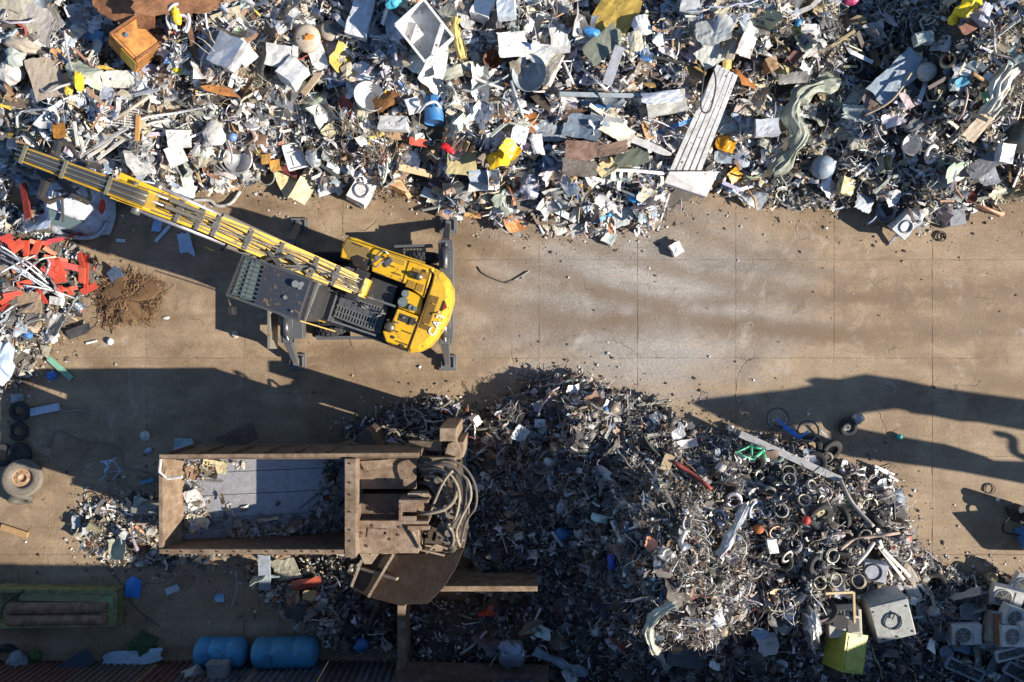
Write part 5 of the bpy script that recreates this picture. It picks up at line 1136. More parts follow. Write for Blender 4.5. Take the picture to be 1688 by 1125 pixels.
panel('flat reddish brown plate in the middle of the upper heap', 958, 248, 52, 30, -4, (.27, .17, .13), mat='rusted_metal', amp=.04, lift=.65, tilt=(3, 3))
panel('grey brown plate directly below the reddish brown one', 956, 276, 56, 28, -4, (.20, .18, .16), mat='rusted_metal', amp=.04, lift=.5, tilt=(3, 0))
panel('pointed brown sheet right of the reddish brown plate', 1006, 246, 56, 20, 10, (.34, .22, .15), amp=.2, lift=.6)
panel('long cream crumpled sheet right of the slate sheet', 1018, 214, 60, 30, -24, (.66, .62, .52), amp=.4, lift=.6)
panel('narrow white sheet pointing at the ribbed panel', 1070, 240, 74, 14, -24, (.74, .73, .70), amp=.15, lift=.65)
panel('dark green black tarpaulin right of the brown plates', 1040, 262, 60, 30, 18, (.08, .10, .08), 'tarpaulin', mat='cloth', name='tarpaulin', amp=.4, lift=.45)
panel('sand coloured torn board right of the grey brown plate', 1000, 276, 34, 24, 30, (.62, .50, .27), 'board', mat='timber', name='board', amp=.3, lift=.5)
pipe('long white tube lying level below the green tarpaulin', [(998, 280, .6), (1045, 281, .55), (1095, 286, .4)], .05, WHT, sm=2)
sack('bright blue ball shaped container near the foot of the heap', 1044, 327, 20, 18, .32, 0, (.03, .33, .72), 'container', 'plastic', 'plastic_container', .15, .02)
sack('light blue broken bowl below the blue ball', 982, 360, 34, 18, .22, 5, (.16, .36, .66), 'bowl', 'plastic', 'broken_bowl', .05, .15)
sack('small blue cap between the broken bowl and the grey square', 1003, 355, 9, 8, .12, 5, (.02, .32, .65), 'plastic waste', 'plastic', 'plastic_lump', .15, .05)
panel('square light grey board near the foot of the heap, below the blue ball', 1027, 357, 34, 30, 18, (.56, .59, .58), 'board', mat='painted_metal', name='board', amp=.04, lift=.4, tilt=(6, -3))
cabinet('pale green open box on the concrete edge below the grey square board', 1003, 391, 22, 24, .3, -28, (.66, .73, .68), 'box', mat='plastic', name='small_box', lift=.0)
beam('long thin white rod reaching onto the concrete, left of the ribbed panel', (1104, 318, .2), (1084, 380, .08), .05, .03, WHT, 'rod', 'metal_rod', chan=False)
beam('blue grey trough among the small scrap, left of the broken bowl', (907, 342, .35), (948, 362, .25), .18, .08, (.30, .38, .40))
panel('white curled strip at the end of the blue grey trough', 948, 352, 12, 30, -15, WHT, amp=.5)
# ribbed truck side panel
t = empty('ribbed_panel', H(1150, 210, .62), 'long white ribbed truck side panel with a flat white end, right of centre', 'truck panel')
Pq = [(1180,112,.55), (1213,124,.55), (1146,292,.35), (1104,284,.35)]
q = [H(*p) for p in Pq]; zf = [max(v.z, q[0].z) if i < 2 else v.z for i, v in enumerate(q)]
A, B, C_, D_ = [Vector((v.x, v.y, z)) for v, z in zip(q, (max(zf[0], zf[1]),)*2+(max(zf[2], zf[3]),)*2)]
m_ = MB(); slab3(m_, (A, D_, C_, B), .05); o = m_.build('panel', 'painted_metal', t, (.74, .72, .68), world=True); fixn(o)
for k in range(5):
    u = k/4; a = A.lerp(B, .04+.92*u)+Vector((0, 0, .05)); b_ = D_.lerp(C_, .04+.92*u)+Vector((0, 0, .05)); m_ = MB(); m_.bar(a, b_, .125, .07); m_.build('rib', 'painted_metal', t, (.80, .79, .76), world=True)
a, b_, c, d = H(1102,284,.5), H(1172,293,.5), H(1153,333,.45), H(1095,300,.45); z = max(a.z, b_.z)+.12; m_ = MB(); q = [Vector((v.x, v.y, z+dz)) for v, dz in ((a, 0), (b_, 0), (c, -.25), (d, -.2))]; slab3(m_, (q[0], q[3], q[2], q[1]), .30); o = m_.build('end_box', 'painted_metal', t, (.80, .77, .74), world=True, bevel=.015); fixn(o)
for u in (.1, .3, .5, .7, .9): foot(A.lerp(D_, u).lerp(B.lerp(C_, u), .5), .42)
foot(q[0].lerp(q[2], .5), .5)
pipe('dark cable loop draped over the top of the ribbed panel', [(1163, 105, .9), (1158, 140, .95), (1156, 180, 1.0), (1170, 182, 1.0), (1180, 140, .95), (1176, 112, .9)], .022, (.05, .05, .06), 'cable', 'cable', 'rubber')
pipe('thin grey wire lying diagonally across the ribbed panel', [(1140, 185, .95), (1158, 210, .95), (1168, 230, .9), (1182, 222, .7)], .018, (.35, .35, .36), 'wire', 'wire', 'wire')
panel('light grey pointed sheet standing above the ribbed panel', 1172, 52, 48, 46, 20, (.50, .52, .50), amp=.3, lift=.65)
panel('second light grey sheet behind the pointed one', 1195, 38, 30, 40, -20, (.46, .48, .48), amp=.3, lift=.5)
panel('translucent pale sheet just above the ribbed panel', 1172, 90, 42, 34, 35, (.60, .62, .57), amp=.35, lift=.5)
panel('white shell shaped sheet right of the pale sheet', 1231, 75, 26, 34, -18, (.68, .64, .60), amp=.35, lift=.5)
panel('golden torn sheet between the white shell and the ribbed panel', 1200, 105, 18, 30, 8, (.55, .38, .12), amp=.5, lift=.5)
panel('folded brown grey casing left of the white shell sheet', 1207, 75, 20, 46, -20, (.44, .38, .30), amp=.4, lift=.5)
panel('orange funnel shaped piece right of the ribbed panel', 1196, 237, 32, 26, -20, (.75, .34, .01), 'plastic waste', mat='plastic', name='plastic_shard', amp=.5, lift=.45)
panel('orange flap below the orange funnel', 1212, 288, 20, 26, -50, (.72, .34, .01), 'plastic waste', mat='plastic', name='plastic_shard', amp=.3, lift=.45)
panel('pale blue plastic sheet between the two orange pieces', 1192, 258, 28, 22, -5, (.48, .56, .66), amp=.3, lift=.35)
panel('white crumpled pile of film at the heap foot below the orange flap', 1240, 326, 46, 26, -25, (.64, .68, .68), 'plastic sheet', mat='plastic', name='plastic_sheet', amp=.6, lift=.25)
pipe('pale wire tangle left of the ribbed panel', [(1070, 195, .7), (1110, 212, .8), (1120, 240, .8), (1108, 246, .8), (1092, 225, .8), (1125, 225, .75), (1108, 238, .8), (1130, 250, .6)], .018, (.60, .56, .64), 'wire', 'wire_tangle', 'wire', sm=2)
cabinet('white ribbed heater at the top edge, right of centre', 1138, 12, 32, 20, .2, -8, (.62, .63, .64), 'heater', lift=.45)
# ---- upper heap, right part
ribbon('long crushed grey green duct bending down the right part of the heap', [(1382, 135, .5), (1345, 142, .6), (1318, 160, .65), (1304, 190, .65), (1318, 222, .6), (1300, 256, .5), (1272, 285, .4)], .46, (.33, .36, .29), seed=5)
panel('large smooth blue grey plate in the right part of the heap', 1478, 128, 84, 44, 44, (.30, .38, .46), amp=.05, lift=.55, tilt=(10, -14))
panel('brown grey end plate at the lower left of the smooth blue plate', 1446, 164, 46, 30, 14, (.26, .20, .17), mat='rusted_metal', amp=.1, lift=.45)
pipe('thin brown rod along the lower edge of the smooth blue plate', [(1425, 190, .5), (1470, 165, .6), (1502, 120, .7)], .03, (.46, .34, .24), 'rod', 'metal_rod')
sack('bright yellow sack at the top right edge', 1588, 14, 42, 24, .4, 42, (.88, .62, .01), mat='plastic', name='yellow_sack', lift=.4, k=.3)
sack('small yellow sack end just left of the bright yellow sack', 1566, 36, 16, 14, .25, 0, (.78, .58, .01), mat='plastic', name='yellow_sack', lift=.3)
sack('magenta plastic tub at the top edge, right part', 1400, 2, 26, 18, .3, 0, (.50, .06, .16), 'tub', 'plastic', 'plastic_tub', .3, .08)
panel('terracotta plate below the bright yellow sack', 1600, 43, 32, 16, 30, (.34, .16, .11), mat='rusted_metal', amp=.1, lift=.5)
panel('white blue strip right of the bright yellow sack', 1626, 20, 14, 34, -25, (.58, .62, .68), amp=.15, lift=.5)
cabinet('pale green box with a white top, right part of the heap', 1518, 68, 26, 18, .3, 8, (.44, .50, .46), lift=.4)
panel('small sky blue rag in the right part of the heap', 1585, 135, 18, 14, 30, (.18, .52, .70), 'rag', mat='cloth', name='rag', lift=.4)
tyre('tyre with a yellowish rim half buried in the right part of the heap', 1552, 147, .30, (18, 14), 0, wheel=(.50, .42, .22), lift=.3)
basin('white crushed engine cover beside the buried tyre', 1528, 118, .26, .18, (15, -12), (.52, .50, .46), 'engine cover', name='engine_cover', down=True, lift=.35)
pipe('tan rusty branch shaped pipe in the right part of the heap', [(1602, 120, .5), (1625, 135, .5), (1640, 147, .4)], .05, (.50, .32, .15), 'pipe', 'rusty_pipe', 'rusted_metal')
ribbon('long cream bumper near the right edge', [(1668, 112, .5), (1650, 140, .6), (1640, 170, .6), (1625, 190, .5)], .42, (.64, .60, .50), 'bumper', 'bumper', 'plastic', seed=21)
panel('cream board with a rusty side near the right edge', 1620, 200, 24, 70, -36, (.58, .46, .32), amp=.15, lift=.5)
sack('green plant like plastic bundle left of the cream bumper', 1628, 160, 26, 18, .2, 20, (.12, .28, .14), 'plastic waste', 'plastic', 'plastic_lump', .35, .5)
panel('dark red torn carpet in the upper right hollow', 1320, 82, 16, 56, -42, (.20, .09, .08), mat='cloth', amp=.3, lift=.35)
sack('small bright blue canister in the upper right hollow', 1315, 39, 9, 12, .15, -30, (.03, .25, .55), 'canister', 'plastic', 'canister', .35, .1)
panel('grey brown torn plate above the grey duct', 1255, 48, 26, 22, 0, (.32, .28, .24), amp=.2)
panel('grey crushed side panel left of the duct bend', 1308, 128, 44, 18, 4, (.36, .35, .31), amp=.3, lift=.55)
cabinet('white washing machine side in the heap left of the duct', 1262, 213, 38, 26, .35, 4, (.64, .66, .70), lift=.4, dents=4, jit=.03)
basin('dented blue grey tank end below the duct', 1356, 275, .34, .3, (8, -6), (.30, .38, .46), 'tank', name='tank_end', down=True, lift=.35)
beam('slim white strip right of the blue grey tank end', (1377, 265, .6), (1362, 312, .35), .08, .04, WHT)
cabinet('white bright box in the lower right part of the heap', 1645, 254, 22, 30, .42, -6, (.82, .82, .82), lift=.45)
panel('dark grey bent hood left of the white bright box', 1622, 272, 60, 26, 34, (.17, .18, .20), amp=.25, lift=.55)
panel('blue grey bent plate below the white bright box', 1630, 288, 34, 34, 10, (.28, .31, .35), amp=.25, lift=.45)
panel('brown grey flat lid left of the blue grey bent plate', 1597, 286, 36, 14, -14, (.24, .18, .17), amp=.05, lift=.5)
basin('white wash tub with a round opening, right part of the heap', 1504, 238, .28, .22, (10, 10), (.66, .64, .60), 'wash tub', name='wash_tub', lift=.35)
ring('white plastic door ring right of the wash tub', 1536, 254, .22, .05, (20, 30), (.70, .68, .70), 'door ring', mat='plastic', name='door_ring', lift=.4)
panel('pale grey panel leaning at the foot of the heap, right part', 1425, 334, 32, 32, -22, (.46, .51, .58), amp=.15, lift=.4)
panel('white star shaped plate right of the leaning pale grey panel', 1473, 326, 28, 24, 22, (.74, .74, .75), amp=.35, lift=.4)
basin('round steel tub at the foot of the heap, right part', 1460, 350, .26, .3, (14, -8), (.50, .50, .53), 'tub', mat='bare_metal', name='steel_tub', lift=.1)
washer('broken washing machine carcass with a pale frame at the foot of the heap', 1487, 366, -38, (18, 10), (.62, .66, .68), .85, lift=.0)
beam('white angle frame lying on the concrete below the washing machine carcass', (1502, 358, .2), (1468, 402, .08), .09, .09, (.78, .76, .68))
sack('grey white bag above the washing machine carcass', 1512, 350, 26, 30, .35, 0, (.56, .54, .48), lift=.0)
cabinet('dark grey cube standing alone on the concrete edge, right part', 1563, 362, 27, 27, .50, 8, (.30, .32, .34), 'metal box', lift=.0, tilt=(0, 0), dents=1, name='metal_box', jit=.004)
coil('small coil of rusty wire on the concrete below the dark grey cube', 1551, 390, .14, .012, 4, (0, 0), (.14, .11, .09), lift=.02)
pipe('salmon coloured pipe lying on the concrete near the right edge', [(1603, 337, .15), (1653, 353, .06)], .075, (.62, .30, .20), name='salmon_pipe')
beam('long grey green bar crossing at the right edge', (1608, 330, .3), (1700, 305, .35), .10, .05, (.42, .44, .36), chan=False)
panel('dark red crushed cap at the end of the salmon pipe', 1600, 325, 18, 20, 10, (.18, .045, .035), amp=.4, lift=.3)
basin('dark round tank half in view at the right edge', 1682, 225, .45, .4, (5, 0), (.05, .07, .07), 'tank', name='dark_tank', down=True, lift=.2)

# ---- left heap with the wrecked car and red beams
t = empty('wrecked_car', H(135, 342, .2), 'crushed silver blue car wreck at the left under the handler boom', 'wrecked car', None, (R(4), R(6), R(-8)))
m_ = MB(); nx, ny = 14, 12; rc = random.Random(8); vs = []
for i in range(nx+1):
    for j in range(ny+1):
        u = i/nx*2-1; v = j/ny*2-1; e = max(abs(u)**3, abs(v)**4); z = .75*(1-e)*(1-.25*u)+.12*abs(u*.7+v*.6-.2)+rc.uniform(-.03, .03)
        vs.append((u*.98*(1-.12*v*v), v*.78*(1-.15*u*u), z))
m_.add(vs, [(i*(ny+1)+j, (i+1)*(ny+1)+j, (i+1)*(ny+1)+j+1, i*(ny+1)+j+1) for i in range(nx) for j in range(ny)]); m_.build('body', 'painted_metal', t, (.50, .55, .62), smooth=True)
m_ = MB(); m_.prism([(-.50,-.60),(.02,-.66),(.40,-.40),(-.46,-.18)], .6, [.80,.78,.88,1.0]); m_.build('windscreen', 'glass', t)
m_ = MB(); m_.prism([(-.52,-.14),(.42,-.36),(.68,-.02),(.22,.44),(-.50,.32)], .6, [1.02,.92,.86,.94,.98]); m_.build('bonnet', 'painted_metal', t, (.62, .66, .74), bevel=.01)
m_ = MB(); m_.tube(smooth_path([(-.8,-.3,.4),(-.6,-.72,.35),(0,-.88,.3),(.6,-.75,.3),(.9,-.3,.35)]), .06, 8); m_.build('bumper', 'painted_metal', t, (.42, .46, .54), smooth=True)
m_ = MB(); m_.lathe([(.001,.10),(.08,.07),(.11,0)], 12, Matrix.Translation((.80, .1, .62)) @ Matrix.Diagonal((.8, 2.0, 1, 1))); m_.build('tail_light', 'plastic', t, (.65, .03, .01))
m_ = MB(); m_.bar((-.02,-.50,1.05), (-.12,.42,1.12), .06, .05); m_.bar((-.3,.34,1.1), (.15,.36,1.1), .05, .04); m_.bar((-.3,.34,1.1), (-.34,.14,1.08), .05, .04); m_.bar((.15,.36,1.1), (.2,.16,1.08), .05, .04); m_.build('torn_strut', 'rusted_metal', t, (.07, .08, .09))
panel('blue torn car door left of the wrecked car', 97, 340, 34, 70, 6, (.34, .46, .62), 'car door', amp=.25, lift=.35, name='car_door'); foot(H(135, 342, .3), .9)
beam('upright brown flat bar between the car door and the wreck', (84, 296, .7), (85, 378, .6), .09, .05, (.38, .27, .22), mat='rusted_metal', chan=False)
panel('white blue crate wreck under the wrecked car', 62, 366, 52, 28, 8, (.42, .50, .62), amp=.5, lift=.3)
beam('dull red upright beam in the shade left of the wrecked car', (37, 302, .5), (46, 360, .4), .18, .08, (.36, .04, .03), mat='rusted_metal')
beam('dark red bar pointing right below the wrecked car', (78, 398, .45), (136, 386, .3), .11, .08, (.42, .03, .05))
redb = [((10,402),(22,396)),((16,410),(36,396)),((20,416),(38,402)),((44,396),(43,422)),((48,396),(58,400)),((66,396),(52,424)),((78,404),(72,410)),((68,400),(84,400)),((72,408),(92,420)),((72,422),(112,430)),((76,430),(136,444)),((130,416),(136,440)),((136,440),(135,466)),((142,420),(141,478)),((88,428),(100,466)),((92,440),(110,452)),((68,440),(90,456)),((40,440),(56,434)),((28,470),(52,464)),((95,478),(128,474)),((62,478),(76,500)),((0,500),(22,488)),((5,488),(36,482)),((98,470),(102,486)),((134,482),(160,470)),((0,395),(20,388)),((110,474),(118,486)),((20,446),(48,438)),((0,512),(14,500))]
for k, (a, b_) in enumerate(redb):
    w_ = .34 if k == 14 else random.uniform(.11, .19)
    beam('bright red painted steel offcut in the cluster at the left edge', a+(.42+.05*(k % 3),), b_+(.36+.07*(k % 2),), w_, .06, random.choice([(.58, .07, .035), (.50, .05, .03), (.62, .10, .05), (.60, .20, .12), (.42, .04, .03)]), group='red steel offcuts at the left edge', chan=bool(k % 3))
for k, (a, b_) in enumerate((((0,412),(80,468)), ((0,424),(70,470)), ((4,436),(96,484)), ((0,450),(60,420)), ((20,420),(70,452)), ((38,470),(124,492)), ((0,405),(40,440)), ((30,455),(64,430)), ((0,520),(30,500)), ((8,428),(52,462)))):
    pipe('thin silver conduit lying across the red offcuts', [a+(.6,), ((a[0]+b_[0])/2+3, (a[1]+b_[1])/2-3, .65), b_+(.5,)], .03, (.50, .53, .57), 'conduit', 'conduit', 'bare_metal', group='silver conduits over the red offcuts')
beam('pale silver trunking lying across the red cluster', (20, 440, .7), (105, 490, .6), .10, .06, (.50, .53, .57))
panel('round tan lid in the lower left heap', 46, 498, 48, 34, 0, (.44, .32, .20), mat='timber', amp=.05, lift=.35, name='tan_lid')
cabinet('small pale box below the red cluster', 97, 496, 20, 14, .2, -8, (.55, .56, .54), 'box', lift=.35, name='small_box')
panel('translucent grey torn sheet at the foot of the left heap', 90, 534, 28, 38, -8, (.42, .41, .38), 'plastic sheet', mat='plastic', name='plastic_sheet', amp=.4, lift=.3)
sack('blue net bundle in the left heap below the red cluster', 50, 552, 14, 12, .2, 0, (.06, .20, .55), mat='plastic', name='plastic_bag', lift=.2)
panel('black rubber mat folded at the foot of the left heap', 130, 546, 42, 16, 18, (.05, .05, .06), 'rubber mat', mat='rubber', name='rubber_mat', amp=.5, lift=.15)
sack('clear blue plastic film bundle at the lower left edge', 14, 590, 36, 70, .45, 0, (.42, .52, .66), mat='plastic', name='film_bundle', lift=.05, k=.4)
sack('blue patch of film at the bottom of the lower left bundle', 10, 612, 30, 22, .4, 0, (.05, .22, .48), mat='plastic', name='film_bundle', lift=.1, k=.4)
beam('green and white board at the edge of the big shadow, left', (80, 590, .08), (118, 624, .08), .16, .06, (.22, .48, .34), 'board', 'board', 'timber', chan=False)
sack('bright blue bag touching the green board', 88, 619, 18, 16, .2, 0, (.02, .16, .62), mat='plastic', name='plastic_bag', lift=0)
# brown root ball / brushwood
bc = H(212, 492, .05); t = empty('brushwood_heap', bc, 'round heap of dry brown brushwood and wire on the concrete left of the cab', 'brushwood')
rb = random.Random(12)
for cidx, (col, cnt, rr) in enumerate((((.20, .11, .045), 700, 1.0), ((.06, .042, .03), 650, .9), ((.30, .18, .085), 220, 1.15))):
    m_ = MB()
    for k in range(cnt):
        a = rb.uniform(0, 2*PI); d = .86*rr*math.sqrt(rb.random())*(1+.28*math.sin(2*a+1)+.16*math.sin(5*a)); x, y = d*math.cos(a)*.9+.05, d*math.sin(a)*.9; z = .15*max(.08, 1-(d/rr)**2)*(.3+.7*rb.random())*(1+.7*math.sin(x*6)*math.sin(y*5))+.02
        th = rb.uniform(0, 2*PI); L = rb.uniform(.12, .42); c = rb.uniform(-3, 3); P = []
        for q in range(5): P.append((x, y, max(.02, z+rb.uniform(-.03, .03)))); x += L/4*math.cos(th); y += L/4*math.sin(th); th += c*.35
        m_.tube(P, rb.choice([.003, .005, .008, .012]), 3)
    o = m_.build('twigs', 'timber', t, col); o['kind'] = 'stuff'
m_ = blob_mb(1.45, 1.35, .26, random.Random(12), .8, 26, 10); o = m_.build('root_core', 'cloth', t, (.16, .088, .038)); o.location.z = -.09; foot(bc, .8)
panel('small dark blue crate on top of the brushwood heap', 190, 452, 26, 22, 35, (.07, .12, .20), amp=.4, lift=.2, name='crate', cat='crate')

# ---- things on the open concrete
cabinet('white open box lying alone on the concrete, centre right', 1112, 411, 20, 22, .24, 30, (.80, .80, .80), 'box', lift=.0, tilt=(4, 3), name='small_box')
rope('bent wire lying on the concrete right of the handler', [(788,440),(795,450),(815,460),(836,466),(852,458),(868,448)], .018, (.07, .06, .055), 'bent_wire', 'wire')
rope('pale tip of bent wire on the concrete right of the handler', [(834,466),(850,460),(872,447)], .016, (.45, .42, .38), 'bent_wire', 'wire')
panel('blue white plastic panel lying in the boom shadow', 306, 404, 24, 40, 6, (.42, .56, .72), 'plastic panel', mat='plastic', name='plastic_sheet', amp=.1, lift=.06)
panel('small crumpled blue plastic piece in the boom shadow', 259, 371, 14, 22, -12, (.30, .50, .75), 'plastic waste', mat='plastic', name='plastic_shard', amp=.3, lift=.06)
beam('thin pale blue strip in the boom shadow', (280, 372, .05), (256, 398, .05), .10, .03, (.55, .66, .78), 'plastic strip', 'plastic_strip', 'plastic', chan=False)
beam('little white brick shaped block in the boom shadow', (192, 396, .05), (206, 397, .05), .10, .07, (.62, .66, .70), 'block', 'white_block', 'plastic', chan=False)
sack('white cup lying below the brushwood heap', 184, 563, 12, 12, .14, 0, (.80, .80, .80), 'cup', 'plastic', 'cup', 0, .08)
beam('white stick below the brushwood heap', (142, 566, .04), (160, 562, .04), .06, .03, (.78, .76, .72), 'stick', 'white_stick', 'plastic', chan=False)
sack('pale stone left of the handler cab', 389, 551, 13, 14, .10, 0, (.50, .45, .38), 'stone', 'cloth', 'stone', 0, .1)
sack('white shard on the concrete below the boom', 275, 524, 12, 6, .05, 10, (.76, .74, .70), 'plastic waste', 'plastic', 'plastic_shard', 0, .2)
sack('teal ball on the concrete near the crane shadow', 1481, 720, 11, 11, .19, 0, (.04, .38, .34), 'ball', 'plastic', 'ball', 0, .02)
tyre('wheel with a pale hub attached to a gearbox, in the crane shadow', 1397, 704, .26, (8, 0), 0, wheel=(.46, .44, .36), lift=.18, cat='wheel', width=.2)
sack('grey aluminium gearbox casting joined to the wheel in the crane shadow', 1409, 690, 22, 22, .34, 20, (.42, .42, .44), 'gearbox', 'bare_metal', 'gearbox', 0, .3)
rope('thin cable hanging down over the concrete at the lower right', [(1605,915),(1640,930),(1642,960)], .012, (.55, .50, .42))
beam('thin grey blue rod at the top of the dark heap, beside the wheel', (1352, 708, .2), (1371, 729, .2), .05, .04, (.45, .50, .55), 'rod', 'metal_rod', chan=False)
for k, (a, b_) in enumerate((((1442,768),(1474,782)), ((1448,772),(1480,793)))): beam(('upper', 'lower')[k]+' of two white rods at the right edge of the dark heap', a+(.25,), b_+(.1,), .06, .04, WHT, 'rod', 'metal_rod', chan=False)
coil('dark cable scrap lying on the concrete near the right edge', 1632, 806, .16, .014, 1.4, (0, 0), (.05, .05, .05), lift=.02)
sack('small white ball like lump on the concrete near the right edge', 1643, 823, 7, 7, .1, 0, WHT, 'plastic waste', 'plastic', 'plastic_lump', 0, .05)
# ---- tyres and things in the big shadow, left
tyre('tyre at the left edge, uppermost of the row in the shadow', 32, 678, .29, (10, 0), 0, lift=.16)
tyre('dark tyre just below the uppermost one at the left edge', 30, 711, .28, (4, 6), 0, lift=.16)
tyre('dark wheel in the shadow just above the large sunlit wheel', 33, 748, .33, (6, 0), 0, wheel=(.05, .045, .04), lift=.18, cat='wheel')
tyre('tyre cut by the left picture edge beside the dark wheel', 2, 750, .34, (0, 8), 0, lift=.16)
tyre('large sunlit truck wheel with a rusty rim at the left edge', 38, 788, .55, (-8, 10), 0, wheel=(.40, .24, .14), lift=.32, cat='wheel', col=(.19, .165, .13), width=.26)
tyre('upright tyre under the lower edge of the large truck wheel', 34, 822, .34, (64, 0), 8, lift=.2, col=(.12, .11, .09))
panel('dark crushed object in the shadow at the left edge below the film bundle', 28, 656, 20, 14, 0, (.35, .38, .42), amp=.3, lift=.1)
beam('pale blue board pointing right from the tyres in the shadow', (49, 680, .1), (98, 670, .1), .22, .05, (.45, .56, .68), 'board', 'board', 'timber', chan=False)
rope('cable snaking down from the pale blue board', [(98,672),(108,678),(122,676),(140,676)], .014, (.42, .42, .42))
rope('long cable running across the shadow to the hopper', [(80,738),(92,710),(115,718),(140,729),(178,731),(200,744),(205,770),(235,776),(262,788)], .014, (.20, .18, .17))
basin('round pale disc in the shadow above the blue chair frame', 239, 718, .15, .03, (0, 0), (.52, .54, .48), 'disc', down=True, lift=.03)
sack('blue white small cup in the shadow right of the chair frame', 246, 742, 14, 9, .12, 20, (.35, .48, .66), 'cup', 'plastic', 'cup', 0)
panel('pale green white torn bag in the shadow above the hopper', 303, 733, 30, 22, -5, (.45, .58, .60), 'plastic bag', mat='plastic', name='plastic_bag', amp=.5, lift=.15)
t = empty('chair_frame', H(188, 764, .05), 'light blue plastic chair lying on its side in the shadow left of the hopper', 'chair', None, (R(20), R(-12), R(12)))
m_ = MB(); m_.tube([(-.22,-.2,.1),(.20,-.22,.1),(.24,.22,.25),(-.10,.26,.3)], .03, 6, True); m_.build('seat_frame', 'plastic', t, (.40, .53, .70)); m_ = MB(); m_.tube(smooth_path([(-.28,-.24,.1),(-.1,-.05,.35),(.1,.1,.38),(.05,.28,.35)]), .035, 6); m_.build('backrest', 'plastic', t, (.45, .58, .74))
for a in ((.20,-.22), (-.22,-.2), (.24,.22)): m_ = MB(); m_.cyl((a[0], a[1], .1), (a[0]*1.1-.12, a[1]*1.1-.06, .42), .022, 6); m_.build('leg', 'plastic', t, (.38, .50, .68))
beam('short blue tube in the shadow left of the hopper corner', (232, 796, .08), (254, 790, .08), .11, .1, (.10, .24, .38), 'tube', 'short_tube', 'plastic', chan=False)
ring('thin hoop lying at the edge of the shadow left of the hopper', 156, 825, .19, .016, (4, 4), (.28, .24, .16), 'hoop', lift=.05)
panel('olive torn tarpaulin below left of the hopper', 194, 905, 34, 34, 10, (.40, .40, .30), 'tarpaulin', mat='cloth', name='tarpaulin', amp=.4, lift=.25)
panel('crumpled grey foil sheet left of the hopper', 240, 835, 42, 30, -12, (.44, .44, .38), amp=.5, lift=.2, mat='bare_metal')
beam('short rust coloured tread plank at the left edge', (2, 868, .06), (46, 882, .06), .18, .08, (.42, .26, .12), 'plank', 'plank', 'timber', chan=False)
panel('bright blue plastic bucket half crushed below the hopper debris', 220, 968, 26, 32, -4, (.02, .20, .62), 'bucket', mat='plastic', name='crushed_bucket', amp=.2, lift=.15)
rope('long dark cable running down past the blue bucket', [(170,930),(205,968),(222,1000),(262,1032)], .016, (.14, .12, .10))
panel('small white torn wrapper in the shade below the hopper', 284, 972, 22, 12, 20, (.55, .62, .70), 'plastic waste', mat='plastic', name='wrapper', amp=.4, lift=.05)
panel('light blue torn wrapper in the shade below the hopper', 361, 985, 16, 14, 0, (.30, .50, .68), 'plastic waste', mat='plastic', name='wrapper', amp=.4, lift=.05)
pipe('thin pale rod standing in the shade below the hopper', [(388, 942, .3), (391, 970, .2), (380, 1004, .1)], .02, (.45, .48, .50), 'rod', 'metal_rod')
# hopper load
def hop(px, py): x = W(px, py, 2.2); f_ = min(1, max(0, (x.x-xa)/(xb-xa))); return W(px, py, 2.75-1.25*f_)
def in_hopper(label, px, py, w, h, ang, col, mat='painted_metal', amp=.5, name='metal_sheet', cat='metal scrap', lift=.08):
    r = random.Random(hsh(label)+px); m_ = crumple_mb(w/62, h/62, r, amp, 4, 7, 6); o = m_.build(name, mat, None, col); o.location = hop(px, py)+Vector((0, 0, lift)); o.rotation_euler = (R(r.uniform(-12, 12)), R(r.uniform(-12, 12)), R(ang)); return tag(o, label, cat)
in_hopper('yellow white torn foam sheet at the top left inside the hopper', 355, 768, 38, 20, -10, (.62, .55, .32))
in_hopper('rusty crumpled sheet beside the foam sheet inside the hopper', 320, 778, 20, 24, 10, (.34, .20, .12), 'rusted_metal')
in_hopper('white crumpled scrap at the left inside the hopper', 322, 822, 26, 34, 20, (.66, .64, .62))
in_hopper('silver strip across the lit floor of the hopper', 352, 790, 36, 8, -3, (.70, .70, .72), 'bare_metal')
in_hopper('pale wavy sheet at the lower left inside the hopper', 328, 858, 38, 18, -14, (.50, .48, .36))
in_hopper('blue grey flat sheet near the right end inside the hopper', 532, 862, 26, 26, 45, (.30, .38, .46), amp=.1)
in_hopper('dark green sheet in the top right corner of the hopper', 550, 772, 26, 22, -25, (.05, .12, .16))
in_hopper('white blue crumpled scrap at the bottom of the hopper', 414, 878, 30, 18, 10, (.50, .55, .62))
m_ = MB(); m_.bar(hop(496, 842)+Vector((0, 0, .1)), hop(545, 806)+Vector((0, 0, .25)), .12, .05); tag(m_.build('metal_strip', 'painted_metal', None, (.30, .36, .42), origin=tuple(hop(520, 824))), 'grey strip slanting up in the shaded part of the hopper', 'metal strip')
m_ = MB(); m_.tube(smooth_path([hop(370, 838)+Vector((0,0,.03)), hop(374, 841)+Vector((0,0,.06)), hop(380, 836)+Vector((0,0,.05)), hop(379, 832)+Vector((0,0,.03))]), .02, 5); tag(m_.build('wire', 'wire', None, (.04, .03, .03), origin=tuple(hop(374, 838))), 'small dark curved wire on the lit hopper floor', 'wire')
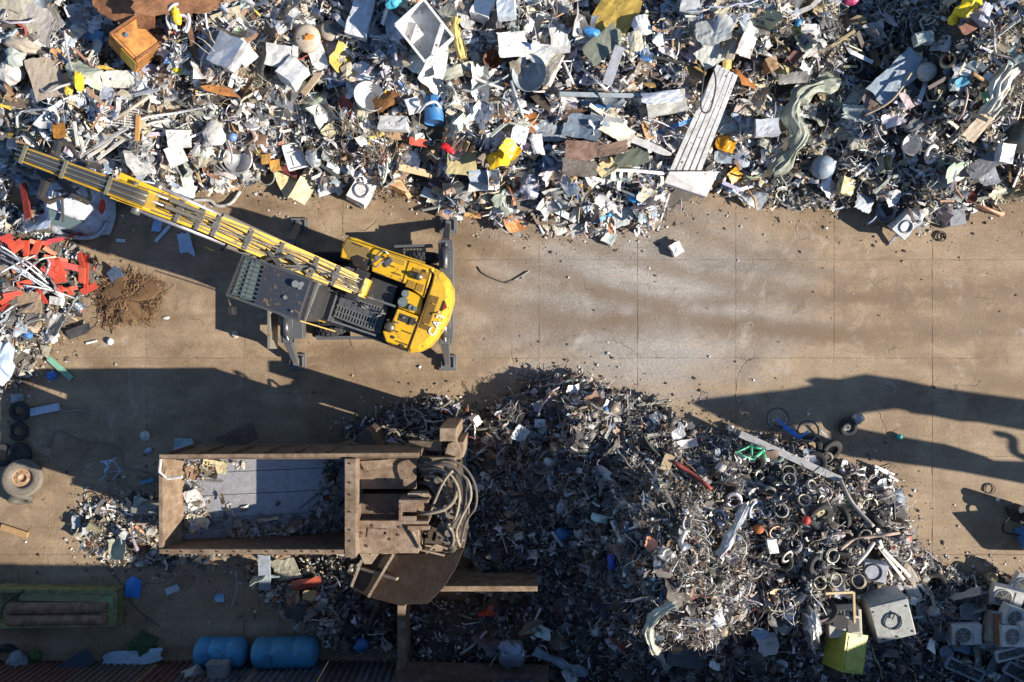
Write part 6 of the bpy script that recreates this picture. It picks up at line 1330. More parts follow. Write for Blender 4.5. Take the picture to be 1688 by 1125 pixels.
# ---- south side: olive skip with rusty cylinders, blue tanks, boxes
t = empty('olive_skip', W(95, 1003, 0), 'olive green low skip holding two rusty cylinders, lower left corner', 'skip')
m_ = MB(); z = .55
m_.prism(PXY([(-30,970),(192,973),(192,979),(-30,977)], z), 0, z); m_.prism(PXY([(-30,1030),(192,1026),(192,1033),(-30,1037)], z), 0, z); m_.prism(PXY([(186,979),(193,979),(193,1026),(186,1026)], z), 0, z); m_.prism(PXY([(-30,977),(186,979),(186,1027),(-30,1030)], .08), 0, .08)
m_.build('tub', 'rusted_metal', t, (.28, .29, .12), world=True, bevel=.012)
m_ = MB(); m_.prism(PXY([(36,976),(186,979),(186,992),(30,990)], .5), .46, .5); m_.build('side_deck', 'painted_metal', t, (.26, .25, .11), world=True); m_ = MB(); m_.prism(PXY([(160,990),(187,979),(187,1027),(170,1027)], .52), .46, .52); m_.build('end_plate', 'painted_metal', t, (.26, .32, .13), world=True)
m_ = MB(); m_.tube(smooth_path([W(40,974,.62), W(8,996,.65), W(2,1020,.62)]), .025, 6); m_.build('cable', 'rubber', t, BLK, world=True)
for k, yy in enumerate((1005, 1020)):
    yy += (-3, 2)[k]; c0, c1 = W(16, yy, .45), W(180, yy-2, .45); m_ = MB(); m_.tube([c0-Vector((.03, 0, 0)), c0, c0.lerp(c1, .12), c0.lerp(c1, .121), c0.lerp(c1, .40), c0.lerp(c1, .401), c0.lerp(c1, .82), c0.lerp(c1, .83), c1], .175, 18)
    o = m_.build('rusty_cylinder', 'rusted_metal', None, (.34, .20, .13), smooth=False, origin=tuple(c0)); tag(o, ('upper', 'lower')[k]+' rusty cylinder lying in the olive skip', 'cylinder')
def tank(label, pa, pb, r, h, col):
    a, b_ = W(pa[0], pa[1], h), W(pb[0], pb[1], h); d = (b_-a).normalized(); L = (b_-a).length; t = empty('tank', a, label, 'tank', 'blue tanks lying at the bottom edge')
    P = []; RR = []
    m_ = MB(); M = Matrix.Translation(a) @ d.to_track_quat('Z', 'Y').to_matrix().to_4x4()
    m_.lathe([(.001, -.02), (r*.6, .02), (r*.9, .10), (r, .2), (r, L*.33), (r*.985, L*.335), (r*.985, L*.345), (r, L*.35), (r, L*.66), (r*.985, L*.665), (r*.985, L*.675), (r, L*.68), (r, L-.2), (r*.9, L-.10), (r*.6, L-.02), (.001, L+.02)], 30, M); o = m_.build('shell', 'painted_metal', t, col, smooth=True, world=True)
    m_ = MB(); c = a.lerp(b_, .3)+Vector((0, 0, r)); m_.cyl(c-Vector((0, 0, .03)), c+Vector((0, 0, .06)), .10, 14); m_.build('hatch', 'painted_metal', t, tuple(q*.7 for q in col), world=True); return t
tank('blue steel tank lying at the bottom edge, right of the other one', (416, 1076), (524, 1074), .44, .46, (.04, .27, .46)); tank('blue tank partly covered by grey boxes, bottom edge', (322, 1074), (408, 1074), .42, .44, (.04, .27, .50))
cabinet('grey cabinet standing on the left blue tank', 382, 1084, 34, 40, .35, 0, (.24, .25, .24), 'metal box', lift=.0, tilt=(4, 3), name='metal_box').location.z = .95
cabinet('old monitor with a pale rim leaning on the left blue tank', 336, 1092, 36, 26, .4, 28, (.36, .37, .36), 'monitor', lift=0, tilt=(18, -10), mat='plastic', name='monitor').location.z = .75
panel('long light blue bent sheet in the bottom shade, left part', 218, 1084, 100, 24, 6, (.34, .48, .60), amp=.12, lift=.25)
panel('dark framed glass panel leaning near the wall, lower left', 122, 1095, 70, 26, 32, (.05, .08, .11), 'glass panel', mat='plastic', name='glass_panel', amp=.02, lift=.5, tilt=(8, -6))
sack('dark green weed clump above the light blue bent sheet', 240, 1060, 46, 40, .3, 0, (.03, .08, .025), 'plant', 'cloth', 'weed_clump', 0, .4)
sack('small green plant in the lower left corner shade', 60, 1078, 18, 20, .2, 0, (.05, .13, .03), 'plant', 'cloth', 'weed_clump', 0, .4)
sack('grey filled sack in the lower left corner', 36, 1085, 36, 34, .4, 0, (.22, .25, .28), name='filled_bag', lift=0)
tyre('tyre half hidden in the lower left corner', 8, 1082, .36, (10, 20), 0, lift=.15)
beam('wide grey plank standing out below the hopper', (435, 914, .9), (437, 972, .3), .34, .06, (.30, .36, .43), 'plank', 'plank', 'painted_metal', chan=False)
panel('crumpled beige tarpaulin below the hopper', 470, 938, 48, 40, 10, (.42, .40, .31), 'tarpaulin', mat='cloth', name='tarpaulin', amp=.45, lift=.35)
panel('dull red torn plastic below the beige tarpaulin', 505, 962, 50, 16, 12, (.46, .10, .06), 'plastic waste', mat='plastic', name='plastic_shard', amp=.4, lift=.25)
sack('old engine block in the shade below the beige tarpaulin', 492, 1002, 46, 34, .4, 0, (.08, .09, .09), 'engine block', 'rusted_metal', 'engine_block', 0, .3)
sack('blue heap of film right of the blue tanks', 598, 1060, 30, 22, .3, 0, (.04, .16, .38), mat='plastic', name='film_bundle', lift=.2)
pipe('long dark rusty bar right of the engine block', [(625, 990, .7), (605, 1042, .4)], .07, (.12, .09, .08), 'bar', 'rusty_bar', 'rusted_metal')
# ---- dark central heap
bike('bright blue bicycle lying on the top edge of the dark heap', [(1282,690),(1332,711),(1290,704),(1316,722),(1303,708)], (.04, .24, .85), lift=.45)
bike('green bicycle frame without its rear wheel lying on the dark heap', [(1213,746),(1262,758),(1238,732),(1258,741),(1240,757)], (.10, .62, .32), wheels=(0, 0), lift=.55)
beam('long grey steel channel lying diagonally over the dark heap', (1220, 715, .75), (1386, 791, .75), .20, .10, (.42, .42, .42))
TYS = [(1240,762,.36,(10,5),None),(1370,742,.34,(30,10),None),(1343,762,.33,(12,-8),(.40,.40,.38)),(1352,845,.33,(20,35),(.46,.42,.26)),(1398,880,.34,(25,40),None),(1385,855,.33,(60,20),None),(1385,925,.34,(15,5),None),(1345,930,.30,(30,10),None),(1413,955,.28,(10,20),(.3,.3,.3)),(1360,1006,.34,(40,30),None),(1540,960,.32,(14,-6),None),(1330,870,.3,(15,25),(.2,.2,.2)),(1290,925,.28,(25,0),None),(1395,828,.3,(30,-20),(.16,.2,.12)),(1440,860,.3,(70,10),None),(1310,960,.28,(20,14),None),(1335,735,.34,(10,12),None),(1395,968,.30,(12,30),(.3,.28,.25)),(1230,1060,.3,(30,10),None),(1420,905,.28,(22,8),(.35,.33,.26))]
for k, (px, py, rad, tl, wh) in enumerate(TYS):
    if k in (10,): lab, gp_ = 'tyre lying flat at the right tip of the dark heap above the outdoor units', None
    elif k == 3: lab, gp_ = 'pale yellowish wheel rim in the right part of the dark heap', None
    elif wh: lab, gp_ = 'scrapped wheel with its rim among the tyres in the right part of the dark heap', 'wheels in the dark heap'
    else: lab, gp_ = 'black scrap tyre in the right part of the dark heap', 'tyres in the dark heap'
    tyre(lab, px, py, rad, tl, random.uniform(0, 360), wheel=wh, lift=.22, group=gp_, cat='wheel' if wh else 'tyre', width=.16 if k != 10 else .22)
for k, (px, py, rad) in enumerate(((1392,884,.20),(1410,908,.19),(1415,958,.17),(1375,955,.17),(1362,752,.15),(1448,944,.2),(1287,842,.18),(1255,880,.16),(1335,800,.15),(1300,790,.17),(1325,826,.16),(1425,880,.15),(1270,810,.16),(1310,900,.17),(1370,915,.18),(1350,960,.16),(1240,830,.14))):
    coil('pale metal pulley or coil in the right part of the dark heap', px, py, rad, .02, 3.2, (random.uniform(-25, 25), random.uniform(-25, 25)), random.choice([(.42,.38,.28),(.35,.33,.30),(.50,.46,.38),(.25,.22,.18)]), lift=.38, group='coils and pulleys in the dark heap')
cabinet('white card like plate box shining in the right of the dark heap', 1271, 898, 15, 24, .15, 12, (.84, .84, .86), 'box', lift=.5, tilt=(3, 3), name='small_box')
sack('round red lamp shell in the dark heap', 1327, 856, 13, 14, .25, 0, (.65, .06, .05), 'lamp', 'plastic', 'lamp_shell', .45, .05)
sack('orange brown pot in the dark heap left of the red lamp shell', 1248, 870, 18, 14, .25, 0, (.42, .13, .04), 'pot', 'rusted_metal', 'pot', .4, .08)
pipe('dull red pipe lying in the upper part of the dark heap', [(1108, 760, .6), (1140, 780, .6), (1172, 806, .6)], .055, (.36, .06, .05), 'pipe', 'red_pipe', sm=2)
panel('tan square plate beside the dull red pipe', 1100, 762, 16, 28, -18, (.55, .42, .26), mat='timber', amp=.1, lift=.55, name='board', cat='board')
panel('pale crumpled sheet at the upper right of the tan plate', 1130, 732, 40, 14, 10, (.60, .54, .50), amp=.5, lift=.4)
panel('salmon cone shaped shard in the middle of the dark heap', 1072, 896, 18, 18, 40, (.62, .26, .14), 'plastic waste', mat='plastic', name='plastic_shard', amp=.5, lift=.5)
sack('blue bag in the shaded left part of the dark heap', 925, 878, 26, 22, .3, 0, (.03, .18, .40), mat='plastic', name='plastic_bag', lift=.25)
pipe('pale tube beside the blue bag in the shaded part of the heap', [(910, 876, .5), (918, 888, .5), (928, 900, .4)], .05, (.50, .60, .64), 'tube', 'pale_tube', 'plastic')
sack('deep blue bag right of the pale tube in the dark heap', 1008, 925, 14, 24, .25, 0, (.02, .06, .38), mat='plastic', name='plastic_bag', lift=.3)
panel('small white sheet in the upper left of the dark heap', 890, 698, 18, 16, 0, (.62, .68, .72), amp=.3, lift=.35)
panel('pale torn sheet below the small white one in the dark heap', 858, 715, 24, 26, -30, (.50, .56, .60), amp=.5, lift=.3)
panel('pale green curled strip in the shaded left part of the heap', 990, 855, 30, 12, -12, (.42, .56, .54), amp=.5, lift=.5)
panel('silver crushed sheet in the upper dark heap near the beam shadow', 1118, 715, 22, 18, 30, (.58, .60, .62), mat='bare_metal', amp=.5, lift=.4)
ribbon('pale bent crushed duct in the lower middle of the dark heap', [(1112, 996, .6), (1085, 1012, .7), (1070, 1036, .7), (1074, 1064, .7), (1088, 1083, .6), (1104, 1100, .4)], .22, (.55, .57, .49), seed=8)
pipe('pale crushed tube above the bent pipe', [(1130, 875, .7), (1122, 895, .8), (1128, 905, .8)], .06, (.60, .60, .60))
ribbon('pale crushed channel running down in the centre right of the dark heap', [(1232, 832, .6), (1215, 865, .6), (1200, 895, .6), (1185, 918, .5)], .20, (.46, .48, .50), seed=11)
pipe('long rusty hose curving over the right part of the dark heap', [(1386, 905, .6), (1408, 890, .7), (1440, 884, .8), (1470, 880, .7), (1495, 876, .3)], .045, (.40, .30, .24), 'hose', 'hose', 'rubber')
pipe('pale flexible pipe falling down the right side of the dark heap', [(1385, 790, .8), (1395, 812, .8), (1412, 838, .8), (1440, 868, .8)], .055, (.50, .44, .38), 'hose', 'hose')
pipe('white forked bar at the right of the dark heap above the big white box', [(1412, 930, .8), (1428, 912, .9), (1440, 895, .8)], .05, (.60, .56, .52), 'bar', 'forked_bar')
for k, (a, b_) in enumerate((((1448,900),(1490,955)), ((1450,890),(1470,950)), ((1455,905),(1500,950)))): beam('pale strip in the sheaf right of the dark square opening', a+(.8,), b_+(.4,), .08, .04, (.62, .58, .55), 'metal strip', 'metal_strip', group='pale strips above the big white box', chan=False)
t = empty('speaker_box', H(1437, 936, .45), 'dark box with a large round opening near the lower right of the dark heap', 'speaker box', None, (R(10), R(-6), R(-8)))
m_ = MB(); m_.box((0, 0, .15), (.62, .5, .3)); m_.build('case', 'painted_metal', t, (.42, .45, .52), bevel=.01); MB().lathe([(.22, .31), (.20, .24), (.10, .16), (.001, .15)], 22, Matrix.Translation((-.06, 0, 0))).build('opening', 'rubber', t, (.015, .015, .015)); MB().torus(.225, .025, 22, 6, (-.06, 0, .305)).build('rim', 'rubber', t, (.04, .04, .045), smooth=True); foot(H(1437, 936, .3), .35)
t = empty('broken_appliance', H(1385, 1018, .35), 'cream appliance carcass with a slotted top, above the yellow green cabinet', 'appliance', None, (R(4), R(-4), R(4)))
m_ = MB(); m_.box((0, 0, .2), (.85, .75, .4)); m_.build('body', 'painted_metal', t, (.56, .53, .45), bevel=.015); m_ = MB(); m_.cyl((-.15, .1, .2), (-.15, .1, .52), .20, 18); m_.build('drum', 'rubber', t, (.04, .04, .045)); m_ = MB(); m_.box((-.28, .28, .41), (.04, .18, .03))
m_.build('slot', 'rubber', t, BLK)
for q in range(6): m_ = MB(); m_.box((-.12+q*.09, .28, .41), (.03, .16, .03)); m_.build('slot', 'rubber', t, BLK)
m_ = MB(); m_.box((.2, -.05, .41), (.3, .34, .03)); m_.build('tray', 'painted_metal', t, (.12, .12, .12)); foot(H(1385, 1018, .3), .5)
beam('tan slat standing at the right of the cream carcass', (1407, 975, .9), (1409, 1048, .5), .06, .06, (.55, .40, .22), 'slat', 'slat', 'timber', chan=False); beam('tan slat lying level above the cream carcass', (1360, 978, .9), (1405, 976, .9), .06, .06, (.55, .42, .25), 'slat', 'slat', 'timber', chan=False)
t = empty('white_cabinet', H(1452, 1000, .30), 'big dirty white cabinet with a coiled hose on its back, lower right', 'cabinet', None, (R(6), R(-5), R(16)))
m_ = MB(); m_.box((0, 0, .4), (1.0, 1.08, .8)); m_.build('body', 'painted_metal', t, (.38, .40, .38), bevel=.02); m_ = MB(); P = [(.22*math.cos(R(a))*(1+.08*math.sin(a)), -.02+.22*math.sin(R(a)), .83) for a in range(30, 400, 20)]; m_.tube(P, .02, 6); m_.tube([(-.02,.05,.84),(.1,.22,.86)], .018, 6); m_.build('hose', 'rubber', t, (.06, .07, .08), smooth=True)
for q in ((-.35,-.45),(0,-.47),(.42,-.42),(.42,.3),(-.44,.36)): m_ = MB(); m_.cyl((q[0], q[1], .79), (q[0], q[1], .815), .03, 8); m_.build('hole', 'rubber', t, BLK)
m_ = MB(); m_.box((0, .46, .82), (1.0, .1, .05)); m_.build('top_fold', 'painted_metal', t, (.36, .38, .38)); foot(H(1462, 1018, .3), .75)
t = empty('yellow_green_cabinet', H(1376, 1064, .15), 'yellow green steel cabinet with black stains lying at the bottom edge', 'cabinet', None, (R(-8), R(20), R(-14)))
shell_mb(.72, 1.0, .72, random.Random(77), .006, 4, 1).build('body', 'painted_metal', t, (.42, .44, .06)); m_ = MB(); m_.box((0, 0, .73), (.58, .86, .02)); m_.build('door', 'painted_metal', t, (.46, .47, .08)); foot(H(1389, 1081, .3), .6)
panel('large dark grey panel in the bottom shade of the dark heap', 1130, 1084, 62, 38, -10, (.12, .14, .16), amp=.1, lift=.5)
sack('blue grey crumpled car part cluster at the bottom, left of the bent pipe', 845, 1072, 50, 50, .5, 0, (.30, .36, .44), 'crumpled metal', 'bare_metal', 'crumpled_metal', .2, .45)
ribbon('blue grey bent duct at the bottom edge of the dark heap', [(880, 1074, .6), (920, 1092, .6), (945, 1102, .5), (968, 1112, .4)], .22, (.30, .38, .46), seed=14)
sack('grey white crumpled casting near the bottom, left of the yellow green cabinet', 1330, 1030, 26, 56, .5, 10, (.50, .50, .50), 'crumpled metal', 'bare_metal', 'crumpled_metal', .25, .4)
panel('pale folded plate at the bottom left of the grey casting', 1266, 1062, 34, 34, 10, (.55, .54, .50), amp=.4, lift=.5)
panel('pale blue plate above the pale folded plate', 1252, 1045, 26, 18, -12, (.40, .52, .66), amp=.2, lift=.5)
basin('cut tin can with a shiny bottom at the edge of the dark heap, right', 1636, 955, .18, .22, (10, 8), (.46, .44, .34), 'tin', mat='bare_metal', name='tin_can', lift=.15)
# outdoor units, radiators and casings, lower right
acunit('outdoor cooling unit standing free, leftmost of the group with its grille up', 1586, 1040, 2, (4, -3), lift=.15)
acunit('outdoor unit lying at the top of the lower right group', 1655, 978, -12, (14, -10), lift=.3)
acunit('outdoor unit half out of view at the right edge, topmost', 1690, 965, -30, (10, -12), lift=.35)
acunit('outdoor unit in the centre of the lower right group with a wide pale grille', 1665, 1012, -22, (6, 12), lift=.35, col=(.55, .55, .52))
acunit('outdoor unit at the right edge below the centre one', 1662, 1045, -4, (-6, 8), lift=.25)
acunit('outdoor unit cut by the right edge beside the slotted white panel', 1695, 1035, 8, (4, 6), lift=.3)
cabinet('pale casing leaning with a dark opening, left of the top outdoor unit', 1592, 985, 44, 34, .35, 20, (.36, .37, .37), 'appliance', lift=.25, tilt=(16, -18), opened=True)
panel('dark grey casing side below the leaning pale one', 1600, 1008, 44, 28, -8, (.13, .15, .17), amp=.15, lift=.3)
cabinet('beige casing with a rusty edge left of the centre outdoor unit', 1634, 1030, 30, 50, .4, -12, (.34, .31, .27), 'appliance', lift=.2)
beam('rusty strip on the edge of the beige casing', (1643, 1012, .75), (1645, 1062, .75), .16, .05, (.34, .15, .06), 'metal strip', 'rusty_strip', 'rusted_metal', chan=False)
def radiator(label, px, py, ang, col, w=.95, d=.36, lift=.3, tilt=(5, 5), n_=12):
    p = H(px, py, lift); t = empty('radiator', p, label, 'radiator', None, (R(tilt[0]), R(tilt[1]), R(ang))); m_ = MB()
    for c_, d_ in (((0, d/2, 0), (w, .05, .09)), ((0, -d/2, 0), (w, .05, .09)), ((w/2, 0, 0), (.05, d-.05, .09)), ((-w/2, 0, 0), (.05, d-.05, .09))): m_.box(c_, d_)
    m_.build('frame', 'plastic', t, col); m_ = MB(); m_.box((0, 0, -.03), (w-.06, d-.06, .02)); m_.build('back', 'plastic', t, tuple(c*.4 for c in col))
    for k in range(n_): x = -w/2+w*(k+1)/(n_+1); m_ = MB(); m_.box((x, 0, .01), (.018, d-.06, .05)); m_.build('fin', 'bare_metal', t, tuple(c*.8 for c in col))
    return t
radiator('long blue grey indoor unit lying slanted at the bottom edge, lower right', 1590, 1103, -24, (.30, .38, .44), 1.15, .30)
radiator('white slotted panel at the right edge of the bottom', 1668, 1076, 12, (.58, .60, .62), .95, .28)
radiator('grey slatted casing lying in the corner, bottom right', 1678, 1108, -28, (.36, .40, .44), .8, .34, n_=9)
for k, (px, py, w, h, a, c) in enumerate(((1590,1068,44,18,-22,(.16,.22,.34)),(1612,1085,12,46,12,(.26,.27,.24)),(1560,1074,24,20,10,(.14,.18,.24)),(1635,1098,14,44,-20,(.20,.26,.30)),(1655,1118,30,16,10,(.28,.33,.38)),(1548,1045,20,24,-5,(.08,.09,.1)),(1520,1010,22,34,14,(.16,.18,.22)),(1505,975,20,42,30,(.50,.48,.44)),(1500,945,16,38,34,(.55,.50,.42)))):
    lab = ['dull blue casing lid below the free standing outdoor unit','narrow grey cover right of the dull blue lid','small blue grey cover left of the dull blue lid','narrow blue grey cover near the corner','pale grey cover at the very bottom right','black cover left of the free standing outdoor unit','dark blue grey cover right of the big white cabinet','pale cover between the dark heap and the shade, right','cream cover at the right foot of the dark heap'][k]
    panel(lab, px, py, w, h, a, c, 'casing cover', name='casing_cover', mat='plastic', amp=.12, lift=.25)

# ------------------------------------------------------------------ repeated scrap: individuals that can be picked out, then the uncountable litter
def zone(px, py):
    if py > 560:
        if px < 560: return 'lowleft'
        if px > 1180 and py < 1010: return 'ringy'
        return 'dark'
    if px < 165 and py > 385: return 'left'
    if px < 640: return 'ul'
    if px < 1235: return 'um'
    return 'ur'
PAL = {
 'ul': [((.84,.83,.80),29),((.56,.55,.53),17),((.30,.30,.30),12),((.10,.10,.10),8),((.54,.46,.34),12),((.30,.18,.11),8),((.38,.46,.56),11),((.46,.26,.11),3),((.62,.42,.05),1),((.45,.07,.04),1),((.05,.17,.42),1),((.20,.16,.12),8)],
 'um': [((.84,.83,.79),29),((.56,.55,.52),16),((.30,.30,.30),12),((.09,.09,.09),8),((.56,.49,.37),13),((.29,.17,.10),7),((.37,.44,.54),10),((.45,.27,.13),4),((.60,.22,.05),1),((.05,.2,.5),1),((.19,.15,.12),8)],
 'ur': [((.82,.81,.78),18),((.46,.46,.44),18),((.25,.26,.26),18),((.08,.085,.095),13),((.46,.39,.28),15),((.26,.15,.08),6),((.24,.30,.37),6),((.50,.40,.22),6),((.14,.22,.12),1),((.12,.10,.085),12)],
 'left': [((.62,.63,.65),20),((.40,.41,.42),18),((.22,.21,.20),12),((.09,.08,.08),12),((.42,.32,.20),18),((.60,.09,.05),4),((.25,.32,.42),8),((.26,.16,.09),10)],
 'dark': [((.05,.048,.046),19),((.11,.10,.092),16),((.20,.175,.15),16),((.42,.40,.37),16),((.80,.79,.78),11),((.22,.13,.085),9),((.36,.28,.20),5),((.10,.14,.20),6),((.05,.2,.45),.4),((.4,.07,.05),.5)],
 'ringy': [((.05,.047,.045),17),((.13,.12,.11),15),((.26,.235,.21),16),((.50,.48,.46),18),((.80,.79,.78),14),((.24,.14,.085),9),((.42,.33,.23),6),((.13,.17,.24),5),((.4,.08,.05),.8)],
 'lowleft': [((.70,.66,.58),22),((.42,.38,.30),20),((.26,.22,.17),20),((.10,.09,.08),14),((.46,.34,.2),14),((.30,.33,.36),8),((.35,.14,.07),4)],
}
PALN = {k: (np.array([c for c, _ in v]), np.array([w for _, w in v], float)/sum(w for _, w in v)) for k, v in PAL.items()}
ZW = {'ul': 'left part of the upper heap', 'um': 'middle of the upper heap', 'ur': 'right part of the upper heap', 'left': 'heap at the left edge', 'dark': 'dark central heap', 'ringy': 'right part of the dark heap', 'lowleft': 'low debris by the hopper'}
def cname(c):
    m = max(c); s_ = m-min(c)
    if m < .16 and s_ < .08: return 'near black'
    if s_ < .10: return 'white' if m > .6 else 'light grey' if m > .36 else 'dark grey'
    if c[2] == m: return 'blue grey' if s_ < .2 else 'blue'
    if c[0] > .55 and c[1] < .15: return 'red'
    return 'cream' if m > .38 and s_ < .28 and c[1] > .3 else 'rust brown'
FT = np.array(FOOT)
def clear_of(x, y, pad=0.0):
    return np.min(np.hypot(FT[:, 0]-x, FT[:, 1]-y)-FT[:, 2]) > pad
# prototypes
rp = random.Random(21)
P_SHEET = []
for k in range(12):
    m_ = crumple_mb(.62, .40, rp, rp.uniform(.4, .9), 6, 7, 6, .16, .01, .02); me = bpy.data.meshes.new('crumpled_sheet'); me.from_pydata(m_.v, [], m_.f); me.materials.append(MATS['painted_metal']); P_SHEET.append(me)
P_BOX = []
for k in range(8):
    m_ = shell_mb(rp.uniform(.3, .55), rp.uniform(.25, .42), rp.uniform(.15, .36), rp, .07, 4, 8, opened=k % 3 == 0); me = bpy.data.meshes.new('dented_casing'); me.from_pydata(m_.v, [], m_.f); me.materials.append(MATS['painted_metal']); P_BOX.append(me)
P_TUBE = []
for k in range(12):
    a = rp.uniform(0, 6); P = [Vector((0, 0, 0))]
    for q in range(6): a += rp.uniform(-.55, .55) if k < 8 else rp.uniform(-1.3, 1.3); P.append(P[-1]+Vector((math.cos(a), math.sin(a), rp.uniform(-.25, .25)))*.17)
    c_ = sum(P, Vector())/7; m_ = MB().tube(smooth_path([p-c_ for p in P], 2) if k < 8 else [p-c_ for p in P], rp.uniform(.014, .03), 6); me = bpy.data.meshes.new('bent_tube'); me.from_pydata(m_.v, [], m_.f); me.materials.append(MATS['wire']); me.polygons.foreach_set('use_smooth', [True]*len(me.polygons)); P_TUBE.append(me)
P_STRIP = []
for k in range(6):
    m_ = MB(); m_.bar((-.45, 0, 0), (.1, .03*k-.08, .04), .07, .02); m_.bar((.1, .03*k-.08, .04), (.45, .1-.04*k, -.05), .07, .02); me = bpy.data.meshes.new('metal_strip'); me.from_pydata(m_.v, [], m_.f); me.materials.append(MATS['painted_metal']); P_STRIP.append(me)
P_RING = []
for k in range(4):
    m_ = MB().torus(.15, (.02, .035, .015, .045)[k], 20, 6, flat=(1, .6, 1, .5)[k]); me = bpy.data.meshes.new('metal_ring'); me.from_pydata(m_.v, [], m_.f); me.materials.append(MATS['bare_metal']); me.polygons.foreach_set('use_smooth', [True]*len(me.polygons)); P_RING.append(me)
def sample_px(boxes, r):
    while True:
        b_ = boxes[int(r.random()*len(boxes)) % len(boxes)]; px = r.uniform(b_[0], b_[2]); py = r.uniform(b_[1], b_[3]); p = H(px, py, .05)
        if float(heap(p.x, p.y)) > .12: return px, py
UPB = [(0,0,640,330),(640,0,1235,380),(1235,0,1688,380),(0,0,1688,370)]; DKB = [(780,620,1180,1110),(1180,720,1500,1100),(1000,640,1500,1100)]; SMB = [(0,390,150,620),(560,660,800,760),(140,815,300,920),(420,920,640,1040),(665,985,900,1090),(1500,940,1688,1110)]
def scatter_ind(protos, n_, boxes, what, cat, name, srange, seed, tiltmax=50, lift=(.10, .42), colf=None):
    r = random.Random(seed); k = 0
    while k < n_:
        px, py = sample_px(boxes, r); L = r.uniform(*lift); p = H(px, py, L)
        if not clear_of(p.x, p.y, .02): 
            if r.random() < .93: continue
        z = zone(px, py); cols, wt = PALN[z]; c = cols[r.choices(range(len(cols)), wt)[0]]
        if colf: c = colf(c, r)
        c = tuple(float(min(.85, v*r.uniform(.85, 1.12))) for v in c)
        o = link(bpy.data.objects.new(name, protos[r.randrange(len(protos))])); o.color = c+(1,); s_ = r.uniform(*srange)
        o.scale = (s_*r.uniform(.7, 1.3), s_*r.uniform(.8, 1.2), s_)
        o.location = p; o.rotation_euler = (R(r.gauss(0, tiltmax*.5)), R(r.gauss(0, tiltmax*.5)), r.uniform(0, 2*PI))
        g_ = cname(c)+' '+what+' in the '+ZW[z]; tag(o, g_, cat, g_); k += 1
scatter_ind(P_SHEET, 240, UPB, 'crumpled metal sheet', 'metal sheet', 'crumpled_sheet', (.45, 1.35), 1, tiltmax=45, colf=lambda c, r: c if max(c) > .22 else (.42, .40, .36))
scatter_ind(P_SHEET, 55, DKB+SMB, 'crumpled metal sheet', 'metal sheet', 'crumpled_sheet', (.45, 1.1), 2)
scatter_ind(P_BOX, 48, UPB, 'dented casing', 'casing', 'dented_casing', (.4, 1.1), 3)
scatter_ind(P_BOX, 22, DKB+SMB, 'dented casing', 'casing', 'dented_casing', (.35, .8), 4)
scatter_ind(P_TUBE, 130, UPB, 'bent tube', 'tube', 'bent_tube', (.6, 1.5), 5)
scatter_ind(P_TUBE, 150, DKB+SMB[:2], 'bent tube', 'tube', 'bent_tube', (.5, 1.2), 6, colf=lambda c, r: tuple(min(.55, v*1.6+.03) for v in c))
scatter_ind(P_STRIP, 120, UPB, 'bent strip', 'metal strip', 'metal_strip', (.6, 1.6), 7)
scatter_ind(P_STRIP, 90, DKB+SMB, 'bent strip', 'metal strip', 'metal_strip', (.4, 1.1), 8)
scatter_ind(P_RING, 38, [(1180,740,1500,1000),(1250,820,1440,980)], 'metal ring', 'ring', 'metal_ring', (.6, 1.5), 9, colf=lambda c, r: tuple(min(.6, v*1.5+.05) for v in c))
scatter_ind(P_RING, 40, UPB, 'metal ring', 'ring', 'metal_ring', (.6, 1.5), 10)

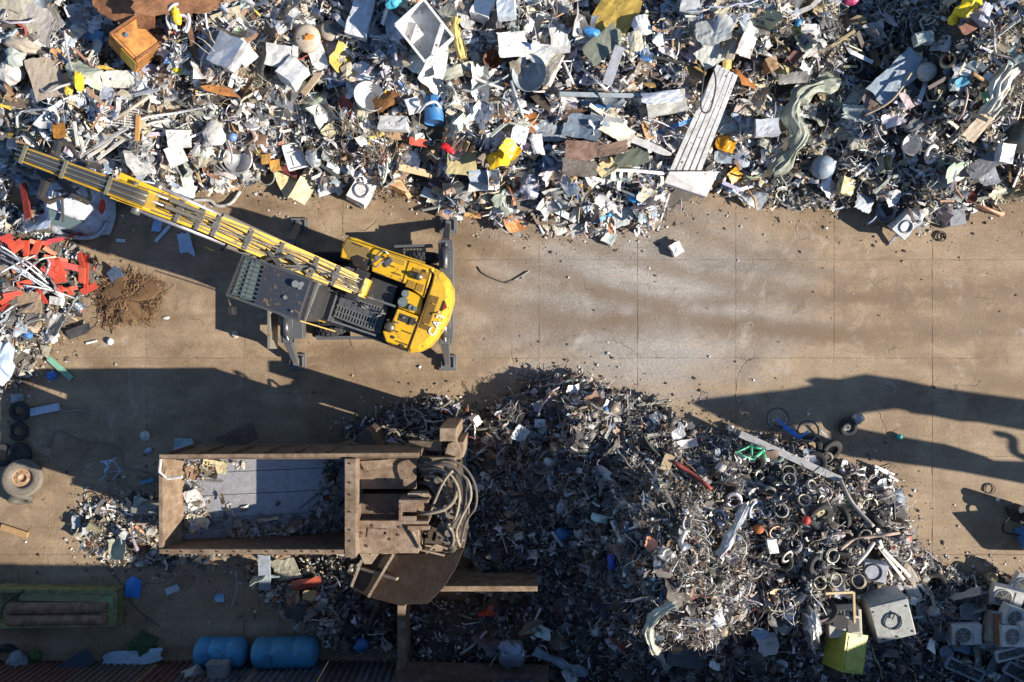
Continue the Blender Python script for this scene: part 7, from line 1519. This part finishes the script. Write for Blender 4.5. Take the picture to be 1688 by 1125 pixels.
# ---- litter: tens of thousands of small bent pieces, joined
def tmpl(kind, r):
    if kind == 'sheet':
        n_ = 3; f = fold_fn(r, 3, r.uniform(.3, .9)); g_ = []
        for i in range(n_+1):
            for j in range(n_+1):
                u, v = i/n_-.5, j/n_-.5; jx, jy = r.uniform(-.10, .10), r.uniform(-.10, .10); g_.append((u+jx, (v+jy)*r_asp, f(u, v)+r.uniform(-.06, .06)))
        fs = []
        for i in range(n_):
            for j in range(n_): a = i*(n_+1)+j; fs += [(a, a+n_+1, a+n_+2), (a, a+n_+2, a+1)]
        return g_, fs
    if kind == 'chip':
        v = [(r.uniform(.3, .5)*math.cos(a), r.uniform(.2, .5)*math.sin(a), r.uniform(-.15, .15)) for a in [k*2*PI/5+r.uniform(-.3, .3) for k in range(5)]]
        return v+[(0, 0, r.uniform(-.1, .25))], [(k, (k+1) % 5, 5) for k in range(5)]
    if kind == 'chunk':
        v = []
        for (a, b_, c) in ((-1,-1,-1),(1,-1,-1),(1,1,-1),(-1,1,-1),(-1,-1,1),(1,-1,1),(1,1,1),(-1,1,1)): v.append((a*r.uniform(.25, .5), b_*r.uniform(.2, .45), c*r.uniform(.15, .4)))
        q = [(3,2,1,0),(4,5,6,7),(0,1,5,4),(1,2,6,5),(2,3,7,6),(3,0,4,7)]; return v, [t_ for f_ in q for t_ in ((f_[0], f_[1], f_[2]), (f_[0], f_[2], f_[3]))]
    if kind in ('wire', 'tube', 'curl'):
        a = r.uniform(0, 6); P = [Vector((0, 0, 0))]; seg = {'wire': 6, 'tube': 4, 'curl': 9}[kind]; cv = r.uniform(-.9, .9)
        for q in range(seg):
            a += (cv*.9 if kind == 'curl' else r.uniform(-.6, .6)); P.append(P[-1]+Vector((math.cos(a), math.sin(a), r.uniform(-.3, .3)))/seg*(1.6 if kind == 'curl' else 1))
        c_ = sum(P, Vector())/len(P); m_ = MB().tube([p-c_ for p in P], {'wire': .012, 'tube': .032, 'curl': .015}[kind]*r.uniform(.7, 1.3), 3 if kind != 'tube' else 5)
        fs = []
        for f_ in m_.f:
            for t_ in range(1, len(f_)-1): fs.append((f_[0], f_[t_], f_[t_+1]))
        return m_.v, fs
    if kind == 'strip':
        P = []; a = 0; x = y = z = 0; w = r.uniform(.05, .12)
        for k in range(5): P += [(x-.5, y-w, z+r.uniform(-.04, .04)), (x-.5, y+w, z+r.uniform(-.04, .04))]; x += .25; y += r.uniform(-.1, .1); z += r.uniform(-.15, .15)
        return P, [t_ for k in range(4) for t_ in ((2*k, 2*k+2, 2*k+3), (2*k, 2*k+3, 2*k+1))]
rt = random.Random(31); TM = {}
for kd, cnt in (('sheet', 22), ('chip', 10), ('chunk', 10), ('wire', 14), ('tube', 12), ('curl', 12), ('strip', 12)):
    TM[kd] = []
    for _ in range(cnt):
        r_asp = rt.uniform(.45, 1.1); v, f = tmpl(kd, rt); TM[kd].append((np.array(v, float), np.array(f, int)))
def rotmats(n_, tilt):
    az_ = rng.uniform(0, 2*PI, n_); tx = rng.normal(0, tilt, n_); ty = rng.normal(0, tilt, n_)
    cz, sz, cx, sx, cy, sy = np.cos(az_), np.sin(az_), np.cos(tx), np.sin(tx), np.cos(ty), np.sin(ty)
    Z = np.zeros((n_, 3, 3)); X = Z.copy(); Y = Z.copy()
    Z[:, 0, 0] = cz; Z[:, 0, 1] = -sz; Z[:, 1, 0] = sz; Z[:, 1, 1] = cz; Z[:, 2, 2] = 1
    X[:, 0, 0] = 1; X[:, 1, 1] = cx; X[:, 1, 2] = -sx; X[:, 2, 1] = sx; X[:, 2, 2] = cx
    Y[:, 1, 1] = 1; Y[:, 0, 0] = cy; Y[:, 0, 2] = sy; Y[:, 2, 0] = -sy; Y[:, 2, 2] = cy
    return Y @ X @ Z
FX, FY, FR, FZ = FT[:, 0], FT[:, 1], FT[:, 2], FT[:, 3]
ZN = ['ul', 'um', 'ur', 'left', 'dark', 'ringy', 'lowleft']
def litter(hname, label, spec, seed, pts=None):
    """spec: list of (kind, count, size lo, size hi, tilt, lift lo, lift hi)"""
    hp = HEAPS[hname] if hname else HEAPS['upper']; hh = hp['h']; ii, jj = np.nonzero(hh > .03)
    cx_, cy_ = gx[ii], gy[jj]; zz = hh[ii, jj]; spx = 844+cx_*S/(1-zz/CAMH); spy = 562-cy_*S/(1-zz/CAMH)
    ok = (spx > -60) & (spx < 1750) & (spy > -60) & (spy < 1180); ii, jj = ii[ok], jj[ok]
    VV, FF, CC = [], [], []; base = 0
    for (kd, cnt, s0_, s1_, tilt, l0, l1) in spec:
        q = rng.integers(0, len(ii), cnt); x = gx[ii[q]]+rng.uniform(-.06, .06, cnt); y = gy[jj[q]]+rng.uniform(-.06, .06, cnt)
        size = s0_+(s1_-s0_)*rng.random(cnt)**2.2
        if pts is not None: x, y, z = pts(cnt); z = z+rng.uniform(l0, l1, cnt)
        else: z = heap(x, y)+rng.uniform(l0, l1, cnt)
        keep = np.ones(cnt, bool)
        for a in range(0, cnt, 4000):
            sl = slice(a, min(cnt, a+4000)); d = np.hypot(x[sl, None]-FX[None], y[sl, None]-FY[None])-FR[None]-size[sl, None]*.25
            near = d.min(1) < 0; keep[sl] = ~near | (rng.random(near.shape) < .05) | (pts is not None)
        x, y, z, size = x[keep], y[keep], z[keep], size[keep]; n_ = len(x)
        px = 844+x*S/(1-z/CAMH); py = 562-y*S/(1-z/CAMH)
        zi = np.array([ZN.index(zone(a, b_)) for a, b_ in zip(px, py)]); col = np.zeros((n_, 4))
        for k, zn in enumerate(ZN):
            m = zi == k
            if m.any():
                cs, wt = PALN[zn]; ci = rng.choice(len(cs), m.sum(), p=wt); col[m, :3] = cs[ci]
        zs = np.array([1.0, 1.0, .62, 1.0, .85, .9, .9])[zi]*np.clip(.75+.6*vnoise(x, y, .7, 91), .6, 1.35); size = size*zs
        # patches of like colour: local brightness drift
        dr = .72+.56*vnoise(x, y, .9, 44); col[:, :3] *= (dr*rng.uniform(.8, 1.2, n_))[:, None]; col = np.clip(col, .01, .85)
        if kd in ('wire', 'strip', 'curl'): col[:, :3] = np.clip(col[:, :3]*1.25+.03, 0, .85)
        col[:, 3] = np.where(rng.random(n_) < .22, .85, 0.0)
        M = rotmats(n_, tilt)*size[:, None, None]; ti = rng.integers(0, len(TM[kd]), n_)
        for t_ in range(len(TM[kd])):
            m = np.nonzero(ti == t_)[0]
            if not len(m): continue
            tv, tf = TM[kd][t_]; v = np.einsum('nij,kj->nki', M[m], tv)+np.stack([x[m], y[m], z[m]], 1)[:, None, :]
            VV.append(v.reshape(-1, 3)); FF.append((tf[None]+(np.arange(len(m))*len(tv))[:, None, None]+base).reshape(-1, 3)); CC.append(np.repeat(col[m], len(tv), 0)); base += len(m)*len(tv)
    V = np.concatenate(VV); F = np.concatenate(FF); C = np.concatenate(CC)
    V[:, 2] = np.maximum(V[:, 2], .004+.02*rng.random(len(V)))
    me = bpy.data.meshes.new('scrap_litter'); me.vertices.add(len(V)); me.vertices.foreach_set('co', V.ravel()); me.loops.add(F.size); me.loops.foreach_set('vertex_index', F.ravel().astype(np.int32))
    me.polygons.add(len(F)); me.polygons.foreach_set('loop_start', np.arange(0, F.size, 3, dtype=np.int32)); me.polygons.foreach_set('loop_total', np.full(len(F), 3, dtype=np.int32))
    at_ = me.attributes.new('paint', 'FLOAT_COLOR', 'POINT'); at_.data.foreach_set('color', C.ravel().astype(np.float32)); me.materials.append(MATS['scrap']); me.update(calc_edges=True)
    o = link(bpy.data.objects.new('scrap_litter', me)); tag(o, label, 'small scrap', kind='stuff'); return len(F)
NT = 0
NT += litter('upper', 'small bent scrap covering the long heap along the top', [('sheet', 12000, .08, .38, .6, 0, .26), ('sheet', 2300, .32, .72, .42, .08, .28), ('chip', 14000, .05, .17, .6, 0, .22), ('chunk', 8000, .05, .24, .6, -.03, .22), ('wire', 6500, .3, 1.2, .3, .10, .42), ('tube', 6500, .15, .75, .35, .06, .36), ('curl', 2600, .15, .5, .5, .06, .34), ('strip', 8500, .15, .75, .45, .05, .36)], 1)
NT += litter('centre', 'small dark scrap covering the big heap right of the shear', [('sheet', 8000, .06, .30, .6, 0, .25), ('sheet', 700, .3, .55, .5, .08, .28), ('chunk', 500, .2, .42, .5, 0, .25), ('chip', 11000, .04, .13, .6, 0, .22), ('chunk', 7000, .05, .18, .6, -.03, .2), ('wire', 9000, .2, .9, .35, .05, .36), ('tube', 4800, .10, .45, .4, .03, .3), ('curl', 5200, .10, .42, .6, .03, .32), ('strip', 5500, .10, .45, .5, .03, .32)], 2)
NT += litter('left', 'small scrap around the red offcuts at the left edge', [('sheet', 700, .10, .40, .5, 0, .25), ('chip', 1100, .05, .15, .6, 0, .15), ('chunk', 900, .05, .2, .6, -.02, .15), ('wire', 420, .3, .9, .3, .05, .3), ('tube', 380, .15, .7, .3, .05, .3), ('strip', 420, .12, .5, .4, .03, .25)], 3)
NT += litter('bin', 'dark scrap filling the rusty open bin', [('sheet', 200, .08, .3, .5, 0, .2), ('chunk', 500, .05, .2, .5, 0, .2), ('curl', 250, .1, .35, .5, 0, .2), ('strip', 160, .1, .4, .4, 0, .2)], 4)
NT += litter('container_side', 'pale rubble and splinters left of the hopper', [('sheet', 300, .08, .45, .25, 0, .10), ('chip', 600, .04, .14, .4, 0, .06), ('chunk', 500, .04, .13, .4, 0, .05), ('wire', 200, .2, .9, .15, .02, .12), ('strip', 260, .1, .6, .2, 0, .08)], 5)
NT += litter('machine_front', 'pale shreds spilled above the shear machine', [('sheet', 260, .06, .25, .5, 0, .12), ('chip', 900, .04, .13, .5, 0, .1), ('chunk', 1100, .04, .15, .5, 0, .1), ('curl', 350, .1, .3, .4, .02, .15), ('strip', 350, .08, .35, .4, 0, .12)], 6)
NT += litter('south', 'dark mixed scrap spilled below the hopper', [('sheet', 320, .08, .4, .5, 0, .2), ('chip', 500, .05, .14, .5, 0, .15), ('chunk', 600, .05, .2, .5, 0, .15), ('wire', 140, .3, .9, .3, .03, .2), ('tube', 140, .15, .6, .3, .03, .2), ('strip', 260, .1, .5, .4, 0, .2)], 7)
def hop_pts(clusters):
    def f(n_):
        c = rng.integers(0, len(clusters), n_); cl = np.array(clusters, float); px = cl[c, 0]+rng.normal(0, 1, n_)*cl[c, 2]; py = cl[c, 1]+rng.normal(0, 1, n_)*cl[c, 3]
        px = np.clip(px, 306, 566); py = np.clip(py, 762, 898); P = [hop(a, b_) for a, b_ in zip(px, py)]; return np.array([p.x for p in P]), np.array([p.y for p in P]), np.array([p.z for p in P])+.02
    return f
NT += litter(None, 'pale torn scraps scattered over the lit floor of the hopper', [('sheet', 90, .06, .25, .4, 0, .08), ('chip', 220, .03, .10, .5, 0, .05), ('chunk', 120, .03, .09, .5, 0, .04), ('strip', 60, .08, .3, .3, 0, .06)], 8, hop_pts([(355,768,22,7),(322,822,12,14),(335,862,22,9),(380,858,30,14),(315,780,8,8)]))
NT += litter(None, 'dark scrap gathered at the right end of the hopper floor', [('sheet', 130, .08, .35, .5, 0, .3), ('chip', 200, .04, .14, .5, 0, .2), ('chunk', 160, .04, .16, .5, 0, .2), ('strip', 140, .1, .5, .4, .02, .3), ('tube', 60, .2, .7, .3, .05, .3)], 9, hop_pts([(548,800,10,28),(540,860,18,22),(555,880,10,12),(420,880,28,8),(490,870,30,10)]))
# crumbs strewn on the open concrete, denser near the heaps
def crumbs():
    d = np.min([np.where(hp['h'] > 0, 9, 0)*0+1 for hp in HEAPS.values()], 0)*0+99.0
    for hp in HEAPS.values(): d = np.minimum(d, np.abs(np.minimum(inside_dist(hp['poly']), 0))+np.where(hp['h'] > 0, 50, 0)*0)
    dens = np.where(HF > 0, 0, 1.3*np.exp(-d/.26)+.0045+.07*np.exp(-d/.9)); dens[(GYY > 6) | (GXX > 15.5) | (GXX < -15.5)] = 0
    pr = dens.ravel()/dens.sum(); n_ = 10500; q = rng.choice(len(pr), n_, p=pr); x = GXX.ravel()[q]+rng.uniform(-.06, .06, n_); y = GYY.ravel()[q]+rng.uniform(-.06, .06, n_)
    size = .014+.09*rng.random(n_)**5; VV, FF, CC = [], [], []; base = 0
    cols = np.array([(.70,.68,.64),(.45,.40,.33),(.25,.2,.15),(.06,.05,.045),(.15,.11,.08),(.5,.5,.5)]); C0 = np.ones((n_, 4)); C0[:, :3] = cols[rng.choice(6, n_, p=[.16,.14,.22,.2,.2,.08])]; C0[:, 3] = 0
    M = rotmats(n_, .3)*size[:, None, None]
    for k, (kd, w) in enumerate((('chunk', .5), ('chip', .3), ('strip', .2))):
        m = np.nonzero((q % 10 >= (0, 5, 8)[k]) & (q % 10 < (5, 8, 10)[k]))[0]; tv, tf = TM[kd][k]
        v = np.einsum('nij,kj->nki', M[m], tv)+np.stack([x[m], y[m], size[m]*.2], 1)[:, None, :]; VV.append(v.reshape(-1, 3)); FF.append((tf[None]+(np.arange(len(m))*len(tv))[:, None, None]+base).reshape(-1, 3)); CC.append(np.repeat(C0[m], len(tv), 0)); base += len(m)*len(tv)
    V = np.concatenate(VV); F = np.concatenate(FF); C = np.concatenate(CC); me = bpy.data.meshes.new('crumbs'); me.from_pydata(V.tolist(), [], F.tolist())
    at_ = me.attributes.new('paint', 'FLOAT_COLOR', 'POINT'); at_.data.foreach_set('color', C.ravel().astype(np.float32)); me.materials.append(MATS['scrap']); o = link(bpy.data.objects.new('crumbs', me)); tag(o, 'crumbs and chips strewn over the open concrete', 'litter', kind='stuff')
crumbs()
print('litter triangles', NT, 'objects', len(bpy.data.objects))

# ------------------------------------------------------------------ labels of repeats: placed by the nearest thing one can find
LM = [('orange cabinet',222,82),('white hose loops',296,30),('crushed silver casing',390,92),('pale grey cube',462,95),('white corner box',488,128),('beige dish',506,63),('long pale steel casing',598,25),('turquoise bag',650,6),('open fridge shell',704,55),('yellow bumper',756,62),('brown bucket',812,97),('blue barrel',716,200),('white washing drum',610,158),('khaki board',761,268),('brown carton',744,312),('washing machine',598,318),('white tray',486,258),('cream folded sheet',478,300),('steel drum bowl',392,262),('white wire shelf',195,192),('orange bow plate',363,149),('yellow hose reel',136,139),('dusty white bag',28,124),('brown grey board',76,128),('corner tarpaulin',35,30),('blue tray',162,62),('boom tip',45,255),('square white lid',292,257),('mustard sheet',1008,34),('bright white crumpled sheet',1057,42),('small blue bag',975,55),('grey blue bowl',872,120),('blue grey flat bar',990,157),('long beige box',1098,171),('yellow plastic sheet',828,258),('slate blue sheet',960,208),('reddish brown plate',958,248),('green black tarpaulin',1040,262),('blue ball container',1044,327),('grey square board',1027,357),('pale green open box',1003,391),('ribbed panel top',1180,125),('ribbed panel end',1135,305),('pointed grey sheet',1172,52),('orange funnel',1196,237),('orange flap',1212,288),('white heater',1138,12),('grey green duct bend',1315,150),('lower end of the grey duct',1275,285),('white shell sheet',1231,75),('smooth blue plate',1478,128),('bright yellow sack',1588,14),('magenta tub',1400,2),('pale green box',1518,68),('sky blue rag',1585,135),('cream bumper',1648,150),('buried tyre',1552,147),('blue grey tank end',1356,275),('white bright box',1645,254),('white wash tub',1504,238),('leaning grey panel',1425,334),('star shaped white plate',1473,326),('dark grey cube',1563,362),('salmon pipe',1628,345),('dark red carpet',1320,82),('blue canister',1315,39),
('car wreck',135,342),('torn blue car door',97,340),('dark red bar',107,392),('round tan lid',46,498),('small pale box',97,496),('silver trunking',60,465),('grey torn sheet',90,534),('film bundle',14,590),('big red plate',94,447),('upright red bar',141,449),('brushwood heap',212,492),
('dull red pipe',1140,780),('tan plate',1100,762),('blue bicycle',1303,708),('green bicycle frame',1240,745),('long steel channel',1300,752),('white card box',1271,898),('red lamp shell',1327,856),('orange brown pot',1248,870),('salmon shard',1072,896),('shaded blue bag',925,878),('deep blue bag',1008,925),('small white sheet',890,698),('pale bent duct',1072,1040),('pale crushed channel',1208,880),('round speaker opening',1437,936),('cream carcass',1385,1018),('big dirty white cabinet',1460,1015),('yellow green cabinet',1389,1081),('dark grey bottom panel',1130,1084),('blue grey car part cluster',845,1072),('grey crumpled casting',1330,1030),('yellowish wheel rim',1352,845),('free standing outdoor unit',1586,1040),('tin can',1636,955),('flat tyre at the tip',1540,960),('curving rusty hose',1440,884),('machine mast',742,722),('bin wall',660,1050),('beige tarpaulin',470,938),('engine block',492,1002),('olive torn tarpaulin',194,905),('grey foil sheet',240,835),('machine lid',670,955),('right heap foot',1500,850),('upper heap tip of the dark heap',920,630)]
LMA = np.array([(a, b_) for _, a, b_ in LM], float)
bpy.context.view_layer.update()
from collections import defaultdict
by = defaultdict(list)
for o in bpy.data.objects:
    if o.parent is None and 'label' in o and o.get('group') and o.get('kind') is None: by[o['label']].append(o)
used = set(o['label'] for o in bpy.data.objects if 'label' in o)
DIRS = ['right of', 'above right of', 'above', 'above left of', 'left of', 'below left of', 'below', 'below right of']
for lab, obs in list(by.items()):
    if len(obs) < 2: continue
    head = lab.split(' in the ')[0].split(' lying across')[0].split(' right of the boom tip')[0].split(' at the left edge')[0]
    if head.startswith('pale metal pulley or coil'): head = 'pale metal coil'
    if head.startswith('scrapped wheel'): head = 'scrapped wheel with rim'
    if head.startswith('short wooden batten'): head = 'short wooden batten'
    for o in obs:
        p = o.matrix_world.translation; k = 1-p.z/CAMH; px = 844+p.x*S/k; py = 562-p.y*S/k
        order = np.argsort(np.hypot(LMA[:, 0]-px, LMA[:, 1]-py))[:4]; done = False
        for q in order:
            dx, dy = px-LMA[q, 0], LMA[q, 1]-py; d = math.hypot(dx, dy); s_ = DIRS[int(round(math.atan2(dy, dx)/(PI/4))) % 8]
            for far in (('close ' if d < 45 else ''), ('just ' if d < 25 else 'a little way ' if d < 70 else 'farther ')):
                L = head+' '+far+s_+' the '+LM[q][0]
                if L not in used and len(L.split()) <= 16: o['label'] = L; used.add(L); done = True; break
            if done: break
        if not done: o['label'] = L
